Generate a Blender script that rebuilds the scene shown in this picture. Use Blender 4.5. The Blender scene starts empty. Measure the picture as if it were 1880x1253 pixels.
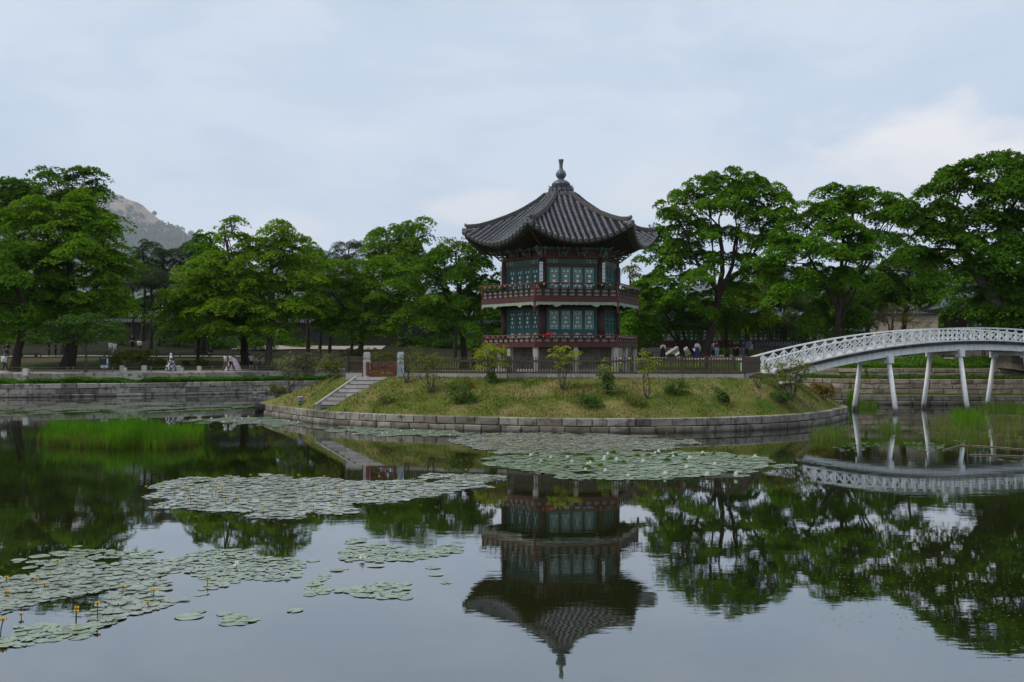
import bpy, math, random
import numpy as np
from mathutils import Vector, Matrix, noise as mnoise

random.seed(11)
rng = np.random.default_rng(11)
SC = bpy.context.scene
COL = SC.collection
R = math.radians

# ------------------------------------------------------------------ camera, sky, sun, exposure
EYE = 3.55            # eye height above the pond
FPX = 1880.0          # focal length in photo pixels (36 mm on a 36 mm sensor)
CX, HY = 940.0, 655.0 # principal column, horizon row of the photograph

cam_d = bpy.data.cameras.new('camera')
cam = bpy.data.objects.new('camera', cam_d)
COL.objects.link(cam)
cam.location = (0, 0, EYE)
cam.rotation_euler = (R(90), 0, 0)
cam_d.lens = 36
cam_d.sensor_width = 36
cam_d.shift_y = 28.5 / 1880
cam_d.clip_start = 0.3
cam_d.clip_end = 14000
SC.camera = cam

SUN_EL, SUN_AZ = R(52), R(-62)      # azimuth from +Y towards +X: the sun stands up on the left, a bit before the camera
sdir = Vector((-0.70, -0.20, 0.92)).normalized()

world = bpy.data.worlds.new('World')
SC.world = world
world.use_nodes = True
wn, wl = world.node_tree.nodes, world.node_tree.links
wn.clear()
w_out = wn.new('ShaderNodeOutputWorld')
w_bg = wn.new('ShaderNodeBackground')
w_bg.inputs['Strength'].default_value = 0.1
wl.new(w_bg.outputs[0], w_out.inputs[0])
w_sky = wn.new('ShaderNodeTexSky')
w_sky.sky_type = 'NISHITA'
w_sky.sun_disc = False
w_sky.sun_elevation = math.asin(sdir.z)
w_sky.sun_rotation = math.atan2(sdir.x, sdir.y)
w_sky.air_density = 1.0
w_sky.dust_density = 2.0
w_tc = wn.new('ShaderNodeTexCoord')
w_sep = wn.new('ShaderNodeSeparateXYZ')
wl.new(w_tc.outputs['Generated'], w_sep.inputs[0])

def wmath(op, a, b=None, c=None):
    n = wn.new('ShaderNodeMath')
    n.operation = op
    for i, v in enumerate((a, b, c)):
        if v is None:
            continue
        if isinstance(v, (int, float)):
            n.inputs[i].default_value = v
        else:
            wl.new(v, n.inputs[i])
    return n.outputs[0]

def wnoise(scale, detail, rough, sc3):
    m = wn.new('ShaderNodeMapping')
    m.inputs['Scale'].default_value = sc3
    wl.new(w_tc.outputs['Generated'], m.inputs[0])
    n = wn.new('ShaderNodeTexNoise')
    n.inputs['Scale'].default_value = scale
    n.inputs['Detail'].default_value = detail
    n.inputs['Roughness'].default_value = rough
    n.inputs['Distortion'].default_value = 0.4
    wl.new(m.outputs[0], n.inputs['Vector'])
    return n.outputs['Fac']

def wramp(fac, stops):
    r = wn.new('ShaderNodeValToRGB')
    cr = r.color_ramp
    cr.interpolation = 'EASE'
    while len(cr.elements) < len(stops):
        cr.elements.new(0.5)
    for e, (p, c) in zip(cr.elements, stops):
        e.position = p
        e.color = (*c, 1)
    wl.new(fac, r.inputs[0])
    return r.outputs[0]

def wmix(fac, a, b):
    n = wn.new('ShaderNodeMix')
    n.data_type = 'RGBA'
    if isinstance(fac, (int, float)):
        n.inputs[0].default_value = fac
    else:
        wl.new(fac, n.inputs[0])
    for s, v in ((6, a), (7, b)):
        if isinstance(v, tuple):
            n.inputs[s].default_value = (*v, 1)
        else:
            wl.new(v, n.inputs[s])
    return n.outputs[2]

K = 7.95   # the sheet of cloud is given in sky units (background strength 0.1)
n_big = wnoise(3.4, 8, 0.56, (0.8, 0.8, 2.2))
n_edge = wnoise(9.0, 7, 0.58, (1.0, 1.0, 2.0))
sheet = wramp(n_big, [(0.30, (0.460 * K, 0.555 * K, 0.690 * K)), (0.45, (0.52 * K, 0.608 * K, 0.725 * K)),
                      (0.55, (0.59 * K, 0.665 * K, 0.765 * K)), (0.68, (0.68 * K, 0.725 * K, 0.80 * K))])
cover = wmix(0.9, w_sky.outputs[0], sheet)
yy = wmath('MAXIMUM', w_sep.outputs['Y'], 0.02)
uu = wmath('DIVIDE', w_sep.outputs['X'], yy)
vv = wmath('DIVIDE', w_sep.outputs['Z'], yy)

def bank(prev, u0, v0, a, b, col, amt, wob=1.3, soft=0.5):
    du = wmath('DIVIDE', wmath('SUBTRACT', uu, u0), a)
    dv = wmath('DIVIDE', wmath('SUBTRACT', vv, v0), b)
    d = wmath('ADD', wmath('MULTIPLY', du, du), wmath('MULTIPLY', dv, dv))
    e = wmath('MULTIPLY', wmath('SUBTRACT', n_edge, 0.5), wob * 2)
    m = wmath('ADD', wmath('SUBTRACT', 1.0, d), e)
    s = wn.new('ShaderNodeMapRange')
    s.interpolation_type = 'SMOOTHSTEP'
    s.inputs['From Min'].default_value = 0.0
    s.inputs['From Max'].default_value = soft
    s.inputs['To Max'].default_value = amt
    wl.new(m, s.inputs['Value'])
    return wmix(s.outputs[0], prev, tuple(x * K for x in col))

cover = bank(cover, 0.45, 0.200, 0.23, 0.062, (0.80, 0.775, 0.775), 0.9, 1.7, 1.0)
cover = bank(cover, 0.30, 0.165, 0.26, 0.055, (0.66, 0.68, 0.73), 0.7, 1.0, 1.2)
cover = bank(cover, -0.03, 0.145, 0.075, 0.024, (0.72, 0.72, 0.745), 0.8, 1.5, 1.1)
cover = bank(cover, 0.12, 0.150, 0.06, 0.022, (0.68, 0.69, 0.72), 0.6, 1.4, 1.2)
cover = bank(cover, -0.22, 0.125, 0.05, 0.02, (0.66, 0.69, 0.74), 0.6)
wl.new(cover, w_bg.inputs['Color'])

sun_d = bpy.data.lights.new('sun', 'SUN')
sun_d.energy = 1.5
sun_d.angle = R(14)
sun_d.color = (1.0, 0.95, 0.87)
sun = bpy.data.objects.new('sun', sun_d)
COL.objects.link(sun)
sun.rotation_euler = sdir.to_track_quat('Z', 'Y').to_euler()
sun.location = (0, 0, 60)

SC.view_settings.view_transform = 'Standard'
SC.view_settings.look = 'None'
SC.view_settings.exposure = 0.6
SC.view_settings.gamma = 1
SC.view_settings.use_curve_mapping = False
SC.render.engine = 'CYCLES'
SC.cycles.use_denoising = True
SC.cycles.max_bounces = 6
SC.cycles.diffuse_bounces = 2
SC.cycles.glossy_bounces = 3
SC.cycles.transmission_bounces = 4
SC.cycles.transparent_max_bounces = 4
SC.cycles.volume_bounces = 0
SC.cycles.caustics_reflective = False
SC.cycles.caustics_refractive = False

# ------------------------------------------------------------------ helpers
W = {}     # world position of every unrotated parent

def at(px, py, Y):
    return Vector(((px - CX) / FPX * Y, Y, EYE - (py - HY) / FPX * Y))

def on_water(px, py):
    Y = EYE * FPX / (py - HY)
    return Vector(((px - CX) / FPX * Y, Y, 0))

def tag(o, label=None, cat=None, group=None, kind=None):
    if label: o['label'] = label
    if cat: o['category'] = cat
    if group: o['group'] = group
    if kind: o['kind'] = kind
    return o

def thing(name, label, cat, loc=(0, 0, 0), group=None):
    o = bpy.data.objects.new(name, None)
    o.empty_display_size = 0.3
    COL.objects.link(o)
    o.location = loc
    W[o] = Vector(loc)
    return tag(o, label, cat, group)

def put(name, mesh, parent=None, loc=(0, 0, 0), rot=(0, 0, 0), scale=None):
    """Link a mesh as an object; loc is a world position, or a local one when the parent is rotated."""
    o = bpy.data.objects.new(name, mesh)
    COL.objects.link(o)
    loc = Vector(loc)
    if parent is not None:
        o.parent = parent
        if parent in W:
            W[o] = loc.copy()
            loc = loc - W[parent]
    else:
        W[o] = loc.copy()
    o.location = loc
    if any(rot):
        o.rotation_euler = rot
        W.pop(o, None)
    if scale is not None:
        o.scale = scale
    return o

def copy_tree(o, parent=None, loc=None, rotz=None):
    c = o.copy()
    COL.objects.link(c)
    if parent is not None: c.parent = parent
    if loc is not None: c.location = loc
    if rotz is not None: c.rotation_euler = (0, 0, rotz)
    for ch in list(o.children):
        copy_tree(ch, c)
    return c

class MB:
    def __init__(self):
        self.v, self.f, self.m = [], [], []
        self.mi = 0
    def add(self, vs, fs):
        b = len(self.v)
        self.v.extend(Vector(x) for x in vs)
        self.f.extend([[i + b for i in f] for f in fs])
        self.m.extend([self.mi] * len(fs))
    def box(self, c, s, rotz=0.0, M=None):
        hx, hy, hz = s[0] / 2, s[1] / 2, s[2] / 2
        vs = [Vector((x, y, z)) for z in (-hz, hz) for y in (-hy, hy) for x in (-hx, hx)]
        M = M or Matrix.Rotation(rotz, 3, 'Z')
        c = Vector(c)
        self.add([c + M @ p for p in vs], [(0, 2, 3, 1), (4, 5, 7, 6), (0, 1, 5, 4), (2, 6, 7, 3), (0, 4, 6, 2), (1, 3, 7, 5)])
    def bar(self, p, q, w, h, up=(0, 0, 1)):
        p, q = Vector(p), Vector(q)
        d = q - p
        L = d.length
        x = d / L
        y = Vector(up).cross(x)
        if y.length < 1e-5: y = Vector((0, 1, 0)).cross(x)
        y.normalize()
        z = x.cross(y)
        M = Matrix((x, y, z)).transposed()
        self.box((p + q) / 2, (L, w, h), M=M)
    def tube(self, pts, rad, n=8, cap=True):
        pts = [Vector(p) for p in pts]
        if isinstance(rad, (int, float)): rad = [rad] * len(pts)
        b = len(self.v)
        ref = None
        for i, p in enumerate(pts):
            t = (pts[min(i + 1, len(pts) - 1)] - pts[max(i - 1, 0)])
            t.normalize()
            if ref is None:
                ref = Vector((1, 0, 0)) if abs(t.x) < 0.8 else Vector((0, 1, 0))
            u = ref - t * ref.dot(t)
            u.normalize()
            ref = u
            w = t.cross(u)
            for k in range(n):
                a = 2 * math.pi * k / n
                self.v.append(p + (u * math.cos(a) + w * math.sin(a)) * rad[i])
        for i in range(len(pts) - 1):
            for k in range(n):
                k2 = (k + 1) % n
                self.f.append([b + i * n + k, b + i * n + k2, b + (i + 1) * n + k2, b + (i + 1) * n + k])
                self.m.append(self.mi)
        if cap:
            self.f.append([b + k for k in range(n)][::-1]); self.m.append(self.mi)
            e = b + (len(pts) - 1) * n
            self.f.append([e + k for k in range(n)]); self.m.append(self.mi)
    def lathe(self, c, prof, n=16):
        c = Vector(c)
        b = len(self.v)
        for r, z in prof:
            for k in range(n):
                a = 2 * math.pi * k / n
                self.v.append(c + Vector((r * math.cos(a), r * math.sin(a), z)))
        for i in range(len(prof) - 1):
            for k in range(n):
                k2 = (k + 1) % n
                self.f.append([b + i * n + k, b + i * n + k2, b + (i + 1) * n + k2, b + (i + 1) * n + k])
                self.m.append(self.mi)
        self.f.append([b + k for k in range(n)][::-1]); self.m.append(self.mi)
        e = b + (len(prof) - 1) * n
        self.f.append([e + k for k in range(n)]); self.m.append(self.mi)
    def ball(self, c, r, n=8, m=6):
        rx, ry, rz = (r, r, r) if isinstance(r, (int, float)) else r
        c = Vector(c)
        b = len(self.v)
        for i in range(1, m):
            th = math.pi * i / m
            for k in range(n):
                a = 2 * math.pi * k / n
                self.v.append(c + Vector((rx * math.sin(th) * math.cos(a), ry * math.sin(th) * math.sin(a), rz * math.cos(th))))
        self.v.append(c + Vector((0, 0, rz))); top = len(self.v) - 1
        self.v.append(c - Vector((0, 0, rz))); bot = len(self.v) - 1
        for i in range(m - 2):
            for k in range(n):
                k2 = (k + 1) % n
                self.f.append([b + i * n + k, b + (i + 1) * n + k, b + (i + 1) * n + k2, b + i * n + k2]); self.m.append(self.mi)
        for k in range(n):
            k2 = (k + 1) % n
            self.f.append([top, b + k, b + k2]); self.m.append(self.mi)
            self.f.append([bot, b + (m - 2) * n + k2, b + (m - 2) * n + k]); self.m.append(self.mi)
    def mesh(self, name, mats, origin=(0, 0, 0), smooth=False):
        o = Vector(origin)
        me = bpy.data.meshes.new(name)
        me.from_pydata([tuple(x - o) for x in self.v], [], self.f)
        for mm in (mats if isinstance(mats, (list, tuple)) else [mats]):
            me.materials.append(mm)
        if any(self.m): me.polygons.foreach_set('material_index', self.m)
        if smooth: me.polygons.foreach_set('use_smooth', [True] * len(self.f))
        me.update()
        return me
    def build(self, name, mats, parent=None, origin=None, smooth=False):
        if origin is None:
            origin = W[parent] if parent is not None and parent in W else (0, 0, 0)
        return put(name, self.mesh(name, mats, origin, smooth), parent, origin)

def np_mesh(name, verts, quads, mat, smooth=False):
    """Big meshes: verts (N,3), quads (M,k) with k = 3 or 4."""
    me = bpy.data.meshes.new(name)
    k = quads.shape[1]
    me.vertices.add(len(verts))
    me.vertices.foreach_set('co', np.ascontiguousarray(verts, np.float32).ravel())
    me.loops.add(quads.size)
    me.loops.foreach_set('vertex_index', np.ascontiguousarray(quads, np.int32).ravel())
    me.polygons.add(len(quads))
    me.polygons.foreach_set('loop_start', np.arange(0, quads.size, k, dtype=np.int32))
    me.polygons.foreach_set('loop_total', np.full(len(quads), k, np.int32))
    if smooth: me.polygons.foreach_set('use_smooth', np.ones(len(quads), bool))
    for m in (mat if isinstance(mat, (list, tuple)) else [mat]):
        me.materials.append(m)
    me.update(calc_edges=True)
    return me

# ------------------------------------------------------------------ materials
class NT:
    """Short hand for building one node tree."""
    def __init__(self, name):
        self.mat = bpy.data.materials.new(name)
        self.mat.use_nodes = True
        self.n, self.l = self.mat.node_tree.nodes, self.mat.node_tree.links
        self.n.clear()
        self.out = self.n.new('ShaderNodeOutputMaterial')
        self._pos = None
    def pos(self):
        if self._pos is None:
            self._pos = self.n.new('ShaderNodeNewGeometry')
        return self._pos.outputs['Position']
    def geo(self, s):
        self.pos()
        return self._pos.outputs[s]
    def obj(self, s):
        return self.n.new('ShaderNodeObjectInfo').outputs[s]
    def coord(self, s='Object'):
        return self.n.new('ShaderNodeTexCoord').outputs[s]
    def setin(self, node, key, v):
        if v is None: return
        if isinstance(v, (int, float)):
            node.inputs[key].default_value = v
        elif isinstance(v, tuple):
            node.inputs[key].default_value = (*v, 1) if len(v) == 3 and node.inputs[key].type == 'RGBA' else v
        else:
            self.l.new(v, node.inputs[key])
    def math(self, op, a, b=None):
        n = self.n.new('ShaderNodeMath'); n.operation = op
        self.setin(n, 0, a); self.setin(n, 1, b)
        return n.outputs[0]
    def mix(self, f, a, b, mode='MIX'):
        n = self.n.new('ShaderNodeMix'); n.data_type = 'RGBA'; n.blend_type = mode
        self.setin(n, 0, f); self.setin(n, 6, a); self.setin(n, 7, b)
        return n.outputs[2]
    def noise(self, scale, detail=4, rough=0.55, vec=None, sc3=None, dist=0.0):
        n = self.n.new('ShaderNodeTexNoise')
        self.setin(n, 'Scale', scale); self.setin(n, 'Detail', detail); self.setin(n, 'Roughness', rough); self.setin(n, 'Distortion', dist)
        v = vec if vec is not None else self.pos()
        if sc3:
            m = self.n.new('ShaderNodeMapping')
            m.inputs['Scale'].default_value = sc3
            self.l.new(v, m.inputs[0]); v = m.outputs[0]
        self.l.new(v, n.inputs['Vector'])
        return n.outputs['Fac']
    def rng(self, v, a, b, c=0.0, d=1.0):
        n = self.n.new('ShaderNodeMapRange')
        self.setin(n, 'Value', v)
        n.inputs['From Min'].default_value = a; n.inputs['From Max'].default_value = b
        n.inputs['To Min'].default_value = c; n.inputs['To Max'].default_value = d
        return n.outputs[0]
    def bump(self, h, strength=0.3, dist=0.05):
        n = self.n.new('ShaderNodeBump')
        n.inputs['Strength'].default_value = strength; n.inputs['Distance'].default_value = dist
        self.l.new(h, n.inputs['Height'])
        return n.outputs[0]
    def pbr(self, col, rough=0.8, spec=0.3, nrm=None, metal=0.0):
        p = self.n.new('ShaderNodeBsdfPrincipled')
        self.setin(p, 'Base Color', col); self.setin(p, 'Roughness', rough)
        self.setin(p, 'Specular IOR Level', spec); self.setin(p, 'Metallic', metal)
        if nrm is not None: self.l.new(nrm, p.inputs['Normal'])
        return p.outputs[0]
    def done(self, sh):
        self.l.new(sh, self.out.inputs[0])
        return self.mat

def plain(name, col, rough=0.7, spec=0.3, var=0.25, scale=6.0, bump=0.15, metal=0.0):
    t = NT(name)
    n = t.noise(scale, 5, 0.6)
    lo = tuple(c * (1 - var) for c in col); hi = tuple(min(1, c * (1 + var)) for c in col)
    c = t.mix(t.rng(n, 0.3, 0.7), lo, hi)
    return t.done(t.pbr(c, rough, spec, t.bump(n, bump, 0.02), metal))

def leafy(name, a, b, tr=0.35, rough=0.85, spec=0.02, big=0.35):
    t = NT(name)
    r = t.geo('Random Per Island')
    c = t.mix(r, a, b)
    n = t.noise(big, 3, 0.5)
    c = t.mix(t.rng(n, 0.35, 0.7, 0.0, 0.55), c, tuple(x * 0.62 for x in a))
    n2 = t.noise(1.1 if big < 1 else 4.0, 2, 0.5)
    c = t.mix(t.rng(n2, 0.48, 0.68, 0.0, 0.6), c, (b[0] * 1.3, b[1] * 1.12, b[2]))
    o = t.obj('Random')
    c = t.mix(t.rng(o, 0, 1, 0.0, 0.5), c, (b[0] * 1.15, b[1] * 0.86, b[2] * 1.1))
    p = t.pbr(c, rough, spec)
    tl = t.n.new('ShaderNodeBsdfTranslucent')
    c2 = t.mix(1.0, c, (1.25, 1.2, 0.5), 'MULTIPLY')
    t.l.new(c2, tl.inputs['Color'])
    m = t.n.new('ShaderNodeMixShader')
    m.inputs[0].default_value = tr
    t.l.new(p, m.inputs[1]); t.l.new(tl.outputs[0], m.inputs[2])
    return t.done(m.outputs[0])

def stone(name, a, b, dark, damp=False, stain=0.5, rnd=0.55):
    t = NT(name)
    o = t.obj('Random')
    c = t.mix(o, a, b)
    n = t.noise(2.2, 6, 0.65)
    c = t.mix(t.rng(n, 0.5, 0.62, 0, stain), c, dark)
    o2 = t.math('FRACT', t.math('MULTIPLY', o, 7.31))
    c = t.mix(t.rng(o2, 1 - rnd, 1.0, 0.0, 0.62), c, dark)
    g = t.noise(38, 4, 0.7)
    c = t.mix(t.rng(g, 0.35, 0.65, 0.0, 0.3), c, tuple(x * 0.6 for x in a))
    st = t.noise(3.0, 4, 0.6, sc3=(6, 6, 0.5))
    c = t.mix(t.rng(st, 0.55, 0.72, 0, 0.5), c, tuple(x * 0.7 for x in dark))
    if damp:
        s = t.n.new('ShaderNodeSeparateXYZ'); t.l.new(t.pos(), s.inputs[0])
        c = t.mix(t.rng(s.outputs[2], 0.02, 0.16, 0.75, 0.0), c, (0.03, 0.028, 0.02))
    return t.done(t.pbr(c, 0.88, 0.2, t.bump(g, 0.5, 0.02)))

M = {}
M['bark'] = plain('bark', (0.040, 0.031, 0.024), 0.95, 0.1, 0.45, 5, 0.7)
M['bark_grey'] = plain('grey_bark', (0.085, 0.072, 0.058), 0.95, 0.1, 0.4, 5, 0.7)
M['bark_red'] = plain('red_bark', (0.16, 0.085, 0.05), 0.95, 0.1, 0.4, 5, 0.6)
M['leaf_bright'] = leafy('bright_leaves', (0.0740, 0.1800, 0.0100), (0.1650, 0.3250, 0.0170), 0.40)
M['leaf_mid'] = leafy('green_leaves', (0.0490, 0.1380, 0.0085), (0.1150, 0.2620, 0.0150), 0.38)
M['leaf_deep'] = leafy('deep_green_leaves', (0.0330, 0.1000, 0.0075), (0.0780, 0.1900, 0.0130), 0.36)
M['leaf_dull'] = leafy('dull_green_leaves', (0.0406, 0.0754, 0.0203), (0.0841, 0.1276, 0.0348), 0.26)
M['needle'] = leafy('pine_needles', (0.0290, 0.0580, 0.0247), (0.0653, 0.1015, 0.0435), 0.18)
M['leaf_lime'] = leafy('lime_leaves', (0.1450, 0.2537, 0.0203), (0.3117, 0.4205, 0.0377), 0.42, big=1.5)
M['leaf_olive'] = leafy('olive_leaves', (0.0870, 0.1232, 0.0203), (0.1668, 0.2030, 0.0435), 0.34, big=1.5)
M['leaf_rust'] = leafy('rusty_leaves', (0.1740, 0.0870, 0.0261), (0.1740, 0.1595, 0.0319), 0.34, big=1.5)
M['leaf_shrub'] = leafy('shrub_leaves', (0.0319, 0.0870, 0.0203), (0.0870, 0.1812, 0.0290), 0.3, big=1.5)
M['leaf_pale'] = leafy('pale_shrub_leaves', (0.1160, 0.1522, 0.0508), (0.2682, 0.2972, 0.1377), 0.3, big=1.0)
M['reed'] = leafy('reed_blades', (0.046, 0.155, 0.008), (0.110, 0.275, 0.018), 0.4, big=0.8)
M['reed_thin'] = leafy('thin_reed_blades', (0.0653, 0.1377, 0.0232), (0.1377, 0.2320, 0.0435), 0.4, big=0.8)
M['reed_dry'] = leafy('dry_reed_stems', (0.085, 0.052, 0.024), (0.185, 0.120, 0.055), 0.2, big=0.8)
M['ledge_leaf'] = leafy('ledge_plants', (0.0377, 0.1334, 0.0116), (0.1015, 0.2392, 0.0203), 0.35, big=0.6)

M['stone_island'] = stone('island_wall_stone', (0.205, 0.178, 0.140), (0.345, 0.318, 0.275), (0.062, 0.053, 0.040), True, 0.75, 0.40)
M['stone_bank'] = stone('bank_wall_stone', (0.270, 0.240, 0.195), (0.540, 0.500, 0.430), (0.055, 0.048, 0.038), True, 0.8, 0.5)
M['stone_warm'] = stone('warm_terrace_stone', (0.235, 0.185, 0.130), (0.390, 0.335, 0.265), (0.080, 0.064, 0.048), False, 0.55, 0.35)
M['stone_wet'] = stone('damp_terrace_stone', (0.150, 0.135, 0.112), (0.260, 0.240, 0.205), (0.055, 0.050, 0.042), True, 0.7, 0.5)
M['stone_pale'] = stone('pale_granite', (0.40, 0.38, 0.345), (0.50, 0.48, 0.45), (0.20, 0.185, 0.16), False, 0.35, 0.1)
M['stone_grey'] = stone('grey_granite', (0.30, 0.285, 0.26), (0.40, 0.385, 0.36), (0.16, 0.15, 0.13), False, 0.4, 0.15)
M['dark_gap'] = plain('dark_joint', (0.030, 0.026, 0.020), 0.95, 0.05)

M['concrete_white'] = None
t = NT('white_bridge_paint')
n1 = t.noise(4, 6, 0.65, sc3=(1, 1, 0.35)); n2 = t.noise(0.9, 3, 0.5)
c = t.mix(t.rng(n1, 0.45, 0.72, 0, 0.6), (0.80, 0.80, 0.79), (0.44, 0.43, 0.39))
s = t.n.new('ShaderNodeSeparateXYZ'); t.l.new(t.pos(), s.inputs[0])
hh = t.math('ADD', s.outputs[2], t.math('MULTIPLY', n1, 0.25))
c = t.mix(t.rng(hh, 0.30, 0.52, 0.85, 0.0), c, (0.10, 0.085, 0.06))
M['concrete_white'] = t.done(t.pbr(c, 0.6, 0.35, t.bump(n1, 0.1, 0.01)))
M['bridge_edge'] = plain('weathered_deck_edge', (0.055, 0.052, 0.046), 0.9, 0.1, 0.6, 3)
M['bridge_deck'] = plain('deck_boards', (0.42, 0.41, 0.39), 0.8, 0.2)

M['red_wood'] = plain('red_brown_timber', (0.062, 0.015, 0.011), 0.55, 0.35, 0.3, 5)
M['red_bright'] = plain('red_timber', (0.120, 0.020, 0.013), 0.55, 0.35, 0.25, 5)
M['dark_wood'] = plain('dark_brown_timber', (0.045, 0.021, 0.016), 0.6, 0.3, 0.3, 5)
M['fire_red'] = plain('signal_red_paint', (0.55, 0.012, 0.010), 0.4, 0.4, 0.1, 5, 0.0)
M['teal'] = plain('teal_door_paint', (0.016, 0.088, 0.074), 0.5, 0.35, 0.25, 4)
M['green_beam'] = plain('green_beam_paint', (0.024, 0.078, 0.048), 0.55, 0.3, 0.4, 7)
M['pale_green'] = plain('pale_green_paint', (0.24, 0.285, 0.215), 0.6, 0.3, 0.15, 5)
M['pale_motif'] = plain('pale_motif_paint', (0.46, 0.45, 0.40), 0.6, 0.3, 0.2, 8)
M['dim_motif'] = plain('dim_motif_paint', (0.20, 0.21, 0.175), 0.6, 0.3, 0.3, 8)
M['panel_motif'] = plain('panel_motif_paint', (0.21, 0.20, 0.175), 0.6, 0.3, 0.25, 8)
M['paper'] = plain('door_paper', (0.74, 0.80, 0.76), 0.8, 0.1, 0.1, 3, 0.0)
M['white_board'] = plain('white_board', (0.74, 0.74, 0.76), 0.6, 0.3, 0.05, 5, 0.0)
M['ink'] = plain('blue_black_ink', (0.03, 0.035, 0.08), 0.7, 0.1)
M['rafter'] = plain('rafter_paint', (0.050, 0.050, 0.036), 0.7, 0.2, 0.4, 6)
M['soffit'] = plain('soffit_boards', (0.060, 0.030, 0.020), 0.8, 0.1, 0.3, 6)
M['bracket'] = plain('bracket_paint', (0.085, 0.115, 0.085), 0.6, 0.25, 0.6, 9)
M['fence'] = plain('fence_timber', (0.070, 0.052, 0.040), 0.8, 0.15, 0.3, 6)
M['fence_light'] = plain('weathered_fence_timber', (0.110, 0.088, 0.068), 0.85, 0.15, 0.3, 6)
t = NT('roof_tile')
o = t.obj('Random'); n = t.noise(1.6, 5, 0.6); g = t.noise(22, 4, 0.6)
c = t.mix(o, (0.070, 0.073, 0.084), (0.115, 0.118, 0.132))
c = t.mix(t.rng(n, 0.45, 0.7, 0, 0.6), c, (0.175, 0.176, 0.182))
c = t.mix(t.rng(g, 0.55, 0.75, 0, 0.5), c, (0.060, 0.055, 0.048))
M['tile'] = t.done(t.pbr(c, 0.62, 0.4, t.bump(g, 0.3, 0.01)))
M['tile_dark'] = plain('pan_tile', (0.036, 0.036, 0.042), 0.8, 0.25, 0.5, 9)
M['tile_end'] = plain('tile_end_clay', (0.160, 0.157, 0.150), 0.8, 0.2, 0.4, 9)
M['ridge'] = plain('ridge_tile', (0.070, 0.067, 0.064), 0.8, 0.25, 0.5, 8)
M['ridge_line'] = plain('ridge_mortar', (0.130, 0.120, 0.100), 0.9, 0.1, 0.4, 8)
M['finial'] = plain('finial_glaze', (0.080, 0.090, 0.105), 0.42, 0.5, 0.35, 6)
M['tile_blue'] = plain('blue_grey_tile', (0.120, 0.140, 0.180), 0.55, 0.4, 0.4, 5)
M['plaster'] = plain('cream_plaster', (0.37, 0.31, 0.24), 0.9, 0.1, 0.2, 2)
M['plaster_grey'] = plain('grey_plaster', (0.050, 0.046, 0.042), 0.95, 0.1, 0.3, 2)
M['metal_dark'] = plain('dark_metal', (0.035, 0.036, 0.040), 0.45, 0.4)
M['rope'] = plain('rope', (0.22, 0.18, 0.13), 0.9, 0.1)
M['post_wood'] = plain('grey_post_wood', (0.17, 0.145, 0.115), 0.9, 0.1)
M['lamp_grey'] = plain('grey_lamp_housing', (0.22, 0.225, 0.24), 0.5, 0.4)
M['lens'] = plain('lamp_glass', (0.08, 0.085, 0.095), 0.15, 0.6, 0.05, 5, 0.0)
M['board_teal'] = plain('dark_green_poster', (0.010, 0.040, 0.035), 0.4, 0.3)
M['stick'] = plain('dead_stick', (0.18, 0.145, 0.10), 0.9, 0.1)

def ground_mat(name, stops, scales, bump=0.4):
    """stops: (colour a, colour b, colour c) mixed by two noises of the given scales."""
    t = NT(name)
    n1 = t.noise(scales[0], 5, 0.6); n2 = t.noise(scales[1], 5, 0.65); n3 = t.noise(scales[2], 3, 0.6)
    c = t.mix(t.rng(n1, 0.42, 0.6), stops[0], stops[1])
    c = t.mix(t.rng(n2, 0.5, 0.66, 0, 0.8), c, stops[2])
    c = t.mix(t.rng(n3, 0.3, 0.7, 0, 0.35), c, tuple(x * 0.45 for x in stops[0]))
    return t.done(t.pbr(c, 0.95, 0.08, t.bump(n3, bump, 0.06)))

M['mound'] = ground_mat('mound_turf', ((0.096, 0.114, 0.019), (0.200, 0.168, 0.062), (0.050, 0.108, 0.012)), (0.55, 0.75, 11))
M['lawn'] = ground_mat('park_lawn', ((0.052, 0.072, 0.016), (0.085, 0.068, 0.034), (0.040, 0.078, 0.014)), (0.12, 0.25, 9))
M['lawn_green'] = ground_mat('green_bank_turf', ((0.040, 0.085, 0.012), (0.070, 0.095, 0.020), (0.030, 0.070, 0.010)), (0.3, 0.6, 14))
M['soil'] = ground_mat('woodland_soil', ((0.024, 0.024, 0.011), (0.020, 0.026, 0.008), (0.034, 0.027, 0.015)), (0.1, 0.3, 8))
M['sand'] = ground_mat('sandy_path', ((0.33, 0.285, 0.225), (0.40, 0.350, 0.285), (0.28, 0.235, 0.185)), (0.2, 0.5, 20), 0.15)
M['mud'] = plain('pond_mud', (0.03, 0.026, 0.016), 0.95, 0.1)
# ------------------------------------------------------------------ terrain of the far bank
BX = [-2000, -60, -42, -32.5, -23.5, -8, 8, 17, 21.5, 26, 37, 44, 60, 2000]
BY = [86, 86, 89, 92.7, 100, 104, 102, 95, 80.5, 75.4, 74.4, 74.6, 75, 75]
_bx = np.linspace(-80, 80, 641)
_by = np.interp(_bx, BX, BY)
_k = np.exp(-np.linspace(-2, 2, 17) ** 2); _k /= _k.sum()
_by = np.convolve(np.pad(_by, 8, mode='edge'), _k, mode='valid')
def Yb(x): return float(np.interp(x, _bx, _by))

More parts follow.
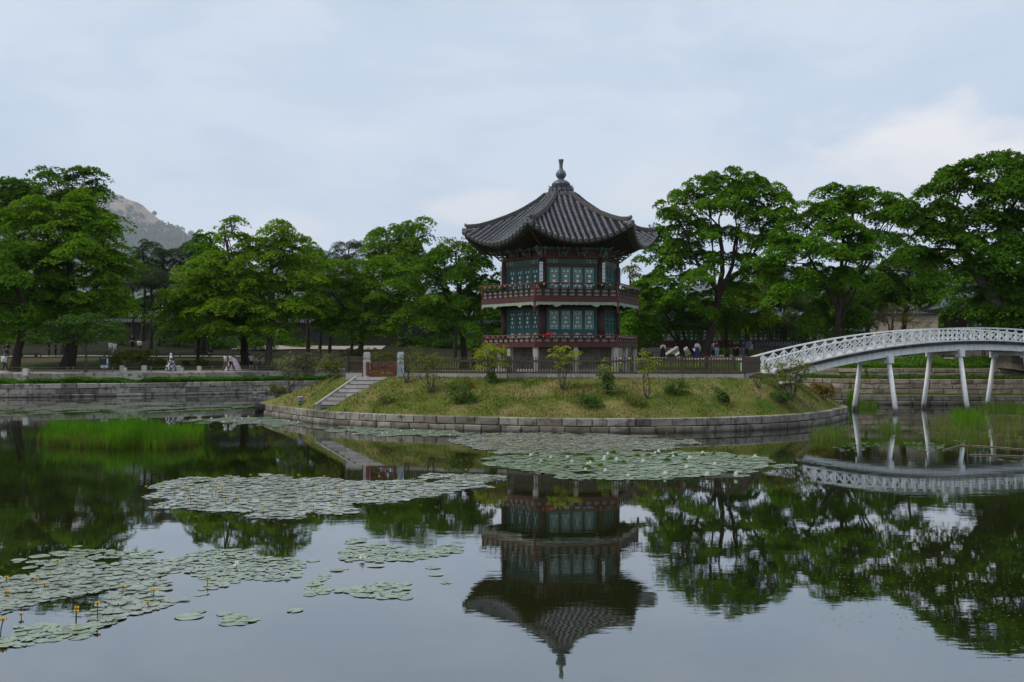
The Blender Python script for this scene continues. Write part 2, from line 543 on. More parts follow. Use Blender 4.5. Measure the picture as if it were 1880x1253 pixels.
E = 0.001
LEFT = [(-0.35, -1.2), (0.25, -1.2), (0.25 + E, 1.18), (2.2, 1.26), (2.25, 1.3), (2.25 + E, 2.06), (2.8, 2.13), (9, 2.22), (14, 2.9), (22, 3.45), (30, 4.2),
        (40, 5.2), (60, 6.4), (120, 9), (400, 12), (2600, 12)]
RIGHT = [(-0.35, -1.2), (0.25, -1.2), (0.25 + E, 0.72), (1.05, 0.80), (1.05 + E, 1.88), (2.6, 2.02), (2.85, 2.05), (2.85 + E, 2.62), (3.4, 2.66), (5.6, 3.22), (8, 3.36), (30, 3.5),
         (45, 4.1), (60, 5.0), (120, 8), (400, 12), (2600, 12)]
DS = sorted({d for d, _ in LEFT} | {d for d, _ in RIGHT} | {4.5, 6.5, 11, 18, 26, 35, 50, 80, 200})
def side_w(x): 
    t = min(1, max(0, (x - 4) / 12)); return t * t * (3 - 2 * t)
def prof(P, d): return float(np.interp(d, [a for a, _ in P], [b for _, b in P]))
def ground_z(x, y):
    d = y - Yb(x); w = side_w(x)
    return prof(LEFT, d) * (1 - w) + prof(RIGHT, d) * w
def bank_hit(px, py, y0=72.0, y1=220.0):
    """Where the line of sight through a photo pixel first meets the far bank."""
    y = y0
    while y < y1:
        p = at(px, py, y)
        if y > Yb(p.x) + 0.3 and p.z <= ground_z(p.x, y):
            return Vector((p.x, y, ground_z(p.x, y)))
        y += 0.1
    p = at(px, py, y1)
    return Vector((p.x, y1, ground_z(p.x, y1)))

xs = np.concatenate([[-2000, -900, -400, -200, -120, -90], np.arange(-75, 75.1, 1.5), [90, 120, 200, 400, 900, 2000]])
mb = MB()
nx, nd = len(xs), len(DS)
for d in DS:
    for x in xs:
        y = Yb(x) + d
        z = ground_z(x, y)
        if d > 6: z += 0.12 * mnoise.noise(Vector((x * 0.15, y * 0.15, 0)))
        mb.v.append(Vector((x, y, z)))
for j in range(nd - 1):
    dm = (DS[j] + DS[j + 1]) / 2
    for i in range(nx - 1):
        xm = (xs[i] + xs[i + 1]) / 2
        if xm < 10:
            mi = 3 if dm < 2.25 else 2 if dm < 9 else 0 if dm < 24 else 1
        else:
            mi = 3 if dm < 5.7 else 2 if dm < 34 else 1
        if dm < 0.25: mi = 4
        mb.f.append([j * nx + i, j * nx + i + 1, (j + 1) * nx + i + 1, (j + 1) * nx + i]); mb.m.append(mi)
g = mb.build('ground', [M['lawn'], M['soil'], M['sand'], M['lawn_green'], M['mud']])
tag(g, kind='structure')

def sheet_path(name, x0, x1, d0, d1, lift=0.02):
    m = MB(); n = 40
    for i in range(n + 1):
        x = x0 + (x1 - x0) * i / n
        for k in range(5):
            d = d0 + (d1 - d0) * k / 4
            y = Yb(x) + d
            m.v.append(Vector((x, y, ground_z(x, y) + 0.12 * mnoise.noise(Vector((x * 0.15, y * 0.15, 0))) + lift)))
    for i in range(n):
        for k in range(4):
            a = i * 5 + k
            m.f.append([a, a + 5, a + 6, a + 1]); m.m.append(0)
    return tag(m.build(name, M['sand']), kind='structure')
sheet_path('footpath', -34, -17, 31.5, 36.5, 0.12)
sheet_path('footpath', -75, -30, 21.5, 22.8, 0.10)

# near shore, where the photographer stands, and the pond bed
m = MB()
m.box((0, -43, 0.3), (4000, 94, 2.6))
tag(m.build('near_shore', M['sand']), kind='structure')
m = MB(); m.add([(-2000, 3, -1.1), (2000, 3, -1.1), (2000, 107, -1.1), (-2000, 107, -1.1)], [(0, 1, 2, 3)])
tag(m.build('pond_bed', M['mud']), kind='structure')

# ------------------------------------------------------------------ water
t = NT('pond_water')
n1 = t.noise(1.5, 3, 0.5, sc3=(0.55, 1.3, 1)); n2 = t.noise(6.5, 3, 0.5, sc3=(0.5, 1.3, 1)); patch = t.noise(0.09, 3, 0.5)
h = t.math('ADD', t.math('MULTIPLY', n1, 0.7), t.math('MULTIPLY', n2, 0.16))
h = t.math('MULTIPLY', h, t.rng(patch, 0.38, 0.64, 0.15, 1.9))
bmp = t.bump(h, 0.034, 0.05)
murk = t.mix(t.rng(t.noise(0.12, 3, 0.5), 0.4, 0.65), (0.010, 0.013, 0.003), (0.018, 0.020, 0.006))
dif = t.n.new('ShaderNodeBsdfDiffuse'); t.l.new(murk, dif.inputs[0])
gl = t.n.new('ShaderNodeBsdfGlossy'); gl.inputs['Roughness'].default_value = 0.015
gl.inputs['Color'].default_value = (0.94, 0.97, 1.0, 1)
t.l.new(bmp, gl.inputs['Normal'])
fr = t.n.new('ShaderNodeFresnel'); fr.inputs['IOR'].default_value = 1.60
t.l.new(bmp, fr.inputs['Normal'])
fac = t.math('ADD', t.math('MULTIPLY', fr.outputs[0], 0.78), 0.21)
mx = t.n.new('ShaderNodeMixShader')
t.l.new(fac, mx.inputs[0]); t.l.new(dif.outputs[0], mx.inputs[1]); t.l.new(gl.outputs[0], mx.inputs[2])
M['water'] = t.done(mx.outputs[0])
m = MB(); m.add([(-2000, 3.9, 0), (2000, 3.9, 0), (2000, 106, 0), (-2000, 106, 0)], [(0, 1, 2, 3)])
tag(m.build('pond_water', M['water']), kind='structure')

# ------------------------------------------------------------------ stone courses
def stone_mesh(seed, mat):
    r = random.Random(seed)
    j = lambda a: r.uniform(-a, a)
    c = 0.07
    vs = []
    for y, q in ((0.5, 0.0), (-0.38, 0.0), (-0.5, c)):
        for sx, sz in ((-1, -1), (1, -1), (1, 1), (-1, 1)):
            vs.append((sx * (0.5 - q * 0.55) + j(0.012), y + j(0.05), sz * (0.5 - q) + j(0.03)))
    fs = []
    for k in range(2):
        for i in range(4):
            a, b = k * 4 + i, k * 4 + (i + 1) % 4
            fs.append((a, b, b + 4, a + 4))
    fs += [(8, 9, 10, 11), (3, 2, 1, 0)]
    mm = MB(); mm.add(vs, fs)
    return mm.mesh('stone', mat)

def stone_set(mat): return [stone_mesh(900 + i, mat) for i in range(5)]
ST = {k: stone_set(M[k]) for k in ('stone_island', 'stone_bank', 'stone_warm', 'stone_wet', 'stone_pale', 'stone_grey')}

def course(parent, path, z, h, lmin, lmax, kind, depth=0.5, seed=0, gap=0.018, out=0.0, name='stone'):
    """Lay one course of stones along a polyline (front faces on it); path runs left to right seen from the pond."""
    r = random.Random(seed)
    P = [Vector((p[0], p[1], 0)) for p in path]
    seg = [0]
    for a, b in zip(P, P[1:]): seg.append(seg[-1] + (b - a).length)
    def pt(s):
        i = max(0, min(len(P) - 2, int(np.searchsorted(seg, s)) - 1))
        f = (s - seg[i]) / max(1e-6, seg[i + 1] - seg[i])
        return P[i].lerp(P[i + 1], f)
    s = 0
    while s < seg[-1] - 0.2:
        L = min(r.uniform(lmin, lmax), seg[-1] - s)
        if seg[-1] - s - L < 0.3: L = seg[-1] - s
        a, b = pt(s), pt(s + L)
        d = b - a
        ang = math.atan2(d.y, d.x)
        nrm = Vector((d.y, -d.x, 0)).normalized()
        off = out + r.uniform(-0.02, 0.02)
        c = (a + b) / 2 + nrm * (off - depth / 2)
        hh = h * r.uniform(0.97, 1.03)
        put(name, r.choice(ST[kind]), parent, (c.x, c.y, z + h / 2), (0, 0, ang), (d.length - gap, depth, hh - 0.02))
        s += L

def backing(parent, path, z0, z1, off, mat='dark_gap'):
    m = MB()
    for i, p in enumerate(path):
        q0, q1 = path[max(0, i - 1)], path[min(len(path) - 1, i + 1)]
        d = Vector((q1[0] - q0[0], q1[1] - q0[1], 0)).normalized()
        n = Vector((-d.y, d.x, 0)) * off
        m.v += [Vector((p[0], p[1], z0)) + n, Vector((p[0], p[1], z1)) + n]
    for i in range(len(path) - 1):
        m.f.append([2 * i, 2 * i + 2, 2 * i + 3, 2 * i + 1]); m.m.append(0)
    m.build('backing', M[mat], parent)

def bpath(x0, x1, d, n=60):
    return [(x, Yb(x) + d) for x in np.linspace(x0, x1, n)]

w1 = thing('stone_wall', 'weathered three course stone retaining wall of the pond below the leafy ledge', 'wall', (-34, Yb(-34), 0))
p = bpath(-50, -16, 0)
backing(w1, p, -0.5, 1.15, 0.15)
course(w1, bpath(-50, -16, -0.16), -0.10, 0.34, 1.3, 2.2, 'stone_bank', 0.6, 1)
course(w1, p, 0.25, 0.47, 0.9, 2.0, 'stone_bank', 0.5, 2)
course(w1, p, 0.73, 0.45, 1.2, 2.6, 'stone_bank', 0.5, 3)
w2 = thing('stone_kerb', 'single course of rough stones edging the sandy path above the ledge', 'kerb', (-34, Yb(-34) + 2.2, 1.3))
p = bpath(-50, -16, 2.18)
course(w2, p, 1.30, 0.80, 1.0, 2.2, 'stone_bank', 0.5, 4)

w3 = thing('stone_wall', 'low damp stone wall standing in the water behind the bridge legs', 'wall', (32, Yb(32), 0))
p = bpath(21.5, 45, 0)
backing(w3, p, -0.5, 0.70, 0.15)
course(w3, bpath(21.5, 45, -0.1), -0.12, 0.42, 1.0, 1.8, 'stone_wet', 0.6, 5)
course(w3, p, 0.31, 0.41, 0.7, 1.6, 'stone_wet', 0.5, 6)
w4 = thing('stone_wall', 'warm brown three course terrace wall behind the bridge legs', 'wall', (32, Yb(32) + 1, 0.8))
p = bpath(21.5, 45, 0.98)
backing(w4, p, 0.7, 1.85, 0.15)
for k in range(3):
    course(w4, p, 0.79 + k * 0.365, 0.36, 0.6, 1.7, 'stone_warm', 0.4, 7 + k)
w5 = thing('stone_wall', 'upper terrace wall of broad pale brown blocks below the grass bank', 'wall', (32, Yb(32) + 2.8, 2.0))
p = bpath(21.5, 45, 2.78)
course(w5, p, 2.02, 0.32, 1.2, 2.8, 'stone_warm', 0.4, 11)
course(w5, p, 2.34, 0.30, 1.0, 2.2, 'stone_warm', 0.4, 12)

# ------------------------------------------------------------------ the island
BASE_PX = [(461, 760), (500, 766), (590, 779), (700, 786), (850, 791), (1000, 795), (1100, 796), (1250, 795), (1350, 792), (1450, 787), (1520, 779), (1562, 766)]
front = [on_water(*q) for q in BASE_PX]
ICX, ICY = 3.0, 61.5
back = [(19.6, 65.5), (17, 71), (11, 75.5), (2, 77.2), (-7, 75.5), (-13, 71.2), (-16.2, 67.2)]
outer = [(v.x, v.y) for v in front] + back
inner = [(-9.9, 57.6), (-8.2, 56.3), (-6, 55.7), (-0.2, 53.9), (8.8, 52.5), (12.6, 52.4), (15.4, 56), (16.0, 61), (14.5, 68), (2, 72), (-8, 69), (-10.6, 62)]
def polar(poly):
    a = [(math.atan2(y - ICY, x - ICX), math.hypot(x - ICX, y - ICY)) for x, y in poly]
    a.sort()
    th = np.array([q[0] for q in a]); rr = np.array([q[1] for q in a])
    th = np.concatenate([th - 2 * math.pi, th, th + 2 * math.pi]); rr = np.tile(rr, 3)
    g = np.linspace(-math.pi, math.pi, 721)
    # straight runs between the corners, then a light smoothing
    px = np.interp(g, th, np.tile([q[1] * math.cos(q[0]) for q in a], 3)); py = np.interp(g, th, np.tile([q[1] * math.sin(q[0]) for q in a], 3))
    out = np.hypot(px, py)
    ang = np.unwrap(np.arctan2(py, px))
    order = np.argsort(ang)
    out = np.interp(g, ang[order], out[order], period=2 * math.pi)
    k = np.ones(21) / 21
    return g, np.convolve(np.pad(out, 10, mode='wrap'), k, mode='valid')
G_TH, R_OUT = polar(outer)
_, R_IN = polar(inner)
def r_out(th): return float(np.interp(th, G_TH, R_OUT))
def r_in(th): return float(np.interp(th, G_TH, R_IN))
Z_WALL, Z_TOP = 0.66, 2.38
s_top_l, s_top_r, s_bot_l = Vector((-8.31, 56.6, 0)), Vector((-6.35, 56.3, 0)), Vector((-10.22, 54.9, 0))
run, wdir = s_bot_l - s_top_l, s_top_r - s_top_l
def stair_kw(x, y):
    dx, dy = x - s_top_l.x, y - s_top_l.y
    det = run.x * wdir.y - run.y * wdir.x
    return (dx * wdir.y - dy * wdir.x) / det, (run.x * dy - run.y * dx) / det
def island_z(x, y):
    th = math.atan2(y - ICY, x - ICX); r = math.hypot(x - ICX, y - ICY)
    ro, ri = r_out(th) - 0.30, r_in(th)
    if r > ro + 0.2: return -1.0
    t = min(1, max(0, (ro - r) / max(0.5, ro - ri)))
    z = Z_WALL + (Z_TOP - Z_WALL) * (1 - (1 - t) ** 1.12)
    sk_, sw_ = stair_kw(x, y)
    if -0.10 < sk_ < 1.12 and -0.16 < sw_ < 1.16 - 0.62 * max(0, sk_): return min(z, 2.42 - 1.5 * max(0, sk_) - 0.24)
    if r < ri: z += 0.28 * min(1, (ri - r) / 3.0)
    if 0.02 < t < 0.98: z += 0.05 * mnoise.noise(Vector((x * 0.6, y * 0.6, 3)))
    return z
def island_hit(px, py):
    y = 46.5
    while y < 75:
        p = at(px, py, y)
        if p.z <= island_z(p.x, y): return Vector((p.x, y, island_z(p.x, y)))
        y += 0.05
    return at(px, py, 58)
m = MB()
NT_, NR_ = 480, 44
for i in range(NT_):
    th = -math.pi + 2 * math.pi * i / NT_
    for k in range(NR_ + 1):
        f = k / NR_
        ro, ri = r_out(th) - 0.30, r_in(th)
        r = ro + (ri - ro) * min(1, f * 1.25) if f < 0.8 else ri * (1 - (f - 0.8) / 0.2 * 0.98)
        x, y = ICX + r * math.cos(th), ICY + r * math.sin(th)
        m.v.append(Vector((x, y, island_z(x, y))))
for i in range(NT_):
    for k in range(NR_):
        a, b = i * (NR_ + 1) + k, ((i + 1) % NT_) * (NR_ + 1) + k
        m.f.append([a, b, b + 1, a + 1]); m.m.append(0)
tag(m.build('island_ground', M['mound'], smooth=True), kind='structure')

iw = thing('island_wall', 'curved two course wall of pale grey cut stones round the foot of the island', 'wall', (3, 47.5, 0))
def ring(th0, th1, n=160, off=0.0):
    return [(ICX + (r_out(t) + off) * math.cos(t), ICY + (r_out(t) + off) * math.sin(t)) for t in np.linspace(th0, th1, n)]
ta, tb = math.atan2(64.0 - ICY, -16.0 - ICX), math.atan2(62.5 - ICY, 20.3 - ICX)
if ta > 0: ta -= 2 * math.pi
fr_path = ring(ta, tb, 220)
backing(iw, fr_path, -0.6, 0.60, 0.15)
course(iw, fr_path, -0.06, 0.36, 0.85, 1.25, 'stone_island', 0.45, 21, out=0.05)
course(iw, fr_path, 0.31, 0.38, 0.55, 1.35, 'stone_island', 0.45, 22, out=0.0)
bk = ring(tb, ta + 2 * math.pi, 120)
m = MB()
for x, y in bk: m.v += [Vector((x, y, -0.6)), Vector((x, y, 0.66))]
for i in range(len(bk) - 1): m.f.append([2 * i, 2 * i + 2, 2 * i + 3, 2 * i + 1]); m.m.append(0)
m.build('rear_wall', M['stone_island'], iw)

# ------------------------------------------------------------------ stairs, gate and fence on the island
st = thing('stone_steps', 'flight of seven pale granite steps up the grassy mound to the red gate', 'steps', (-9, 55.6, 1.2))
ang = math.atan2(wdir.y, wdir.x)
for k in range(7):
    f0, f1 = k / 7.0, (k + 1) / 7.0
    z = 2.42 - k * 0.215
    c = s_top_l + run * ((f0 + f1) / 2) + wdir * 0.5
    d = run / 7
    L = wdir.length
    parts = [(0.0, 0.62), (0.62, 1.0)] if k % 2 else [(0.0, 0.36), (0.36, 1.0)]
    for a, b in parts:
        cc = s_top_l + run * ((f0 + f1) / 2) + wdir * ((a + b) / 2)
        m = MB()
        hw = wdir * ((b - a) / 2 - 0.005)
        hd = d * 0.54
        lo = Vector((0, 0, z - 0.30)); hi = Vector((0, 0, z))
        vs = [cc - hw - hd + lo, cc + hw - hd + lo, cc + hw + hd + lo, cc - hw + hd + lo, cc - hw - hd + hi, cc + hw - hd + hi, cc + hw + hd + hi, cc - hw + hd + hi]
        m.add(vs, [(0, 3, 2, 1), (4, 5, 6, 7), (0, 1, 5, 4), (1, 2, 6, 5), (2, 3, 7, 6), (3, 0, 4, 7)])
        m.build('step', M['stone_pale'], st)
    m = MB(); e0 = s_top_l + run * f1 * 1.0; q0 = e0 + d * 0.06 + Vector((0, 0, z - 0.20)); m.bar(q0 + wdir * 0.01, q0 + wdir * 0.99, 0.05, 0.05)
    m.build('dirt_shade_line', M['dark_gap'], st)  # dark strip: soil line and shadow gap under the nosing, put in as colour
for off in (-0.09, 1.09):
    m = MB()
    a = s_top_l + wdir * off + Vector((0, 0, 2.42)); b = s_top_l + wdir * off + run * 1.03 + Vector((0, 0, 0.92))
    m.bar(a - Vector((0, 0, 0.1)), b - Vector((0, 0, 0.1)), 0.2, 0.42)
    m.build('side_curb', M['stone_pale'], st)

def gate_post(px, Y, label, mat):
    b = at(px, 655, Y); z0 = island_z(b.x, Y) - 0.05
    r = thing('gate_post', label, 'post', (b.x, Y, z0), 'stone gate posts')
    m = MB(); m.box((b.x, Y, z0 + 0.62), (0.38, 0.38, 1.24)); m.build('shaft', mat, r)
    m = MB(); m.box((b.x, Y, z0 + 1.28), (0.30, 0.30, 0.09)); m.box((b.x, Y, z0 + 1.47), (0.36, 0.36, 0.30)); m.box((b.x, Y, z0 + 1.645), (0.29, 0.29, 0.06)); m.build('capital', mat, r)
    return r
t = NT('lichen_blue_granite'); n = t.noise(3, 5, 0.6)
M['stone_blue'] = t.done(t.pbr(t.mix(t.rng(n, 0.35, 0.65), (0.36, 0.40, 0.44), (0.47, 0.48, 0.49)), 0.85, 0.2))
gate_post(674, 56.75, 'cream square stone gate post at the head of the steps', M['stone_pale'])
gate_post(736, 56.35, 'bluish square stone gate post beside the sparse shrub', M['stone_blue'])

def gate():
    a, b = at(672, 655, 56.4), at(727, 655, 56.1)
    z0 = 2.50
    r = thing('picket_gate', 'low dark red wooden picket gate between the stone posts', 'gate', ((a.x + b.x) / 2, 56.25, z0))
    d = (b - a); L = d.length; d.normalize()
    for q in (0.1, L - 0.1):
        m = MB(); c = a + d * q; m.box((c.x, c.y, z0 + 0.37), (0.15, 0.13, 0.76), math.atan2(d.y, d.x)); m.build('stile', M['red_bright'], r)
    for z, h in ((0.02, 0.10), (0.28, 0.06), (0.62, 0.06)):
        m = MB(); m.bar(Vector((a.x, a.y, z0 + z)) + d * 0.16, Vector((a.x, a.y, z0 + z)) + d * (L - 0.16), 0.06, h); m.build('rail', M['red_bright'], r)
    pm = MB(); pm.box((0, 0, 0.37), (0.032, 0.03, 0.70)); pm = pm.mesh('picket', M['red_bright'])
    for i in range(10):
        c = a + d * (0.26 + (L - 0.52) * i / 9)
        put('picket', pm, r, (c.x, c.y + 0.045, z0), (0, 0, math.atan2(d.y, d.x)))
gate()

pk = MB(); pk.box((0, 0, 0.43), (0.055, 0.03, 0.86)); pk.add([(-0.0275, -0.015, 0.86), (0.0275, -0.015, 0.86), (0.0275, 0.015, 0.86), (-0.0275, 0.015, 0.86), (0, 0, 0.92)], [(0, 1, 4), (1, 2, 4), (2, 3, 4), (3, 0, 4)])
PICKET = pk.mesh('picket', M['fence'])
def fence_run(a, b, label, pitch=0.145, posts=(0, 1), base=True, zb=None, mesh=None):
    """Picket fence from a to b (x, y): posts, two rails, every picket, and the granite sill it stands on."""
    a, b = Vector((a[0], a[1], 0)), Vector((b[0], b[1], 0))
    d = b - a; L = d.length; d.normalize(); ang = math.atan2(d.y, d.x)
    zs = 2.64 if zb is None else zb
    r = thing('picket_fence', label, 'fence', ((a.x + b.x) / 2, (a.y + b.y) / 2, zs), 'dark picket fences round the island top')
    nrm = Vector((d.y, -d.x, 0))
    for q in posts:
        c = a + d * (L * q)
        m = MB(); m.box((c.x, c.y, zs + 0.46), (0.17, 0.17, 0.96), ang); m.build('post', M['fence'], r)
    for z, h in ((0.66, 0.11), (0.07, 0.09)):
        m = MB(); p0 = a + d * 0.085 + nrm * 0.04; p1 = b - d * 0.085 + nrm * 0.04
        m.bar(p0 + Vector((0, 0, zs + z)), p1 + Vector((0, 0, zs + z)), 0.05, h); m.build('rail', M['fence'], r)
    n = int((L - 0.2) / pitch)
    for i in range(n):
        c = a + d * (0.1 + (L - 0.2) * (i + 0.5) / n)
        put('picket', PICKET, r, (c.x, c.y, zs), (0, 0, ang))
    if base:
        s = 0; rr = random.Random(int(abs(a.x) * 100))
        while s < L - 0.05:
            l = min(rr.uniform(1.0, 2.2), L - s)
            if L - s - l < 0.4: l = L - s
            c = a + d * (s + l / 2)
            m = MB(); m.box((c.x, c.y, zs - 0.19), (l - 0.015, 0.42, 0.38), ang); m.build('sill_stone', M['stone_grey'], r)
            s += l
f_pts = [at(637, 655, 57.0), at(667, 655, 56.8), at(742, 655, 56.3), at(933, 655, 54.5), at(1252, 655, 53.1), at(1365, 655, 52.9)]
F = [(v.x, v.y) for v in f_pts]
fence_run(F[0], F[1], 'short dark fence bay left of the cream gate post')
fence_run(F[2], F[3], 'dark picket fence bay between the bluish gate post and the first thick post')
fence_run(F[3], F[4], 'long dark picket fence bay in front of the pavilion', posts=(1,))
fence_run(F[4], F[5], 'dark picket fence bay behind the round dark green bush', posts=(1,))
fence_run(F[5], (14.6, 60.6), 'dark fence bay running back from the corner post to the bridge', posts=(1,))
fence_run((-9.4, 58.2), (-9.9, 66), 'dark fence bay running back from the left corner of the island top', pitch=0.2)
fence_run((14.2, 65.5), (13.2, 69.5), 'dark fence bay behind the pavilion on the right', pitch=0.2, base=False)
fence_run((13.2, 69.8), (-9.3, 68.2), 'dark fence along the far side of the island top', pitch=0.5, base=False)

# concrete landing of the bridge on the island
m = MB(); m.box((14.15, 60.9, 2.0), (2.2, 3.0, 1.15), R(24)); 
tag(m.build('bridge_abutment', M['stone_grey']), 'pale concrete block under the island end of the white bridge', 'abutment')
# ------------------------------------------------------------------ hexagonal two storey pavilion
PX, PY = 2.84, 59.3
PHI0 = 39.3
pav = thing('pavilion', 'two storey hexagonal timber pavilion with a grey tiled roof on the round island', 'pavilion', (PX, PY, 2.6))
def hexpt(rad, k, z=0.0, da=0.0):
    a = R(PHI0 + 60 * k + da)
    return Vector((PX + rad * math.sin(a), PY - rad * math.cos(a), z))
def facedir(k):
    """Face k lies between corners k and k+1: outward normal and tangent."""
    a = R(PHI0 + 60 * k + 30)
    n = Vector((math.sin(a), -math.cos(a), 0))
    return n, Vector((-n.y, n.x, 0))
def facerot(k):
    n, tg = facedir(k)
    return math.atan2(tg.y, tg.x)
def hexprism(m, r0, r1, z0, z1):
    b = len(m.v)
    for rr, z in ((r0, z0), (r1, z1)):
        for k in range(6): m.v.append(hexpt(rr, k, z))
    for k in range(6):
        k2 = (k + 1) % 6
        m.f.append([b + k, b + k2, b + 6 + k2, b + 6 + k]); m.m.append(m.mi)
    m.f.append([b + 5 - k for k in range(6)]); m.m.append(m.mi)
    m.f.append([b + 6 + k for k in range(6)]); m.m.append(m.mi)

m = MB(); hexprism(m, 4.1, 4.1, 2.3, 2.86); m.build('stone_platform', M['stone_grey'], pav)
m = MB(); hexprism(m, 3.2, 3.2, 2.86, 4.1); m.build('underfloor_wall', M['stone_wet'], pav)
for k in range(6):
    b = hexpt(4.38, k, 2.5)
    m = MB(); m.box((b.x, b.y, 3.3), (0.26, 0.26, 1.62), R(PHI0 + 60 * k)); m.build('stone_post', M['stone_pale'], pav)
    n, tg = facedir(k)
    c = Vector((PX, PY, 0)) + n * (4.38 * math.cos(R(30)))
    m = MB(); m.box((c.x, c.y, 3.3), (0.24, 0.24, 1.62), facerot(k)); m.build('stone_post', M['stone_pale'], pav)
m = MB(); hexprism(m, 4.62, 4.62, 4.06, 4.30); m.build('lower_deck', M['red_wood'], pav)
m = MB(); hexprism(m, 4.66, 4.66, 6.50, 6.79); m.build('balcony_deck', M['red_wood'], pav)
m = MB(); hexprism(m, 3.0, 3.0, 6.25, 6.498); m.build('balcony_joists', M['dark_wood'], pav)

RC = 3.28
for k in range(6):
    b = hexpt(RC, k)
    m = MB(); m.tube([(b.x, b.y, 4.30), (b.x, b.y, 5.4), (b.x, b.y, 6.47)], [0.225, 0.22, 0.21], 14); m.build('column', M['dark_wood'], pav, smooth=True)
    m = MB(); m.tube([(b.x, b.y, 6.79), (b.x, b.y, 9.0)], [0.205, 0.19], 14); m.build('column', M['dark_wood'], pav, smooth=True)

# ---- lattice doors: one mesh set per storey, shared by all leaves
PAT = ["a b c d e f g", "h B B i C C j", "k B B D C C l", "m n o D p q r", "s t E E E u v", "w x E E E y z", "1 2 3 F 4 5 6",
       "7 8 G G G 9 0", "@ # G G G $ %", "^ & ( H ) [ ]", "< I I H J J >", "+ I I : J J ;", "! ? / | - _ ="]
def door_set(wd, z0, zl, z1):
    fw = 0.075
    fr = MB()
    H = z1 - z0
    for x in (-wd / 2 + fw / 2, wd / 2 - fw / 2): fr.box((x, 0, H / 2), (fw, 0.07, H))
    for z in (fw / 2, zl - z0 - fw / 2, H - fw / 2): fr.box((0, 0.002, z), (wd - 2 * fw, 0.066, fw))
    fr.box((0, 0.012, (zl - z0) / 2), (wd - 2 * fw, 0.03, zl - z0 - 2 * fw))
    grid = [r.split() for r in PAT]
    nr, nc = len(grid), 7
    x0, x1 = -wd / 2 + fw, wd / 2 - fw
    y0, y1 = zl - z0, H - fw
    cw, ch = (x1 - x0) / nc, (y1 - y0) / nr
    la = MB(); b = 0.021
    for j in range(nr):
        for i in range(nc):
            zc = y1 - (j + 0.5) * ch
            if i + 1 < nc and grid[j][i] != grid[j][i + 1]: la.box((x0 + (i + 1) * cw, -0.012, zc), (b, 0.03, ch))
            if j + 1 < nr and grid[j][i] != grid[j + 1][i]: la.box((x0 + (i + 0.5) * cw, -0.011, y1 - (j + 1) * ch), (cw, 0.028, b))
    pp = MB(); pp.box((0, 0.02, (y0 + y1) / 2), (x1 - x0, 0.01, y1 - y0))
    fl = MB(); ph = zl - z0 - 2 * fw; zc = fw + ph * 0.45
    for q in range(7):
        a = R(20 + 140 * q / 6)
        fl.box((math.cos(a) * wd * 0.24, -0.012, zc - ph * 0.18 + math.sin(a) * ph * 0.38), (wd * 0.085, 0.022, ph * 0.16), M=Matrix.Rotation(-a + R(90), 3, 'Y'))
    fl.box((0, -0.013, zc - ph * 0.1), (wd * 0.14, 0.024, ph * 0.3))
    for s in (-1, 1): fl.box((s * wd * 0.3, -0.012, zc - ph * 0.22), (wd * 0.12, 0.022, ph * 0.14))
    return (fr.mesh('door', M['teal']), la.mesh('lattice', M['teal']), pp.mesh('paper', M['paper']), fl.mesh('flower_carving', M['pale_motif']))
SIDE = RC
DW = (SIDE - 0.62) / 4
LOW = door_set(DW - 0.015, 4.42, 5.06, 6.16)
UPP = door_set(DW - 0.015, 6.88, 7.28, 8.52)
APO = RC * math.cos(R(30))
for k in range(6):
    n, tg = facedir(k)
    rz = facerot(k)
    for (meshes, z0) in ((LOW, 4.42), (UPP, 6.88)):
        for i in range(4):
            c = Vector((PX, PY, 0)) + n * (APO - 0.02) + tg * ((i - 1.5) * DW)
            d = put('door', meshes[0], pav, (c.x, c.y, z0), (0, 0, rz))
            put('lattice', meshes[1], d); put('paper', meshes[2], d); put('flower_carving', meshes[3], d)
    for z0, z1, mat in ((4.30, 4.415, 'dark_wood'), (6.17, 6.30, 'dark_wood'), (6.79, 6.875, 'dark_wood'), (8.53, 8.66, 'red_wood')):
        m = MB(); c = Vector((PX, PY, (z0 + z1) / 2)) + n * (APO - 0.01)
        m.box(c, (SIDE - 0.40, 0.16, z1 - z0), rz); m.build('rail_beam', M[mat], pav)
    for s in (-1, 1):
        for z0, z1 in ((4.416, 6.169), (6.876, 8.529)):
            m = MB(); c = Vector((PX, PY, (z0 + z1) / 2)) + n * (APO - 0.005) + tg * (s * (SIDE / 2 - 0.265))
            m.box(c, (0.09, 0.12, z1 - z0), rz); m.build('jamb', M['teal'], pav)
    # painted lintel with pale ends, frieze board above
    m = MB(); c = Vector((PX, PY, 8.80)) + n * APO
    m.box(c, (SIDE - 0.36, 0.2, 0.27), rz); lb = m.build('lintel', M['green_beam'], pav)
    for s in (-1, 1):
        for q, ww in ((0.36, 0.20), (0.62, 0.11), (0.79, 0.05)):
            m = MB(); c = Vector((PX, PY, 8.80)) + n * (APO + 0.102) + tg * (s * (SIDE / 2 - q))
            m.box(c, (ww, 0.012, 0.21), rz); m.build('lintel_motif', M['bracket'] if ww > 0.15 else M['dim_motif'], lb)
    m = MB(); c = Vector((PX, PY, 9.22)) + n * (APO - 0.06)
    m.box(c, (SIDE - 0.1, 0.08, 0.55), rz); m.build('frieze_board', M['red_wood'], pav)
    m = MB(); c = Vector((PX, PY, 9.50)) + n * (APO + 0.12)
    m.box(c, (SIDE + 0.5, 0.16, 0.14), rz); m.build('purlin', M['green_beam'], pav)
    m = MB(); c = Vector((PX, PY, 9.02)) + n * (APO + 0.02)
    m.box(c, (SIDE - 0.1, 0.26, 0.07), rz); m.build('head_plate', M['red_bright'], pav)

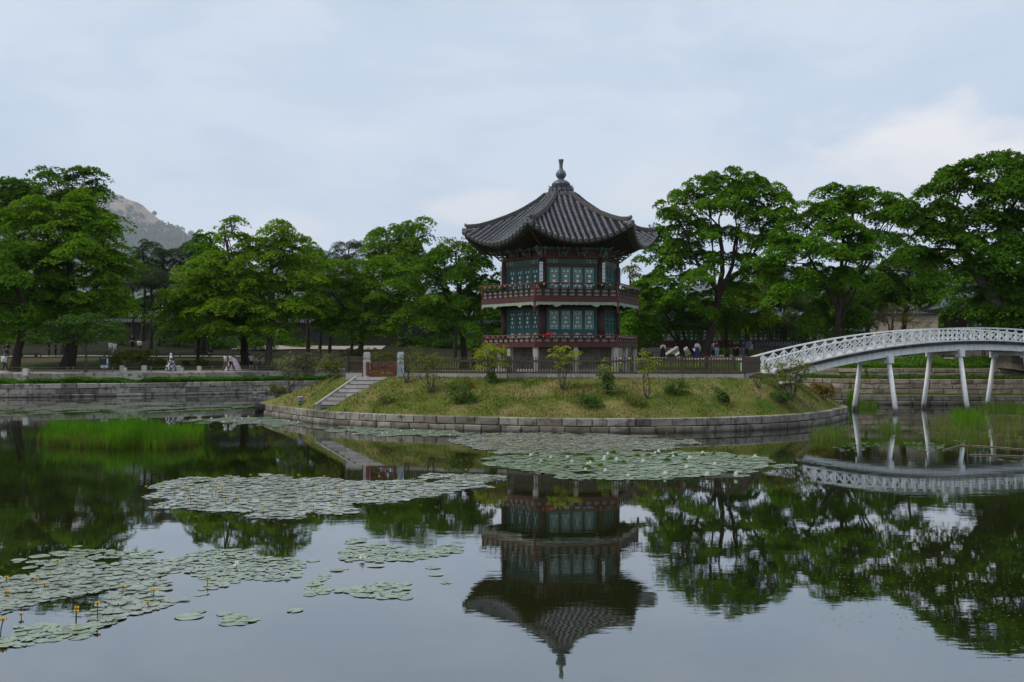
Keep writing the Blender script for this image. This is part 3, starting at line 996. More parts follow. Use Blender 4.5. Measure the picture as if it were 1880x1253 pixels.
# ---- brackets: stepped arms with pale edges and red tips
def bracket(base, n, big):
    tg = Vector((-n.y, n.x, 0)); rz = math.atan2(tg.y, tg.x)
    o = None
    for i in range(4):
        m = MB(); z = 9.09 + i * 0.125; out = 0.10 + i * (0.17 if big else 0.11)
        m.box(base + n * (out / 2) + Vector((0, 0, z)), (0.13, out + 0.3, 0.085), rz)
        m.box(base + n * out * 0.55 + Vector((0, 0, z + 0.052)), (0.40 + 0.10 * i, 0.10, 0.05), rz)
        if o is None: o = m.build('bracket', M['bracket'], pav)
        else: m.build('bracket_arm', M['bracket'] if i % 2 else M['green_beam'], o)
        m = MB(); e = base + n * (out + 0.18) + Vector((0, 0, z))
        m.bar(e - n * 0.04 - Vector((0, 0, 0.07)), e + n * 0.15 + Vector((0, 0, 0.07)), 0.07, 0.06)
        m.build('bracket_tip', M['red_bright'] if i % 2 == 0 else M['dim_motif'], o)
        for s in (-1, 1):
            m = MB(); m.box(base + n * (out * 0.55 + 0.055) + tg * (s * (0.17 + 0.045 * i)) + Vector((0, 0, z + 0.052)), (0.09, 0.03, 0.075), rz)
            m.build('bracket_block', M['dim_motif'], o)
for k in range(6):
    a = R(PHI0 + 60 * k); nn = Vector((math.sin(a), -math.cos(a), 0))
    bracket(Vector((PX, PY, 0)) + nn * RC, nn, True)
    for w in (-14, 14):
        n2 = Matrix.Rotation(R(w), 3, 'Z') @ nn
        m = MB(); b0 = Vector((PX, PY, 9.0)) + nn * (RC + 0.12)
        m.tube([b0 + n2 * 0.05, b0 + n2 * 0.25 + Vector((0, 0, 0.1)), b0 + n2 * 0.42 + Vector((0, 0, 0.38))], [0.05, 0.045, 0.03], 6)
        m.build('wing_bracket', M['dim_motif'], pav)
    n, tg = facedir(k)
    for s in (-0.5, 0.5):
        bracket(Vector((PX, PY, 0)) + n * APO + tg * s * 1.05, n, False)

# ---- railings
PANEL = MB()
PANEL.box((0, 0, 0), (0.30, 0.02, 0.045))
for q in range(5):
    a = R(15 + 150 * q / 4); PANEL.box((math.cos(a) * 0.115, -0.004, 0.02 + math.sin(a) * 0.055), (0.055, 0.022, 0.04), M=Matrix.Rotation(-a + R(90), 3, 'Y'))
PANEL.box((0, -0.005, 0.035), (0.09, 0.024, 0.06))
PANEL = PANEL.mesh('panel_carving', M['panel_motif'])
KNOB = MB(); KNOB.lathe((0, 0, 0), [(0.012, -0.06), (0.025, -0.05), (0.055, 0.0), (0.05, 0.022)], 8)
KNOB = KNOB.mesh('lotus_block', M['pale_motif'])
def railing(r0, z0, zrows, ztop, lean, dark, red):
    side = r0; apo = r0 * math.cos(R(30))
    nb = 10
    for k in range(6):
        n, tg = facedir(k); rz = facerot(k)
        C = Vector((PX, PY, 0)) + n * apo
        o = None
        m = MB(); a0, a1 = C - tg * (side / 2 + lean * 0.3), C + tg * (side / 2 + lean * 0.3)
        m.tube([a0 + n * lean + Vector((0, 0, ztop)), a1 + n * lean + Vector((0, 0, ztop))], 0.042, 8)
        o = m.build('handrail', M[red], pav)
        zs = sorted(zrows)
        m = MB()
        for z in zs: m.bar(C - tg * (side / 2 - 0.02) + Vector((0, 0, z)), C + tg * (side / 2 - 0.02) + Vector((0, 0, z)), 0.07, 0.05)
        m.box(C + Vector((0, 0, (z0 + zs[-1]) / 2)) - n * 0.02, (side - 0.1, 0.02, zs[-1] - z0), rz)
        m.build('rail_board', M[dark], o)
        for i in range(nb):
            x = (i - nb / 2 + 0.5) * side / nb
            prev = z0
            for z in zs:
                p = C + tg * x + Vector((0, 0, (prev + z) / 2 - 0.03)) - n * 0.0
                put('panel_carving', PANEL, pav, p, (0, 0, rz))
                prev = z
            if i:
                xb = (i - nb / 2) * side / nb
                B = C + tg * xb
                m = MB()
                m.tube([B + n * 0.02 + Vector((0, 0, z0)), B + n * (0.04 + lean * 0.1) + Vector((0, 0, z0 + (ztop - z0) * 0.45)), B + n * (lean * 0.55 + 0.03) + Vector((0, 0, z0 + (ztop - z0) * 0.75)), B + n * lean + Vector((0, 0, ztop - 0.05))], 0.028, 6)
                m.build('baluster', M[dark], pav)
                put('lotus_block', KNOB, pav, B + n * lean + Vector((0, 0, ztop - 0.06)))
        cpt = hexpt(r0, k)
        m = MB(); m.box((cpt.x, cpt.y, (z0 + ztop - 0.02) / 2 - 0.02), (0.11, 0.11, ztop - z0 - 0.06), R(PHI0 + 60 * k)); m.build('corner_post', M[red], pav)
railing(4.52, 4.30, [4.54], 4.70, 0.03, 'red_wood', 'red_bright')
railing(4.56, 6.80, [7.00, 7.20], 7.50, 0.22, 'dark_wood', 'red_bright')

# ---- scalloped valance and corner pendants under the balcony
for k in range(6):
    n, tg = facedir(k); side = 4.66; C = Vector((PX, PY, 0)) + n * (4.66 * math.cos(R(30)) - 0.03)
    m = MB(); N = 60; th = 0.03
    top, bot = [], []
    for i in range(N + 1):
        x = (i / N - 0.5) * (side - 0.16)
        u = abs(x) / side
        dep = 0.13 + 0.035 * abs(math.sin(math.pi * i / N * 15))
        for xc, dd, ww in ((0.235, 0.14, 0.05), (0.5, 0.20, 0.045)):
            dep += max(0, 1 - abs(u - xc) / ww) * dd
        p = C + tg * x
        top.append(p + Vector((0, 0, 6.495))); bot.append(p + Vector((0, 0, 6.495 - dep)))
    b = 0
    for off in (0.03, 0.0):
        for q in top + bot: m.v.append(q + n * off)
    L = len(top)
    for i in range(N):
        m.f += [[i, L + i, L + i + 1, i + 1], [2 * L + i, 2 * L + i + 1, 3 * L + i + 1, 3 * L + i], [L + i, 3 * L + i, 3 * L + i + 1, L + i + 1]]
        m.m += [0, 0, 0]
    m.build('scalloped_valance', M['pale_green'], pav)
    c = hexpt(4.60, k)
    m = MB(); m.lathe((c.x, c.y, 0), [(0.02, 5.86), (0.06, 5.90), (0.085, 5.98), (0.05, 6.06), (0.075, 6.12), (0.065, 6.2), (0.07, 6.46)], 8); m.build('corner_pendant', M['red_wood'], pav, smooth=True)

# ---- roof
RR, RA = 5.78, 0.62
def zr(rho):
    return float(np.interp(rho, [0.10, 0.16, 0.25, 0.406, 0.55, 0.708, 0.85, 0.95, 1.0], [13.05, 12.78, 12.36, 11.80, 11.42, 11.08, 10.84, 10.74, 10.72]))
def roofpt(k, u, v, dz=0.0):
    """Point of roof face k; u in -1..1 across, v 0..1 from the top ring to the eave."""
    n, tg = facedir(k)
    r = RA + (RR - RA) * v
    s = 1 - u * u
    a = r * math.cos(R(30)) * (1 - 0.035 * s * v * v)
    z = zr(r / RR) - 0.95 * s * v ** 2.3 - 0.10 * s * v * (1 - v) * 2
    return Vector((PX, PY, z + dz)) + n * a + tg * (u * r * 0.5)
def face_xy(k, x, v):
    r = RA + (RR - RA) * v
    return roofpt(k, max(-1, min(1, x / (r * 0.5))), v)
NV = 34
for k in range(6):
    m = MB(); us = np.linspace(-1, 1, 19)
    steps = np.linspace(0, 1, NV + 1)
    for j in range(NV):
        b = len(m.v)
        for u in us: m.v.append(roofpt(k, u, steps[j], 0.0))
        for u in us: m.v.append(roofpt(k, u, steps[j + 1], 0.06))
        for i in range(18):
            m.f.append([b + i, b + 19 + i, b + 20 + i, b + i + 1]); m.m.append(0)
        b2 = len(m.v)
        for u in us: m.v.append(roofpt(k, u, steps[j + 1], 0.0))
        for i in range(18):
            m.f.append([b + 19 + i, b2 + i, b2 + i + 1, b + 20 + i]); m.m.append(0)
    pt = m.build('pan_tiles', M['tile_dark'], pav)
    n, tg = facedir(k)
    NRW = 17
    sp = RR * 0.985 / NRW
    for q in range(NRW):
        x = (q - (NRW - 1) / 2) * sp
        vmin = max(0.02, (abs(x) * 2 - RA) / (RR - RA) + 0.02)
        if vmin > 0.97: continue
        ln = (1.0 - vmin) * 6.0
        nt = max(2, int(ln / 0.36))
        m = MB()
        pr = [(math.cos(R(a)), math.sin(R(a))) for a in (-15, 25, 65, 115, 155, 195)]
        for i in range(nt):
            va, vb = vmin + (1 - vmin) * i / nt, vmin + (1 - vmin) * (i + 1) / nt
            pa, pb = face_xy(k, x, va), face_xy(k, x, vb)
            d = (pb - pa).normalized(); up = tg.cross(d); up = up if up.z > 0 else -up
            jit = random.uniform(-0.008, 0.008)
            b = len(m.v)
            for p, rad in ((pa, 0.076), (pb, 0.094)):
                for cx, sy in pr: m.v.append(p + tg * (cx * rad + jit) + up * (sy * rad + 0.02))
            for e in range(5): m.f.append([b + e, b + e + 1, b + 7 + e, b + 6 + e]); m.m.append(0)
            m.f.append([b + 6 + e for e in range(6)]); m.m.append(0)
        row = m.build('tile_row', M['tile'], pav)
        pe = face_xy(k, x, 1.0); pd = face_xy(k, x, 0.97); d = (pe - pd).normalized()
        m = MB()
        m.tube([pe - d * 0.02 + Vector((0, 0, -0.005)), pe + d * 0.05 + Vector((0, 0, -0.012))], 0.125, 10); m.build('tile_end', M['tile_end'], row)
    # eave fascia, soffit and rafters
    m = MB(); N = 24
    for i in range(N + 1):
        u = -1 + 2 * i / N
        p = roofpt(k, u, 0.985)
        m.v += [p + Vector((0, 0, -0.03)), p + Vector((0, 0, -0.20)) - n * 0.02, p + Vector((0, 0, -0.24)) - n * 0.35]
    for i in range(N):
        m.f += [[i * 3, i * 3 + 1, i * 3 + 4, i * 3 + 3], [i * 3 + 1, i * 3 + 2, i * 3 + 5, i * 3 + 4]]; m.m += [0, 0]
    m.build('eave_fascia', M['rafter'], pav)
    m = MB(); N = 16
    for i in range(N + 1):
        u = -1 + 2 * i / N
        p = roofpt(k, u, 0.975) + Vector((0, 0, -0.16))
        q = Vector((PX, PY, 9.62)) + n * (APO + 0.05) + tg * (u * (SIDE / 2))
        m.v += [p, (p + q) / 2 + Vector((0, 0, 0.06)), q]
    for i in range(N):
        m.f += [[i * 3, i * 3 + 3, i * 3 + 4, i * 3 + 1], [i * 3 + 1, i * 3 + 4, i * 3 + 5, i * 3 + 2]]; m.m += [0, 0]
    sf = m.build('soffit', M['soffit'], pav)
    for i in range(21):
        u = -0.97 + 1.94 * i / 20
        p = roofpt(k, u, 0.95) + Vector((0, 0, -0.25))
        q = Vector((PX, PY, 9.58)) + n * (APO + 0.05) + tg * (u * (SIDE / 2))
        m = MB(); m.tube([q, (p * 0.55 + q * 0.45), p], [0.055, 0.05, 0.048], 6); m.build('rafter', M['rafter'], sf)
    # hip ridge on corner k
    a = R(PHI0 + 60 * k); nn = Vector((math.sin(a), -math.cos(a), 0)); tt = Vector((-nn.y, nn.x, 0))
    m = MB(); N = 18
    lay = [(0.125, 0.0, 0.06, 0), (0.11, 0.06, 0.10, 1), (0.125, 0.10, 0.14, 0), (0.10, 0.14, 0.17, 1)]
    path = []
    for i in range(N + 1):
        rho = 0.165 + (0.955 - 0.165) * i / N
        p = Vector((PX, PY, zr(rho) + 0.03)) + nn * (rho * RR)
        if rho > 0.82: p.z += (rho - 0.82) * 0.5
        path.append(p)
    for w, h0, h1, mi in lay:
        b = len(m.v); m.mi = mi
        for p in path:
            for sx, hz in ((-w, h0), (w, h0), (w, h1), (-w, h1)): m.v.append(p + tt * sx + Vector((0, 0, hz)))
        for i in range(N):
            for e in range(4):
                e2 = (e + 1) % 4
                m.f.append([b + i * 4 + e, b + i * 4 + e2, b + i * 4 + 4 + e2, b + i * 4 + 4 + e]); m.m.append(mi)
        m.f.append([b, b + 3, b + 2, b + 1]); m.m.append(mi)
        m.f.append([b + N * 4 + e for e in range(4)]); m.m.append(mi)
    hr = m.build('hip_ridge', [M['ridge'], M['ridge_line']], pav)
    m = MB(); m.tube([p + Vector((0, 0, 0.19)) for p in path], 0.065, 8); m.build('ridge_cap', M['ridge'], hr, smooth=True)
    e = path[-1]
    m = MB(); m.tube([e + Vector((0, 0, 0.21)) - nn * 0.02, e + nn * 0.10 + Vector((0, 0, 0.20))], 0.10, 10); m.build('ridge_end', M['tile_end'], hr)
    c = Vector((PX, PY, zr(1.0) + 0.02)) + nn * (RR * 0.985)
    m = MB(); m.tube([c - nn * 0.55 + Vector((0, 0, 0.05)), c], [0.14, 0.13], 10); m.tube([c, c + nn * 0.05], 0.15, 10); m.build('corner_tile', M['tile_end'], hr)
    # dragon head like corner rafter under the hip
    m = MB(); m.bar(hexpt(RC + 0.1, k, 9.62), Vector((PX, PY, zr(1.0) - 0.26)) + nn * (RR * 0.93), 0.17, 0.22); m.build('corner_rafter', M['rafter'], pav)
    m = MB(); q0 = Vector((PX, PY, zr(1.0) - 0.40)) + nn * (RR * 0.80); m.bar(q0, q0 + nn * 0.9 + Vector((0, 0, 0.22)), 0.12, 0.14); m.build('corner_rafter', M['red_bright'], pav)

# ---- finial: two rings of tile ends, dish, gourd and stem
m = MB(); m.lathe((PX, PY, 0), [(0.90, 12.50), (0.86, 12.80), (0.66, 12.98), (0.62, 13.12), (0.50, 13.30), (0.46, 13.42)], 24); fb = m.build('finial_base', M['tile_dark'], pav)
for z, r0, n_, rad in ((12.88, 0.90, 18, 0.13), (13.17, 0.70, 16, 0.12)):
    for i in range(n_):
        a = 2 * math.pi * (i + (0.5 if z > 13 else 0)) / n_
        d = Vector((math.sin(a), -math.cos(a), 0)); c = Vector((PX, PY, z)) + d * r0
        m = MB(); m.tube([c - d * 0.35 + Vector((0, 0, 0.10)), c], [rad * 0.8, rad], 8); m.tube([c, c + d * 0.03], rad * 1.05, 8); m.build('tile_end', M['tile'], fb)
m = MB(); m.lathe((PX, PY, 0), [(0.46, 13.28), (0.64, 13.33), (0.66, 13.37), (0.46, 13.40), (0.48, 13.43), (0.55, 13.48), (0.52, 13.58), (0.40, 13.69), (0.24, 13.76), (0.17, 13.80),
    (0.17, 13.84), (0.24, 13.92), (0.30, 14.04), (0.305, 14.12), (0.26, 14.23), (0.19, 14.31), (0.125, 14.38), (0.105, 14.46), (0.10, 14.60), (0.115, 14.75), (0.15, 14.90), (0.155, 14.96), (0.10, 14.97)], 20)
m.build('finial', M['finial'], pav, smooth=True)
for i in range(8):
    a = 2 * math.pi * i / 8 + 0.2; d = Vector((math.sin(a), -math.cos(a), 0))
    m = MB(); c = Vector((PX, PY, 13.34)) + d * 0.60; m.bar(c, c + d * 0.16 + Vector((0, 0, 0.06)), 0.06, 0.03); m.build('finial_petal', M['finial'], fb)

# ---- white couplet boards on the upper columns, five brushed characters each
STROKES = [
    [(-.3, .35, .3, .35), (0, .45, 0, -.4), (-.35, 0, .35, 0), (-.3, -.4, .3, -.4)],
    [(-.25, .4, -.25, -.4), (.25, .4, .25, -.4), (-.25, .4, .25, .4), (-.25, 0, .25, 0), (-.25, -.4, .25, -.4)],
    [(0, .45, -.35, .1), (0, .45, .35, .1), (-.22, .05, .22, .05), (0, .05, 0, -.4), (-.35, -.4, .35, -.4)],
    [(-.35, .38, .35, .38), (0, .38, 0, -.42), (.05, .1, .28, -.08)],
    [(-.28, .45, -.28, -.45), (-.42, .15, -.12, .15), (.0, .4, .4, .4), (.2, .45, .2, -.45), (.0, .05, .4, .05), (.02, -.35, .4, -.3)]]
for k, seed in ((0, 0), (-1, 1), (-2, 2), (1, 3)):
    a = R(PHI0 + 60 * k); nn = Vector((math.sin(a), -math.cos(a), 0)); tt = Vector((-nn.y, nn.x, 0)); rz = math.atan2(tt.y, tt.x)
    c = hexpt(RC + 0.235, k, 8.20)
    m = MB(); m.box(c, (0.185, 0.03, 1.06), rz); bd = m.build('couplet_board', M['white_board'], pav)
    m = MB()
    for i in range(5):
        z = 0.41 - i * 0.205
        for (x0, y0, x1, y1) in STROKES[(i + seed * 2) % 5]:
            p = c + nn * 0.018 + tt * (x0 * 0.13) + Vector((0, 0, z + y0 * 0.13)); q = c + nn * 0.018 + tt * (x1 * 0.13) + Vector((0, 0, z + y1 * 0.13))
            m.bar(p, q, 0.006, 0.020, up=tuple(tt) if abs(x1 - x0) < 0.05 else (0, 0, 1))
    m.build('lettering', M['ink'], bd)

# red folding stools / extinguisher housings on the two decks
def red_stand(px, Y, z, w, label):
    p = at(px, 655, Y)
    r = thing('equipment_stand', label, 'stand', (p.x, Y, z))
    m = MB(); m.box((p.x, Y, z + 0.46), (w, 0.24, 0.20)); m.build('top', M['fire_red'], r)
    for s in (-1, 1):
        m = MB(); m.box((p.x + s * (w / 2 - 0.06), Y, z + 0.18), (0.10, 0.22, 0.36)); m.build('leg', M['fire_red'], r)
    m = MB(); m.box((p.x, Y - 0.02, z + 0.16), (0.07, 0.07, 0.30)); m.build('nozzle', M['white_board'], r)
red_stand(1009, 56.05, 4.30, 0.40, 'bright red stand on the lower deck before the dark column')
red_stand(984, 56.05, 6.80, 0.42, 'bright red box on the balcony behind the corner of the railing')

# ------------------------------------------------------------------ arched white bridge
U = Vector((0.914, 0.405, 0)); NN = Vector((0.405, -0.914, 0))
def bc(t): return Vector((23.5, 66.4, 0)) + U * t
def zrail(t): return 5.50 - 0.0067 * (t - 8.3) ** 2
def zdeck(t): return zrail(t) - 0.92
br = thing('footbridge', 'white arched footbridge with crossed railings on splayed legs over the pond', 'bridge', bc(8.3))
T0, T1 = -9.6, 27.0
HWD = 1.42
def strip(name, off0, off1, zf0, zf1, mat, t0=T0, t1=T1, n=73):
    m = MB(); ts = np.linspace(t0, t1, n)
    for t in ts:
        c = bc(t)
        for o_, zf in ((off0, zf0), (off1, zf0), (off1, zf1), (off0, zf1)): m.v.append(c + NN * o_ + Vector((0, 0, zf(t))))
    for i in range(n - 1):
        for e in range(4):
            e2 = (e + 1) % 4
            m.f.append([i * 4 + e, i * 4 + e2, i * 4 + 4 + e2, i * 4 + 4 + e]); m.m.append(0)
    m.f.append([0, 3, 2, 1]); m.m.append(0); e = (n - 1) * 4; m.f.append([e, e + 1, e + 2, e + 3]); m.m.append(0)
    return m.build(name, M[mat], br)
strip('deck', -HWD, HWD, lambda t: zdeck(t) - 0.10, lambda t: zdeck(t), 'bridge_deck')
strip('deck_edge', HWD + 0.002, HWD + 0.06, lambda t: zdeck(t) - 0.17, lambda t: zdeck(t) + 0.02, 'bridge_edge')
strip('deck_edge', -HWD - 0.06, -HWD - 0.002, lambda t: zdeck(t) - 0.17, lambda t: zdeck(t) + 0.02, 'bridge_edge')
for s in (-1, 1):
    strip('girder', s * 1.12 - 0.14, s * 1.12 + 0.14, lambda t: zdeck(t) - 0.60, lambda t: zdeck(t) - 0.102, 'concrete_white')
    strip('kerb', s * (HWD - 0.06) - 0.05, s * (HWD - 0.06) + 0.05, lambda t: zdeck(t) + 0.002, lambda t: zdeck(t) + 0.10, 'concrete_white')
    strip('handrail', s * (HWD - 0.06) - 0.065, s * (HWD - 0.06) + 0.065, lambda t: zrail(t) - 0.09, lambda t: zrail(t), 'concrete_white')
strip('soffit', -0.97, 0.97, lambda t: zdeck(t) - 0.30, lambda t: zdeck(t) - 0.104, 'concrete_white')
NPB = 44
for s in (-1, 1):
    off = s * (HWD - 0.06)
    for i in range(NPB + 1):
        t = T0 + 0.1 + (T1 - T0 - 0.2) * i / NPB
        c = bc(t) + NN * off
        m = MB(); m.box((c.x, c.y, (zdeck(t) + 0.1 + zrail(t) - 0.09) / 2), (0.10, 0.10, 0.73), math.atan2(U.y, U.x)); m.build('post', M['concrete_white'], br)
        if i < NPB:
            t2 = T0 + 0.1 + (T1 - T0 - 0.2) * (i + 1) / NPB
            c2 = bc(t2) + NN * off
            for ya, yb, o2 in ((0.12, 0.80, 0.024), (0.80, 0.12, -0.024)):
                m = MB(); m.bar(c + NN * o2 + Vector((0, 0, zdeck(t) + ya)), c2 + NN * o2 + Vector((0, 0, zdeck(t2) + yb)), 0.045, 0.06); m.build('brace', M['concrete_white'], br)
for t in (0.0, 6.15, 12.2, 18.2):
    c = bc(t); zt = zdeck(t) - 0.60
    m = MB(); m.bar(c - NN * 1.35 + Vector((0, 0, zt - 0.12)), c + NN * 1.35 + Vector((0, 0, zt - 0.12)), 0.42, 0.30); m.build('cross_beam', M['concrete_white'], br)
    for s in (-1, 1):
        m = MB(); cc = c + NN * (s * 1.28); m.box((cc.x, cc.y, zt - 0.15), (0.42, 0.42, 0.50), math.atan2(U.y, U.x)); m.build('leg_cap', M['concrete_white'], br)
        m = MB(); m.tube([c + NN * (s * 1.28) + Vector((0, 0, zt - 0.40)), c + NN * (s * 2.05) + Vector((0, 0, -1.0))], [0.148, 0.16], 14); m.build('leg', M['concrete_white'], br, smooth=True)

# ------------------------------------------------------------------ palace buildings and walls behind the trees
def tiled_cap(parent, a, b, z, w, rise, mat='tile_dark', rows=True, sp=0.3):
    """Small double pitched tile roof along the wall top from a to b."""
    a, b = Vector((a[0], a[1], z)), Vector((b[0], b[1], z)); d = (b - a); L = d.length; d.normalize(); n = Vector((d.y, -d.x, 0))
    m = MB()
    vs = []
    for p in (a, b): vs += [p - n * w, p + Vector((0, 0, rise)), p + n * w, p + n * w - Vector((0, 0, 0.07)), p - n * w - Vector((0, 0, 0.07))]
    m.add(vs, [(0, 1, 6, 5), (1, 2, 7, 6), (2, 3, 8, 7), (3, 4, 9, 8), (4, 0, 5, 9), (0, 4, 3, 2, 1), (5, 6, 7, 8, 9)])
    m.bar(a + Vector((0, 0, rise + 0.06)), b + Vector((0, 0, rise + 0.06)), 0.26, 0.2)
    m.build('tile_cap', M[mat], parent)
    m = MB(); k = int(L / sp)
    for i in range(k):
        c = a + d * (L * (i + 0.5) / k)
        m.bar(c + n * (w + 0.02) + Vector((0, 0, 0.03)), c + n * 0.1 + Vector((0, 0, rise + 0.03)), 0.13, 0.1)
        m.box(c + n * (w + 0.04) + Vector((0, 0, -0.0)), (0.15, 0.05, 0.15), math.atan2(d.y, d.x))
    o = m.build('cap_tiles', M['tile'], parent); o['kind'] = 'stuff'

def palace_wall(a, b, z0, h, label, mat, courses=0):
    r = thing('palace_wall', label, 'wall', ((a[0] + b[0]) / 2, (a[1] + b[1]) / 2, z0))
    A, B = Vector((a[0], a[1], 0)), Vector((b[0], b[1], 0)); d = (B - A).normalized(); n = Vector((d.y, -d.x, 0))
    m = MB(); m.bar(A + Vector((0, 0, z0 + h / 2)), B + Vector((0, 0, z0 + h / 2)), 0.5, h); m.build('masonry', M[mat], r)
    for k in range(courses):
        course(r, [(A.x, A.y), (B.x, B.y)], z0 + 0.05 + k * 0.36, 0.34, 1.0, 2.0, 'stone_wet', 0.3, 50 + k, out=0.33)
    tiled_cap(r, a, b, z0 + h + 0.07, 0.55, 0.42)
    return r
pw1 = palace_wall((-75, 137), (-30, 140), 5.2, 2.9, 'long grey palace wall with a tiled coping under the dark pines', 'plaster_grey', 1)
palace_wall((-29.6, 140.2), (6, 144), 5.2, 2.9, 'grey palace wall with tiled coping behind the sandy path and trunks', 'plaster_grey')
pa, pb = at(1600, 600, 124), at(1722, 600, 122)
palace_wall((pa.x, 124), (pb.x, 122), 4.2, 4.4, 'cream plastered wall with a tiled coping behind the reddish pine', 'plaster')
pa, pb = at(1500, 600, 132), at(1598, 600, 130)
palace_wall((pa.x, 132), (pb.x, 130), 4.4, 2.3, 'low pale wall with a tiled coping left of the reddish pine', 'stone_wet')
pa, pb = at(1384, 640, 108), at(1470, 640, 108)
lw = palace_wall((pa.x, 108), (pb.x, 108), 3.4, 1.15, 'low grey stone wall beyond the island end of the bridge', 'stone_wet')
pp_ = at(1384, 640, 107.6)
r = thing('stone_pier', 'pale square stone pier with a small ball at the low wall end', 'pier', (pp_.x - 0.4, 107.6, 3.4))
m = MB(); m.box((pp_.x - 0.4, 107.6, 4.05), (0.55, 0.55, 1.35)); m.build('shaft', M['stone_pale'], r)
m = MB(); m.box((pp_.x - 0.4, 107.6, 4.78), (0.7, 0.7, 0.12)); m.ball((pp_.x - 0.4, 107.6, 5.02), 0.2); m.build('cap', M['stone_grey'], r)

def hall(x0, x1, Y, z0, label, nb):
    """Low palace hall: stone podium, posts, door leaves with light lattice, red dado, tiled roof."""
    r = thing('palace_hall', label, 'hall', ((x0 + x1) / 2, Y, z0))
    Lw = x1 - x0
    m = MB(); m.box(((x0 + x1) / 2, Y + 3.0, z0 - 0.35), (Lw + 2.4, 8.4, 1.9)); m.build('podium', M['stone_wet'], r)
    zb = z0 + 0.6
    m = MB(); m.box(((x0 + x1) / 2, Y + 3.2, zb + 1.6), (Lw - 0.2, 6.0, 3.2)); m.build('wall', M['dark_wood'], r)
    for i in range(nb + 1):
        x = x0 + Lw * i / nb
        m = MB(); m.tube([(x, Y, zb), (x, Y, zb + 3.0)], 0.17, 8); m.build('column', M['dark_wood'], r)
        m = MB(); m.box((x, Y + 0.19, zb + 1.0), (0.4, 0.06, 2.0)); m.build('white_panel', M['stone_pale'], r)
    for i in range(nb):
        x = x0 + Lw * (i + 0.5) / nb; w = Lw / nb - 0.42
        m = MB(); m.box((x, Y + 0.15, zb + 0.4), (w, 0.08, 0.78)); m.build('dado', M['red_wood'], r)
        for s in (-0.25, 0.25):
            m = MB(); m.box((x + s * w, Y + 0.15, zb + 1.55), (w / 2 - 0.05, 0.07, 1.45)); dd = m.build('door', M['lens'] if i % 2 else M['teal'], r)
            m = MB()
            for q in range(2):
                for e in range(3): m.box((x + s * w + (q - 0.5) * w * 0.22, Y + 0.105, zb + 1.1 + e * 0.42), (0.24, 0.02, 0.24), M=Matrix.Rotation(R(45), 3, 'Y'))
            m.build('lattice', M['pale_motif'], dd)
        m = MB(); m.box((x, Y + 0.12, zb + 2.65), (w + 0.1, 0.1, 0.5)); m.build('frieze', M['green_beam'], r)
    # roof with curved eave line
    m = MB(); N = 24; ov = 1.7
    yf, yr, yk = Y - ov, Y + 3.2, Y + 6.4 + ov
    for i in range(N + 1):
        u = -1 + 2 * i / N; x = (x0 + x1) / 2 + u * (Lw / 2 + ov)
        lift = 0.5 * abs(u) ** 4
        m.v += [Vector((x, yf, zb + 3.1 + lift)), Vector((x, yf, zb + 3.3 + lift)), Vector(((x0 + x1) / 2 + u * Lw * 0.45, (yf + yr) / 2, zb + 4.1)), Vector(((x0 + x1) / 2 + u * Lw * 0.42, yr, zb + 5.6)), Vector((x, yk, zb + 3.3 + lift)), Vector((x, yk, zb + 3.1 + lift))]
    for i in range(N):
        for e in range(6):
            e2 = (e + 1) % 6
            m.f.append([i * 6 + e, i * 6 + e2, i * 6 + 6 + e2, i * 6 + 6 + e]); m.m.append(0)
    m.f.append([0, 5, 4, 3, 2, 1]); m.m.append(0); e = N * 6; m.f.append([e + q for q in range(6)]); m.m.append(0)
    ro = m.build('roof', M['tile_blue'], r)
    nt = int((Lw + 2 * ov) / 0.42)
    for i in range(nt):
        u = -1 + 2 * (i + 0.5) / nt; x = (x0 + x1) / 2 + u * (Lw / 2 + ov); lift = 0.5 * abs(u) ** 4
        m = MB(); m.tube([(x, yf - 0.03, zb + 3.32 + lift), ((x0 + x1) / 2 + u * Lw * 0.45, (yf + yr) / 2, zb + 4.15), ((x0 + x1) / 2 + u * Lw * 0.42, yr, zb + 5.63)], 0.12, 6); m.build('tile_row', M['tile_blue'], ro)
    m = MB(); m.bar(((x0 + x1) / 2 - Lw * 0.43, yr, zb + 5.8), ((x0 + x1) / 2 + Lw * 0.43, yr, zb + 5.8), 0.5, 0.5); m.build('roof_ridge', M['ridge'], ro)
    return r
h1 = hall(14.2, 33.5, 122, 4.0, 'long low palace hall with dark doors behind the leaning tree', 7)
# pale stair ramps up to the hall
for i, px in enumerate((1232, 1252, 1272)):
    p = at(px, 640, 119)
    r = thing('stair_ramp', ['pale stone stair cheek nearest the woman in the black dress', 'middle pale stone stair cheek below the dark hall doors', 'pale stone stair cheek nearest the leaning trunk'][i], 'stair', (p.x, 119, 3.6), 'stair cheeks of the dark hall')
    m = MB(); m.bar((p.x - 1.3, 116.2, 3.5), (p.x + 1.0, 120.4, 4.6), 0.45, 0.3); m.build('cheek', M['stone_pale'], r)
    for k in range(4):
        m = MB(); m.box((p.x + 0.2 + k * 0.35 - 0.6, 117.4 + k * 0.8, 3.55 + k * 0.24), (1.2, 0.85, 0.5)); m.build('step', M['stone_grey'], r)

hx = at(1716, 555, 96); hx2 = at(1772, 590, 98)
h2 = hall(hx2.x + 0.7, hx2.x + 17, 98.5, 4.1, 'palace hall with blue grey tiles half hidden by the large dark tree', 6)

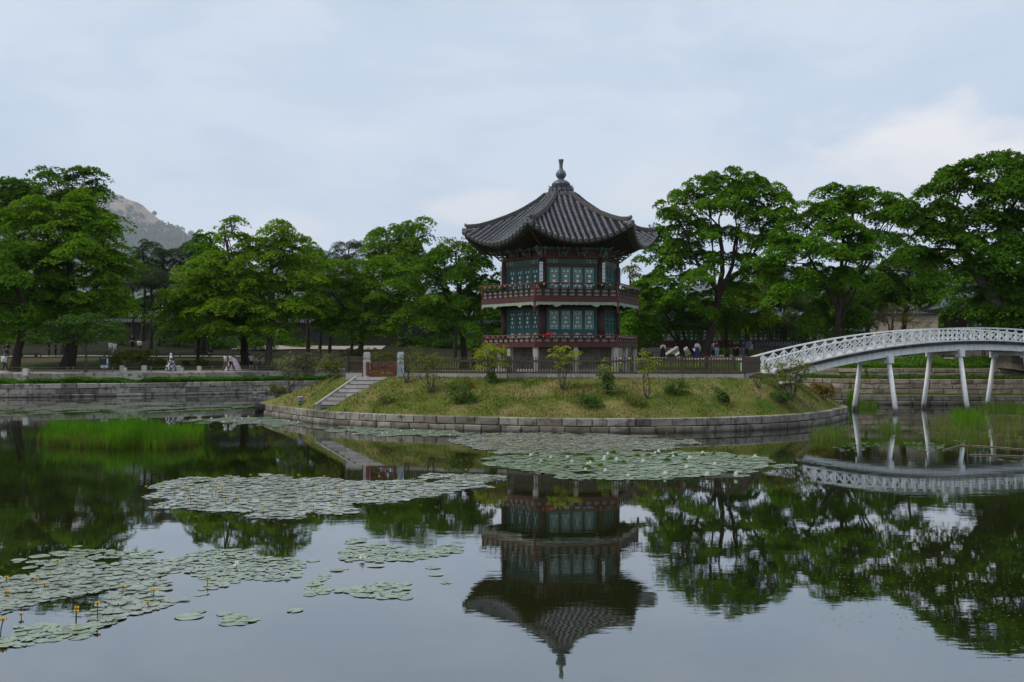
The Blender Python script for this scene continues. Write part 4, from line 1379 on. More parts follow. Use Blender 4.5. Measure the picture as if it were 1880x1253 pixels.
# ------------------------------------------------------------------ mountain with a bare rock face
def mtn(name, Y, prof_px, depth, mat, seed, ny=46):
    xs_ = np.array([p[0] for p in prof_px], float); ys_ = np.array([p[1] for p in prof_px], float)
    n = 180; m = MB()
    gx = np.linspace(xs_[0], xs_[-1], n)
    for j in range(ny):
        f = j / (ny - 1); yy_ = Y - depth * (1 - f)
        for i in range(n):
            py = np.interp(gx[i], xs_, ys_)
            X = (gx[i] - CX) / FPX * Y
            top = EYE - (py - HY) / FPX * Y
            q = Vector((X * 0.0019, yy_ * 0.0019, seed))
            z = 10 + (top - 10) * (f ** 0.8) + mnoise.fractal(q, 0.9, 2.1, 5) * 88 * (1 - f * 0.75) * min(1, f * 4) + mnoise.noise(Vector((X * 0.011, yy_ * 0.0078, seed))) * 16
            m.v.append(Vector((X, yy_, z)))
    for j in range(ny - 1):
        for i in range(n - 1):
            m.f.append([j * n + i, j * n + i + 1, (j + 1) * n + i + 1, (j + 1) * n + i]); m.m.append(0)
    b = len(m.v)
    return tag(m.build(name, mat, smooth=True), kind='structure'), m
t = NT('mountain_side')
s = t.n.new('ShaderNodeSeparateXYZ'); t.l.new(t.pos(), s.inputs[0])
nz = t.noise(0.0031, 6, 0.6); nf = t.noise(0.025, 5, 0.65); st = t.noise(0.008, 5, 0.6, sc3=(1.8, 0.4, 0.9))
rock = t.mix(t.rng(st, 0.38, 0.62), (0.40, 0.285, 0.195), (0.15, 0.12, 0.10))
wood = t.mix(t.rng(nf, 0.35, 0.65), (0.010, 0.026, 0.012), (0.042, 0.070, 0.024))
rk = t.math('ADD', t.math('MULTIPLY', s.outputs[2], 0.00133), t.math('MULTIPLY', nz, 1.6))
rm = t.math('MULTIPLY', t.rng(rk, 2.02, 2.12), t.rng(nf, 0.68, 0.60))
M['mountain'] = t.done(t.pbr(t.mix(rm, wood, rock), 0.95, 0.05, t.bump(nf, 0.6, 13.0)))
MT_Y = 8000
MT_PROF = [(-600, 520), (-300, 470), (-100, 400), (60, 352), (140, 342), (195, 345), (225, 362), (262, 380), (290, 402), (312, 414), (340, 428), (360, 442), (400, 470), (520, 500), (700, 560), (900, 630)]
mt, mtm = mtn('mountain', MT_Y, MT_PROF, 3600, M['mountain'], 2.0)
mt2, mtm2 = mtn('distant_hills', 8400, [(200, 640), (420, 520), (520, 468), (575, 455), (640, 470), (760, 520), (1000, 560), (1300, 520), (1560, 490), (1660, 478), (1740, 490), (2000, 540), (2300, 600)], 2200, M['mountain'], 7.0, 20)
# ------------------------------------------------------------------ foliage
def unit(a): return a / np.maximum(1e-9, np.linalg.norm(a, axis=1, keepdims=True))

def leaf_quads(P, N, s, r, asp=0.55):
    """One folded leaf (four vertices) per point with normal N and half length s."""
    n = len(P)
    t1 = unit(np.cross(N, unit(r.normal(size=(n, 3)))))
    t2 = np.cross(N, t1)
    s = s * r.uniform(0.65, 1.35, (n, 1))
    V = np.empty((n, 4, 3))
    V[:, 0] = P - t1 * s
    V[:, 1] = P + t2 * s * asp - N * s * 0.18
    V[:, 2] = P + t1 * s
    V[:, 3] = P - t2 * s * asp - N * s * 0.18
    return V.reshape(-1, 3)

def crown_points(lobes, dens, cr, flat, seed, shell=0.5, low=-0.6, jitter=0.8, fill=0.22, layer=0.5, rear=0.36):
    """Leaf positions and normals: every lobe holds domed sprays of leaves, mostly near its outside."""
    r = np.random.default_rng(seed)
    Ps, Ns, tips = [], [], []
    for (c, rad) in lobes:
        cr_l = cr; cr = cr_l * r.uniform(0.7, 1.3)
        c = np.array(c, float); rad = np.array(rad, float)
        A = math.pi * rad[0] * rad[2]
        nl = int(dens * A * DK)
        ncl = max(5, int((1.15 if layer > 0.4 else 2.0) * A / (cr * cr)))
        d = unit(r.normal(size=(ncl * 3, 3)))
        d = d[(d[:, 2] > low) | (r.uniform(size=len(d)) < 0.35)][:ncl]
        ncl = len(d)
        f = shell + (1.02 - shell) * r.uniform(size=(ncl, 1)) ** 0.55
        inner = r.uniform(size=(ncl, 1)) < (fill if layer > 0.4 else 0.34)
        f = np.where(inner, r.uniform(0.1, 0.6, (ncl, 1)), f)
        wob = 1 + 0.16 * np.sin(d[:, :1] * 5 + seed) * np.cos(d[:, 2:] * 4 + seed * 2)
        C = c + d * rad * f * wob
        CN = unit(d / rad * rad.mean() * layer + np.array([0, 0, 1.0]) + r.normal(size=(ncl, 3)) * (0.08 + 0.25 * layer))
        R_ = cr * r.uniform(0.55, 1.35, ncl)
        tips.append(C)
        w = R_ ** 2; w /= w.sum()
        ix = r.choice(ncl, nl, p=w)
        t1 = unit(np.cross(CN[ix], unit(r.normal(size=(nl, 3)))))
        rho = np.sqrt(r.uniform(size=(nl, 1))) * r.uniform(0.85, 1.18, (nl, 1))
        Rk = R_[ix][:, None]
        P = C[ix] + t1 * rho * Rk + CN[ix] * (-(rho ** 2) * Rk * flat + np.clip(r.standard_t(4, size=(nl, 1)), -2.6, 2.6) * Rk * (0.035 + 0.07 * layer))
        P[:, 2] -= (rho[:, 0] ** 2) * Rk[:, 0] * 0.16
        kp = (P[:, 1] < c[1] + 0.25 * rad[1]) | (r.uniform(size=nl) < rear)
        Ns.append(unit(CN[ix] + t1 * rho * flat + r.normal(size=(nl, 3)) * jitter * 0.6)[kp])
        Ps.append(P[kp]); cr = cr_l
    return np.concatenate(Ps), np.concatenate(Ns), tips

def limb(m, a, b, r0, r1, sag=0.15, n=6, rr=random):
    a, b = Vector(a), Vector(b); L = (b - a).length
    pts, rad = [], []
    k = Vector((rr.uniform(-1, 1), rr.uniform(-1, 1), 0)) * L * 0.07
    for i in range(n + 1):
        f = i / n
        p = a.lerp(b, f); p.z += math.sin(math.pi * f) * L * sag * (0.4 if b.z > a.z else 1)
        p += k * math.sin(math.pi * 2 * f)
        pts.append(p); rad.append(r0 + (r1 - r0) * f ** 0.8)
    m.tube(pts, rad, 7 if r0 > 0.08 else 5)

FOL = [0]
DK, SK = 1.30, 0.88     # leaf count and leaf size of the tree crowns
def tree(name, label, cat, trunks, lobes_px, leaf, bark='bark', dens=230, s=0.17, cr=1.0, flat=0.55, r0=0.35, Y=None, group=None, base=None,
         shell=0.5, twigs=3, asp=0.55, depth=0.85, jitter=0.8, low=-0.6, roots=False, fill=0.22, spread=0.35, layer=0.5):
    """trunks: photo polylines from the foot up; lobes_px: crown lobes (x, y, rx, ry[, depth shift in metres])."""
    FOL[0] += 1
    rr = random.Random(FOL[0] * 17); rn = np.random.default_rng(FOL[0] * 31)
    b0 = trunks[0][0]
    if base is not None: B = Vector(base)
    elif Y is None: B = bank_hit(*b0)
    else:
        p = at(b0[0], b0[1], Y); B = Vector((p.x, Y, ground_z(p.x, Y)))
    Yt = B.y
    t = thing(name, label, cat, B, group)
    sc = Yt / FPX
    lobes = []
    for L in lobes_px:
        c = at(L[0], L[1], Yt)
        rx, rz = L[2] * sc, L[3] * sc
        dy = L[4] if len(L) > 4 else rn.uniform(-spread, spread) * rx
        lobes.append(((c.x - B.x, dy, c.z - B.z), (rx, max(rx, rz) * depth, rz)))
    m = MB()
    tops = []
    for ti, tp in enumerate(trunks):
        pts = [at(x, y, Yt) - B for x, y in tp]
        pts[0].z = -0.3 if ti == 0 else pts[0].z
        rt = r0 * (1 if ti == 0 else 0.6)
        # resample
        P = []
        for a, b in zip(pts, pts[1:]):
            for q in range(4): P.append(a.lerp(b, q / 4))
        P.append(pts[-1])
        n = len(P)
        rad = [rt * (1 - 0.62 * i / (n - 1)) * (1 + (0.55 * math.exp(-i * 1.1) if ti == 0 else 0)) for i in range(n)]
        for i in range(1, n - 1): P[i] += Vector((rr.uniform(-1, 1), rr.uniform(-1, 1), 0)) * rt * 0.18
        m.tube(P, rad, 10)
        tops.append((P, rad))
    if roots:
        for i in range(11):
            a = math.pi * 2 * i / 11 + rr.uniform(-.2, .2)
            L = rr.uniform(1.0, 2.2)
            d = Vector((math.cos(a), math.sin(a), 0))
            e = d * L + Vector((rr.uniform(-.3, .3), 0, -0.12))
            e.z = ground_z(B.x + e.x, B.y + e.y) - B.z - 0.05
            m.tube([d * r0 * 0.5 + Vector((0, 0, 0.55)), d * r0 * 1.3 + Vector((0, 0, 0.22)), d * L * 0.6 + Vector((rr.uniform(-.1, .1), 0, 0.08 + e.z * 0.5)), e], [r0 * 0.42, r0 * 0.3, r0 * 0.2, r0 * 0.07], 7)
    P, N, tips = crown_points(lobes, dens, cr, flat, FOL[0], shell, low, jitter, fill, layer)
    for (c, rad), tp in zip(lobes, tips):
        c = Vector(c)
        trunk, trad = min(tops, key=lambda q: min((p - c).length for p in q[0][len(q[0]) // 2:]))
        cand = [i for i in range(len(trunk) // 3, len(trunk)) if trunk[i].z < c.z + 0.2] or [len(trunk) - 1]
        i = max(cand) if rr.random() < 0.6 else rr.choice(cand)
        rb = min(trad[i] * 0.6, 0.05 + 0.035 * max(rad))
        mid = c + Vector((rr.uniform(-.2, .2) * rad[0], rr.uniform(-.2, .2) * rad[1], -0.15 * rad[2]))
        limb(m, trunk[i], mid, rb, rb * 0.45, 0.05, 6, rr)
        k = min(len(tp), twigs + int(max(rad)))
        for j in rn.choice(len(tp), k, replace=False):
            limb(m, mid.lerp(trunk[i], rr.uniform(0, 0.45)), tp[j], rb * 0.42, 0.015, 0.04, 4, rr)
    m.build('trunk', M[bark], t, origin=B) if False else put('trunk', m.mesh('trunk', M[bark]), t, B)
    V = leaf_quads(P, N, s * SK, rn, asp)
    me = np_mesh('crown', V, np.arange(len(V)).reshape(-1, 4), M[leaf])
    put('crown', me, t, B)
    return t

# --- left bank
tree('broadleaf_tree', 'tall dark tree rising behind the large light green tree at far left', 'tree', [[(120, 640), (128, 520), (125, 400)]],
     [(150, 322, 34, 22), (98, 318, 28, 18), (55, 345, 40, 22), (15, 350, 48, 36), (182, 352, 26, 18), (130, 362, 60, 34), (-30, 380, 60, 50), (40, 400, 60, 40), (170, 400, 50, 36)],
     'leaf_deep', Y=112, r0=0.45, cr=1.1, dens=190, s=0.19, layer=0.3, flat=0.35)
tree('zelkova_tree', 'large light green spreading tree with a thick flared trunk on the sandy path', 'tree', [[(122, 676), (134, 620), (140, 560), (120, 450)], [(136, 600), (170, 540), (200, 480)]],
     [(70, 400, 78, 46), (150, 380, 62, 42), (40, 460, 88, 48), (120, 455, 95, 52), (195, 420, 36, 36), (95, 520, 110, 48), (200, 480, 48, 58), (20, 545, 75, 40), (120, 575, 88, 36), (205, 550, 48, 46), (60, 590, 60, 22), (225, 470, 22, 30)],
     'leaf_bright', r0=0.62, cr=1.15, dens=250, s=0.17, shell=0.35, layer=0.28, flat=0.32)
tree('broadleaf_tree', 'leaning dark trunked tree at the left edge behind the man in the white shirt', 'tree', [[(26, 680), (36, 630), (44, 560), (20, 500)]],
     [(-40, 470, 60, 60), (10, 500, 60, 50), (-20, 550, 60, 40), (30, 580, 50, 28), (-70, 420, 60, 60)], 'leaf_mid', r0=0.42, cr=1.0, dens=220, Y=94)
tree('broadleaf_tree', 'small slender tree with a low spreading crown beside the notice board', 'tree', [[(157, 677), (158, 640), (155, 610)], [(158, 650), (130, 600)]],
     [(95, 602, 42, 18), (150, 592, 48, 22), (195, 600, 34, 20), (125, 620, 40, 12)], 'leaf_shrub', bark='bark_grey', r0=0.12, cr=0.7, dens=280, s=0.12, Y=93, layer=0.28, flat=0.35)

def pine(label, bx, by, lob, Y, bark='bark', leaf='needle', r0=0.24, tops=None, group=None, dens=300):
    return tree('pine_tree', label, 'pine', [[(bx, by), (bx + 4, (by + lob[0][1]) / 2), (lob[0][0], lob[0][1] + 8)]] + (tops or []), lob, leaf, bark=bark, r0=r0, Y=Y, cr=0.8, dens=dens, s=0.20, asp=0.13, flat=0.35, jitter=1.5, shell=0.35, group=group, twigs=4)
pine('broad dark pine left of the tall thin outlier branch, below the mountain', 300, 625, [(300, 462, 44, 22), (335, 480, 40, 22), (275, 485, 40, 22), (320, 512, 55, 24), (262, 520, 36, 24), (300, 545, 50, 22), (345, 545, 40, 22), (260, 560, 26, 18)], 128)
pine('slender pine with bare trunks under the mountain slope', 262, 630, [(262, 448, 24, 16), (250, 470, 28, 20), (282, 500, 30, 18), (255, 500, 30, 18)], 134)
pine('thin pine trunk right of the broad dark pine', 352, 628, [(352, 452, 24, 18), (365, 470, 28, 20), (340, 500, 34, 20), (372, 500, 24, 20)], 132)

tree('zelkova_tree', 'large bright green tree with exposed spreading roots by the path', 'tree', [[(493, 690), (494, 640), (500, 560), (498, 470)], [(496, 600), (450, 540), (420, 470), (412, 425)], [(497, 590), (540, 520)]],
     [(428, 402, 20, 9, 0.0), (412, 418, 14, 9, 0.0), (436, 432, 26, 11, 0.0), (512, 420, 36, 20), (490, 448, 50, 26), (540, 440, 24, 18), (430, 470, 60, 28), (520, 478, 58, 34), (395, 505, 74, 34), (480, 520, 72, 36), (550, 515, 50, 40),
      (350, 545, 60, 34), (430, 565, 80, 36), (520, 570, 66, 36), (575, 560, 36, 34), (390, 600, 70, 20), (480, 605, 60, 18), (320, 565, 38, 32)],
     'leaf_bright', bark='bark_grey', r0=0.42, cr=1.05, dens=230, s=0.165, roots=True, Y=103.7, layer=0.28, flat=0.32, shell=0.35)
tree('broadleaf_tree', 'dark thick trunked tree behind the man taking a photograph', 'tree', [[(452, 665), (446, 620), (440, 560)]], [(400, 540, 60, 40), (450, 520, 60, 40), (460, 580, 60, 30), (380, 590, 50, 26)], 'leaf_deep', r0=0.5, Y=109, dens=200)
tree('broadleaf_tree', 'small dark trunked tree left of the pale pink gown', 'tree', [[(362, 655), (366, 615), (372, 570)], [(366, 630), (350, 595)]], [(350, 585, 45, 26), (385, 575, 45, 28), (330, 600, 34, 18)], 'leaf_shrub', r0=0.16, Y=108, dens=220, s=0.15)
tree('broadleaf_tree', 'tall bright tree behind the spreading tree with roots', 'tree', [[(372, 645), (380, 540), (385, 450)]], [(372, 435, 22, 18), (388, 450, 30, 26), (365, 470, 30, 30), (395, 490, 40, 40)], 'leaf_mid', r0=0.3, Y=116, dens=200)
tree('broadleaf_tree', 'young yellow green tree peeping out right of the bright spreading tree', 'tree', [[(566, 645), (565, 560), (560, 470)]], [(560, 455, 20, 22), (575, 480, 24, 30), (545, 470, 20, 24), (580, 520, 30, 40)], 'leaf_bright', r0=0.22, Y=122, dens=170)

tree('maple_tree', 'broad layered dark green tree in front of the sandy path bend', 'tree', [[(660, 655), (665, 610), (675, 550), (680, 510)], [(665, 600), (730, 540)], [(664, 600), (610, 540)]],
     [(625, 490, 42, 14), (690, 482, 44, 15), (755, 498, 28, 14), (610, 515, 42, 18), (665, 512, 55, 20), (735, 522, 42, 20), (640, 545, 60, 22), (715, 552, 58, 22), (600, 560, 40, 22), (770, 555, 34, 18), (655, 580, 68, 22), (735, 585, 50, 20), (690, 605, 60, 18), (610, 600, 36, 16), (780, 585, 28, 16)],
     'leaf_mid', r0=0.30, cr=1.1, dens=250, s=0.16, flat=0.36, Y=106, shell=0.3, layer=0.26)
tree('broadleaf_tree', 'tall light green tree on the skyline left of the pavilion', 'tree', [[(735, 640), (735, 540), (738, 440)]],
     [(728, 416, 18, 16), (772, 418, 16, 22), (748, 428, 30, 20), (690, 430, 28, 16), (710, 445, 40, 22), (765, 450, 26, 26), (735, 470, 50, 30), (690, 470, 34, 28), (770, 490, 34, 34), (725, 510, 55, 34)], 'leaf_mid', r0=0.38, Y=140, cr=1.2, dens=150, s=0.21)
pine('blue green pine on the skyline left of the tall light green tree', 640, 640, [(640, 448, 34, 14), (660, 452, 30, 16), (625, 462, 22, 14), (650, 478, 44, 18), (640, 505, 50, 22)], 148, dens=230)
pine('dark pine filling the gap behind the bright spreading tree', 590, 640, [(590, 478, 30, 16), (606, 490, 34, 20), (580, 510, 36, 22), (610, 530, 40, 24)], 146, dens=230)
tree('broadleaf_tree', 'dense dark tree close to the left side of the pavilion', 'tree', [[(852, 650), (850, 600), (845, 520)], [(850, 600), (880, 540)], [(850, 590), (810, 530)]],
     [(838, 458, 42, 22), (805, 470, 30, 24), (872, 470, 30, 24), (850, 495, 58, 32), (800, 510, 34, 34), (890, 510, 40, 36), (845, 545, 62, 34), (895, 560, 40, 40), (800, 560, 34, 34), (850, 590, 66, 26), (910, 600, 36, 26)], 'leaf_deep', r0=0.36, Y=108, dens=230, s=0.165)
tree('broadleaf_tree', 'sparse pale leaved tree showing sky beside the left eave', 'tree', [[(835, 640), (838, 560), (842, 470)]], [(848, 446, 28, 14), (825, 445, 18, 12), (865, 462, 22, 14)], 'leaf_olive', r0=0.2, Y=124, dens=90, s=0.17, twigs=6)

# --- right bank
tree('oak_tree', 'tall oval crowned tree with a leaning trunk right of the pavilion', 'tree', [[(1290, 655), (1306, 610), (1318, 560), (1326, 500), (1322, 420)], [(1320, 545), (1345, 490), (1352, 420)], [(1322, 540), (1290, 500), (1262, 450)], [(1324, 520), (1400, 480)]],
     [(1306, 330, 34, 24), (1352, 335, 34, 28), (1392, 345, 36, 32), (1270, 358, 38, 26), (1320, 370, 54, 32), (1375, 385, 48, 34), (1235, 392, 40, 28), (1280, 405, 48, 28), (1436, 358, 26, 26), (1420, 400, 38, 32), (1212, 425, 34, 24), (1250, 440, 44, 24), (1330, 430, 60, 24), (1295, 465, 46, 24), (1350, 470, 46, 20), (1240, 480, 40, 18), (1180, 560, 40, 34), (1170, 600, 40, 24), (1400, 440, 40, 24), (1215, 470, 42, 26), (1260, 505, 56, 22), (1200, 510, 36, 26), (1230, 545, 64, 30), (1300, 555, 56, 26), (1350, 525, 46, 20), (1390, 500, 40, 24)],
     'leaf_mid', r0=0.46, cr=0.85, dens=260, s=0.165, Y=103, shell=0.4, twigs=6, fill=0.25, flat=0.45, spread=0.5)
tree('broadleaf_tree', 'low dark twin trunked tree left of the woman in the blue skirt', 'tree', [[(1256, 655), (1245, 620), (1222, 575)], [(1250, 640), (1230, 610), (1200, 580)]], [(1190, 585, 44, 26), (1235, 580, 46, 28), (1170, 610, 34, 18), (1275, 590, 40, 20)], 'leaf_deep', r0=0.26, Y=106, dens=220)
tree('broadleaf_tree', 'thin curved trunk tree between the dark twin trunk and the leaning tree', 'tree', [[(1282, 656), (1262, 632), (1250, 600), (1255, 560)]], [(1240, 560, 50, 24), (1280, 568, 40, 22)], 'leaf_mid', r0=0.2, Y=107, dens=190)
tree('broadleaf_tree', 'fresh green tree in front of the low palace wall', 'tree', [[(1352, 655), (1352, 610), (1356, 560)]], [(1365, 540, 34, 24), (1340, 560, 36, 22), (1385, 565, 36, 24), (1360, 588, 50, 22), (1400, 590, 30, 20), (1330, 590, 26, 18)], 'leaf_bright', r0=0.2, Y=110, dens=210)
tree('broadleaf_tree', 'dark straight trunk behind the couple in dark clothes', 'tree', [[(1335, 655), (1334, 610), (1330, 560)]], [(1320, 560, 40, 24), (1345, 575, 40, 20)], 'leaf_deep', r0=0.22, Y=108, dens=190)
tree('conifer_tree', 'dark bushy conifer above the island end of the bridge', 'tree', [[(1440, 650), (1440, 600), (1440, 530)]], [(1440, 520, 40, 34), (1420, 555, 46, 34), (1465, 560, 46, 36), (1440, 595, 60, 30)], 'leaf_dull', r0=0.24, Y=112, dens=240, s=0.16, asp=0.3)
tree('zelkova_tree', 'layered dark green tree left of the sky gap above the bridge', 'tree', [[(1536, 655), (1538, 600), (1545, 520), (1548, 430)], [(1540, 570), (1500, 500), (1470, 440)], [(1542, 560), (1600, 480)]],
     [(1530, 352, 36, 16), (1590, 350, 38, 18), (1630, 365, 24, 16), (1505, 375, 34, 18), (1560, 378, 60, 22), (1470, 400, 44, 24), (1620, 395, 40, 20), (1535, 415, 70, 28), (1440, 440, 40, 26), (1600, 430, 44, 22), (1490, 455, 66, 28), (1560, 465, 58, 26), (1420, 480, 44, 24), (1475, 500, 62, 26), (1545, 505, 44, 24), (1440, 530, 46, 22), (1655, 385, 30, 18)],
     'leaf_mid', r0=0.36, cr=1.0, dens=345, s=0.165, flat=0.40, Y=98, shell=0.3, layer=0.36)
tree('broadleaf_tree', 'dark slender trunk pair above the middle of the bridge railing', 'tree', [[(1548, 650), (1548, 580), (1540, 500)], [(1546, 640), (1532, 560)]], [(1530, 540, 50, 40), (1570, 560, 46, 36), (1500, 575, 40, 30), (1545, 590, 46, 20)], 'leaf_deep', bark='bark_grey', r0=0.2, Y=104, dens=200)
pine('grey green pine between the dark slender trunks and the cream wall', 1590, 640, [(1590, 530, 40, 22), (1570, 555, 36, 24), (1610, 560, 36, 24), (1590, 590, 44, 22)], 118)
pine('low pine with a reddish forked trunk in front of the cream wall', 1634, 640, [(1640, 566, 40, 12), (1668, 578, 30, 10), (1608, 580, 30, 10), (1690, 592, 24, 8), (1650, 588, 30, 9)], 104, 'bark_red', 'leaf_olive', 0.22, [[(1634, 620), (1632, 596), (1616, 582)], [(1648, 640), (1656, 600), (1680, 582)]], dens=110)
tree('zelkova_tree', 'very large dark tree overhanging the palace hall at the right edge', 'tree', [[(1852, 690), (1850, 620), (1846, 520), (1840, 420)], [(1850, 590), (1780, 480), (1740, 400)], [(1850, 580), (1910, 470)]],
     [(1790, 298, 40, 18), (1740, 318, 40, 18), (1850, 292, 46, 24), (1715, 345, 34, 16), (1780, 335, 46, 24), (1890, 310, 60, 34), (1840, 345, 62, 32), (1735, 385, 50, 20), (1800, 392, 64, 30), (1880, 400, 70, 44), (1720, 420, 60, 22), (1770, 440, 60, 26), (1850, 460, 74, 40), (1690, 455, 44, 20), (1920, 470, 60, 60), (1730, 472, 56, 24), (1822, 496, 46, 32), (1690, 400, 44, 20), (1665, 380, 30, 14), (1880, 530, 80, 44), (1820, 560, 50, 24), (1900, 590, 60, 30), (1960, 400, 60, 80), (1950, 540, 60, 60), (1808, 562, 30, 16), (1835, 590, 40, 18), (1880, 570, 50, 40), (1870, 610, 50, 24), (1806, 548, 26, 18, 4.0), (1836, 542, 44, 26, 2.0), (1806, 528, 26, 16, 1.0)],
     'leaf_deep', bark='bark_grey', r0=0.95, cr=1.05, dens=340, s=0.165, flat=0.40, Y=78, shell=0.3, layer=0.36)
tree('zelkova_tree', 'dark tree filling the space below the sky gap above the bridge', 'tree', [[(1655, 640), (1662, 560), (1672, 480)]], [(1668, 405, 26, 16), (1660, 440, 36, 18), (1640, 475, 34, 16), (1680, 470, 30, 18), (1650, 510, 56, 24), (1700, 520, 44, 26), (1620, 535, 44, 24), (1665, 548, 58, 22), (1600, 500, 36, 20)], 'leaf_deep', r0=0.28, Y=106, dens=260, cr=0.95)
tree('broadleaf_tree', 'hazy pale tree far behind the sky gap above the bridge', 'tree', [[(1690, 640), (1690, 560), (1690, 500)]], [(1680, 485, 50, 24), (1640, 520, 50, 26), (1720, 530, 50, 30), (1600, 545, 44, 24)], 'leaf_dull', r0=0.3, Y=160, dens=120, s=0.22)
tree('broadleaf_tree', 'pale leaved open tree showing sky beside the right eave', 'tree', [[(1160, 650), (1158, 560), (1156, 500)]], [(1156, 495, 20, 12), (1168, 515, 24, 16), (1148, 530, 24, 16), (1165, 548, 30, 18)], 'leaf_olive', r0=0.2, Y=126, dens=100, s=0.17, twigs=6)
tree('broadleaf_tree', 'dark low tree behind the right side of the pavilion', 'tree', [[(1172, 652), (1172, 610), (1170, 570)]], [(1165, 570, 36, 26), (1195, 560, 36, 30), (1150, 600, 36, 24), (1190, 600, 44, 24)], 'leaf_deep', r0=0.24, Y=112, dens=220)

# dark wood closing the view behind, tree by tree
BACK = [(40, 520, 90, 90, 'thick dark tree behind the palace wall at far left'), (215, 560, 60, 60, 'dark tree behind the palace wall below the two slender pines'), (420, 530, 80, 70, 'dark tree behind the palace wall above the pale pink gown'),
        (560, 560, 60, 60, 'dark tree behind the palace wall right of the rooted tree'), (650, 560, 80, 66, 'dark tree behind the palace wall over the sandy path'), (770, 560, 70, 70, 'dark tree on the slope left of the pavilion'),
        (930, 560, 70, 70, 'dark tree on the slope hidden by the pavilion columns'), (1060, 560, 80, 60, 'dark tree on the slope straight behind the pavilion'), (1200, 560, 60, 50, 'dark tree behind the roof of the long hall'),
        (1400, 545, 80, 60, 'dark tree behind the right end of the long hall'), (1520, 560, 80, 60, 'dark tree behind the low pale wall with tiled coping'), (1800, 540, 110, 80, 'dark tree behind the blue grey palace roof')]
for (x, y, rx, ry, lab) in BACK:
    tree('broadleaf_tree', lab, 'tree', [[(x, 640), (x + 4, 590), (x, y)]], [(x, y, rx, ry * 0.8), (x - rx * 0.5, y + ry * 0.4, rx * 0.7, ry * 0.6), (x + rx * 0.5, y + ry * 0.4, rx * 0.7, ry * 0.6), (x, y + ry * 0.7, rx, ry * 0.5)],
         'leaf_deep', r0=0.4, Y=152, dens=55, s=0.30, cr=1.5, group='dark trees of the wood behind the palace walls', twigs=1)
# bare trunks standing in the shade under the crowns
for i, (x, y0, y1, Y, lab) in enumerate([(242, 628, 500, 124, 'leftmost bare trunk in front of the grey palace wall'), (276, 626, 500, 122, 'bare trunk at the middle of the visible grey palace wall'), (291, 622, 500, 126, 'bare trunk right of the middle of the grey palace wall'),
                                  (586, 640, 540, 118, 'bare dark trunk beside the pale sandy bend of the path'), (604, 640, 520, 119, 'thicker bare dark trunk on the sandy bend of the path'), (644, 642, 560, 116, 'stout short trunk in front of the sandy bend'), (868, 652, 540, 112, 'bare dark trunk left of the lower deck of the pavilion')]):
    pine('dark shaded pine with a ' + lab, x, y0, [(x, y1, 30, 18), (x + 14, y1 + 18, 28, 16), (x - 14, y1 + 20, 28, 16)], Y, r0=0.2, dens=190)

# --- forest on the mountain, one far off mass
r = np.random.default_rng(5)
mv = np.array([tuple(v) for v in mtm.v]); 
win = mv[(mv[:, 0] / mv[:, 1] > -0.42) & (mv[:, 0] / mv[:, 1] < -0.28)]
sel = np.concatenate([mv[r.choice(len(mv), 1500)], win[r.choice(len(win), 3000)]])
sel = sel[(sel[:, 2] > 380)]
hgt = sel[:, 2] * 0.00133
keep = np.array([hgt[i] + 0.8 + 0.5 * mnoise.noise(Vector(sel[i] * 0.0049)) < 2.26 or r.uniform() < 0.06 for i in range(len(sel))])
sel = sel[keep]
lob = [((p[0] + r.uniform(-24, 24), p[1], p[2] + r.uniform(3, 20)), np.array([1, 1, 1.0]) * r.uniform(14, 30)) for p in sel]
Ps, Ns = [], []
for c, rad in lob:
    d = unit(r.normal(size=(14, 3)))
    Ps.append(np.array(c) + d * rad); Ns.append(unit(d + np.array([0, 0, .5])))
Ps, Ns = np.concatenate(Ps), np.concatenate(Ns)
V = leaf_quads(Ps, Ns, 11.8, r, 0.8)
o = put('forest', np_mesh('forest', V, np.arange(len(V)).reshape(-1, 4), M['leaf_dull']))
tag(o, 'far off forest covering the lower slopes of the rocky mountain', 'forest', kind='stuff')

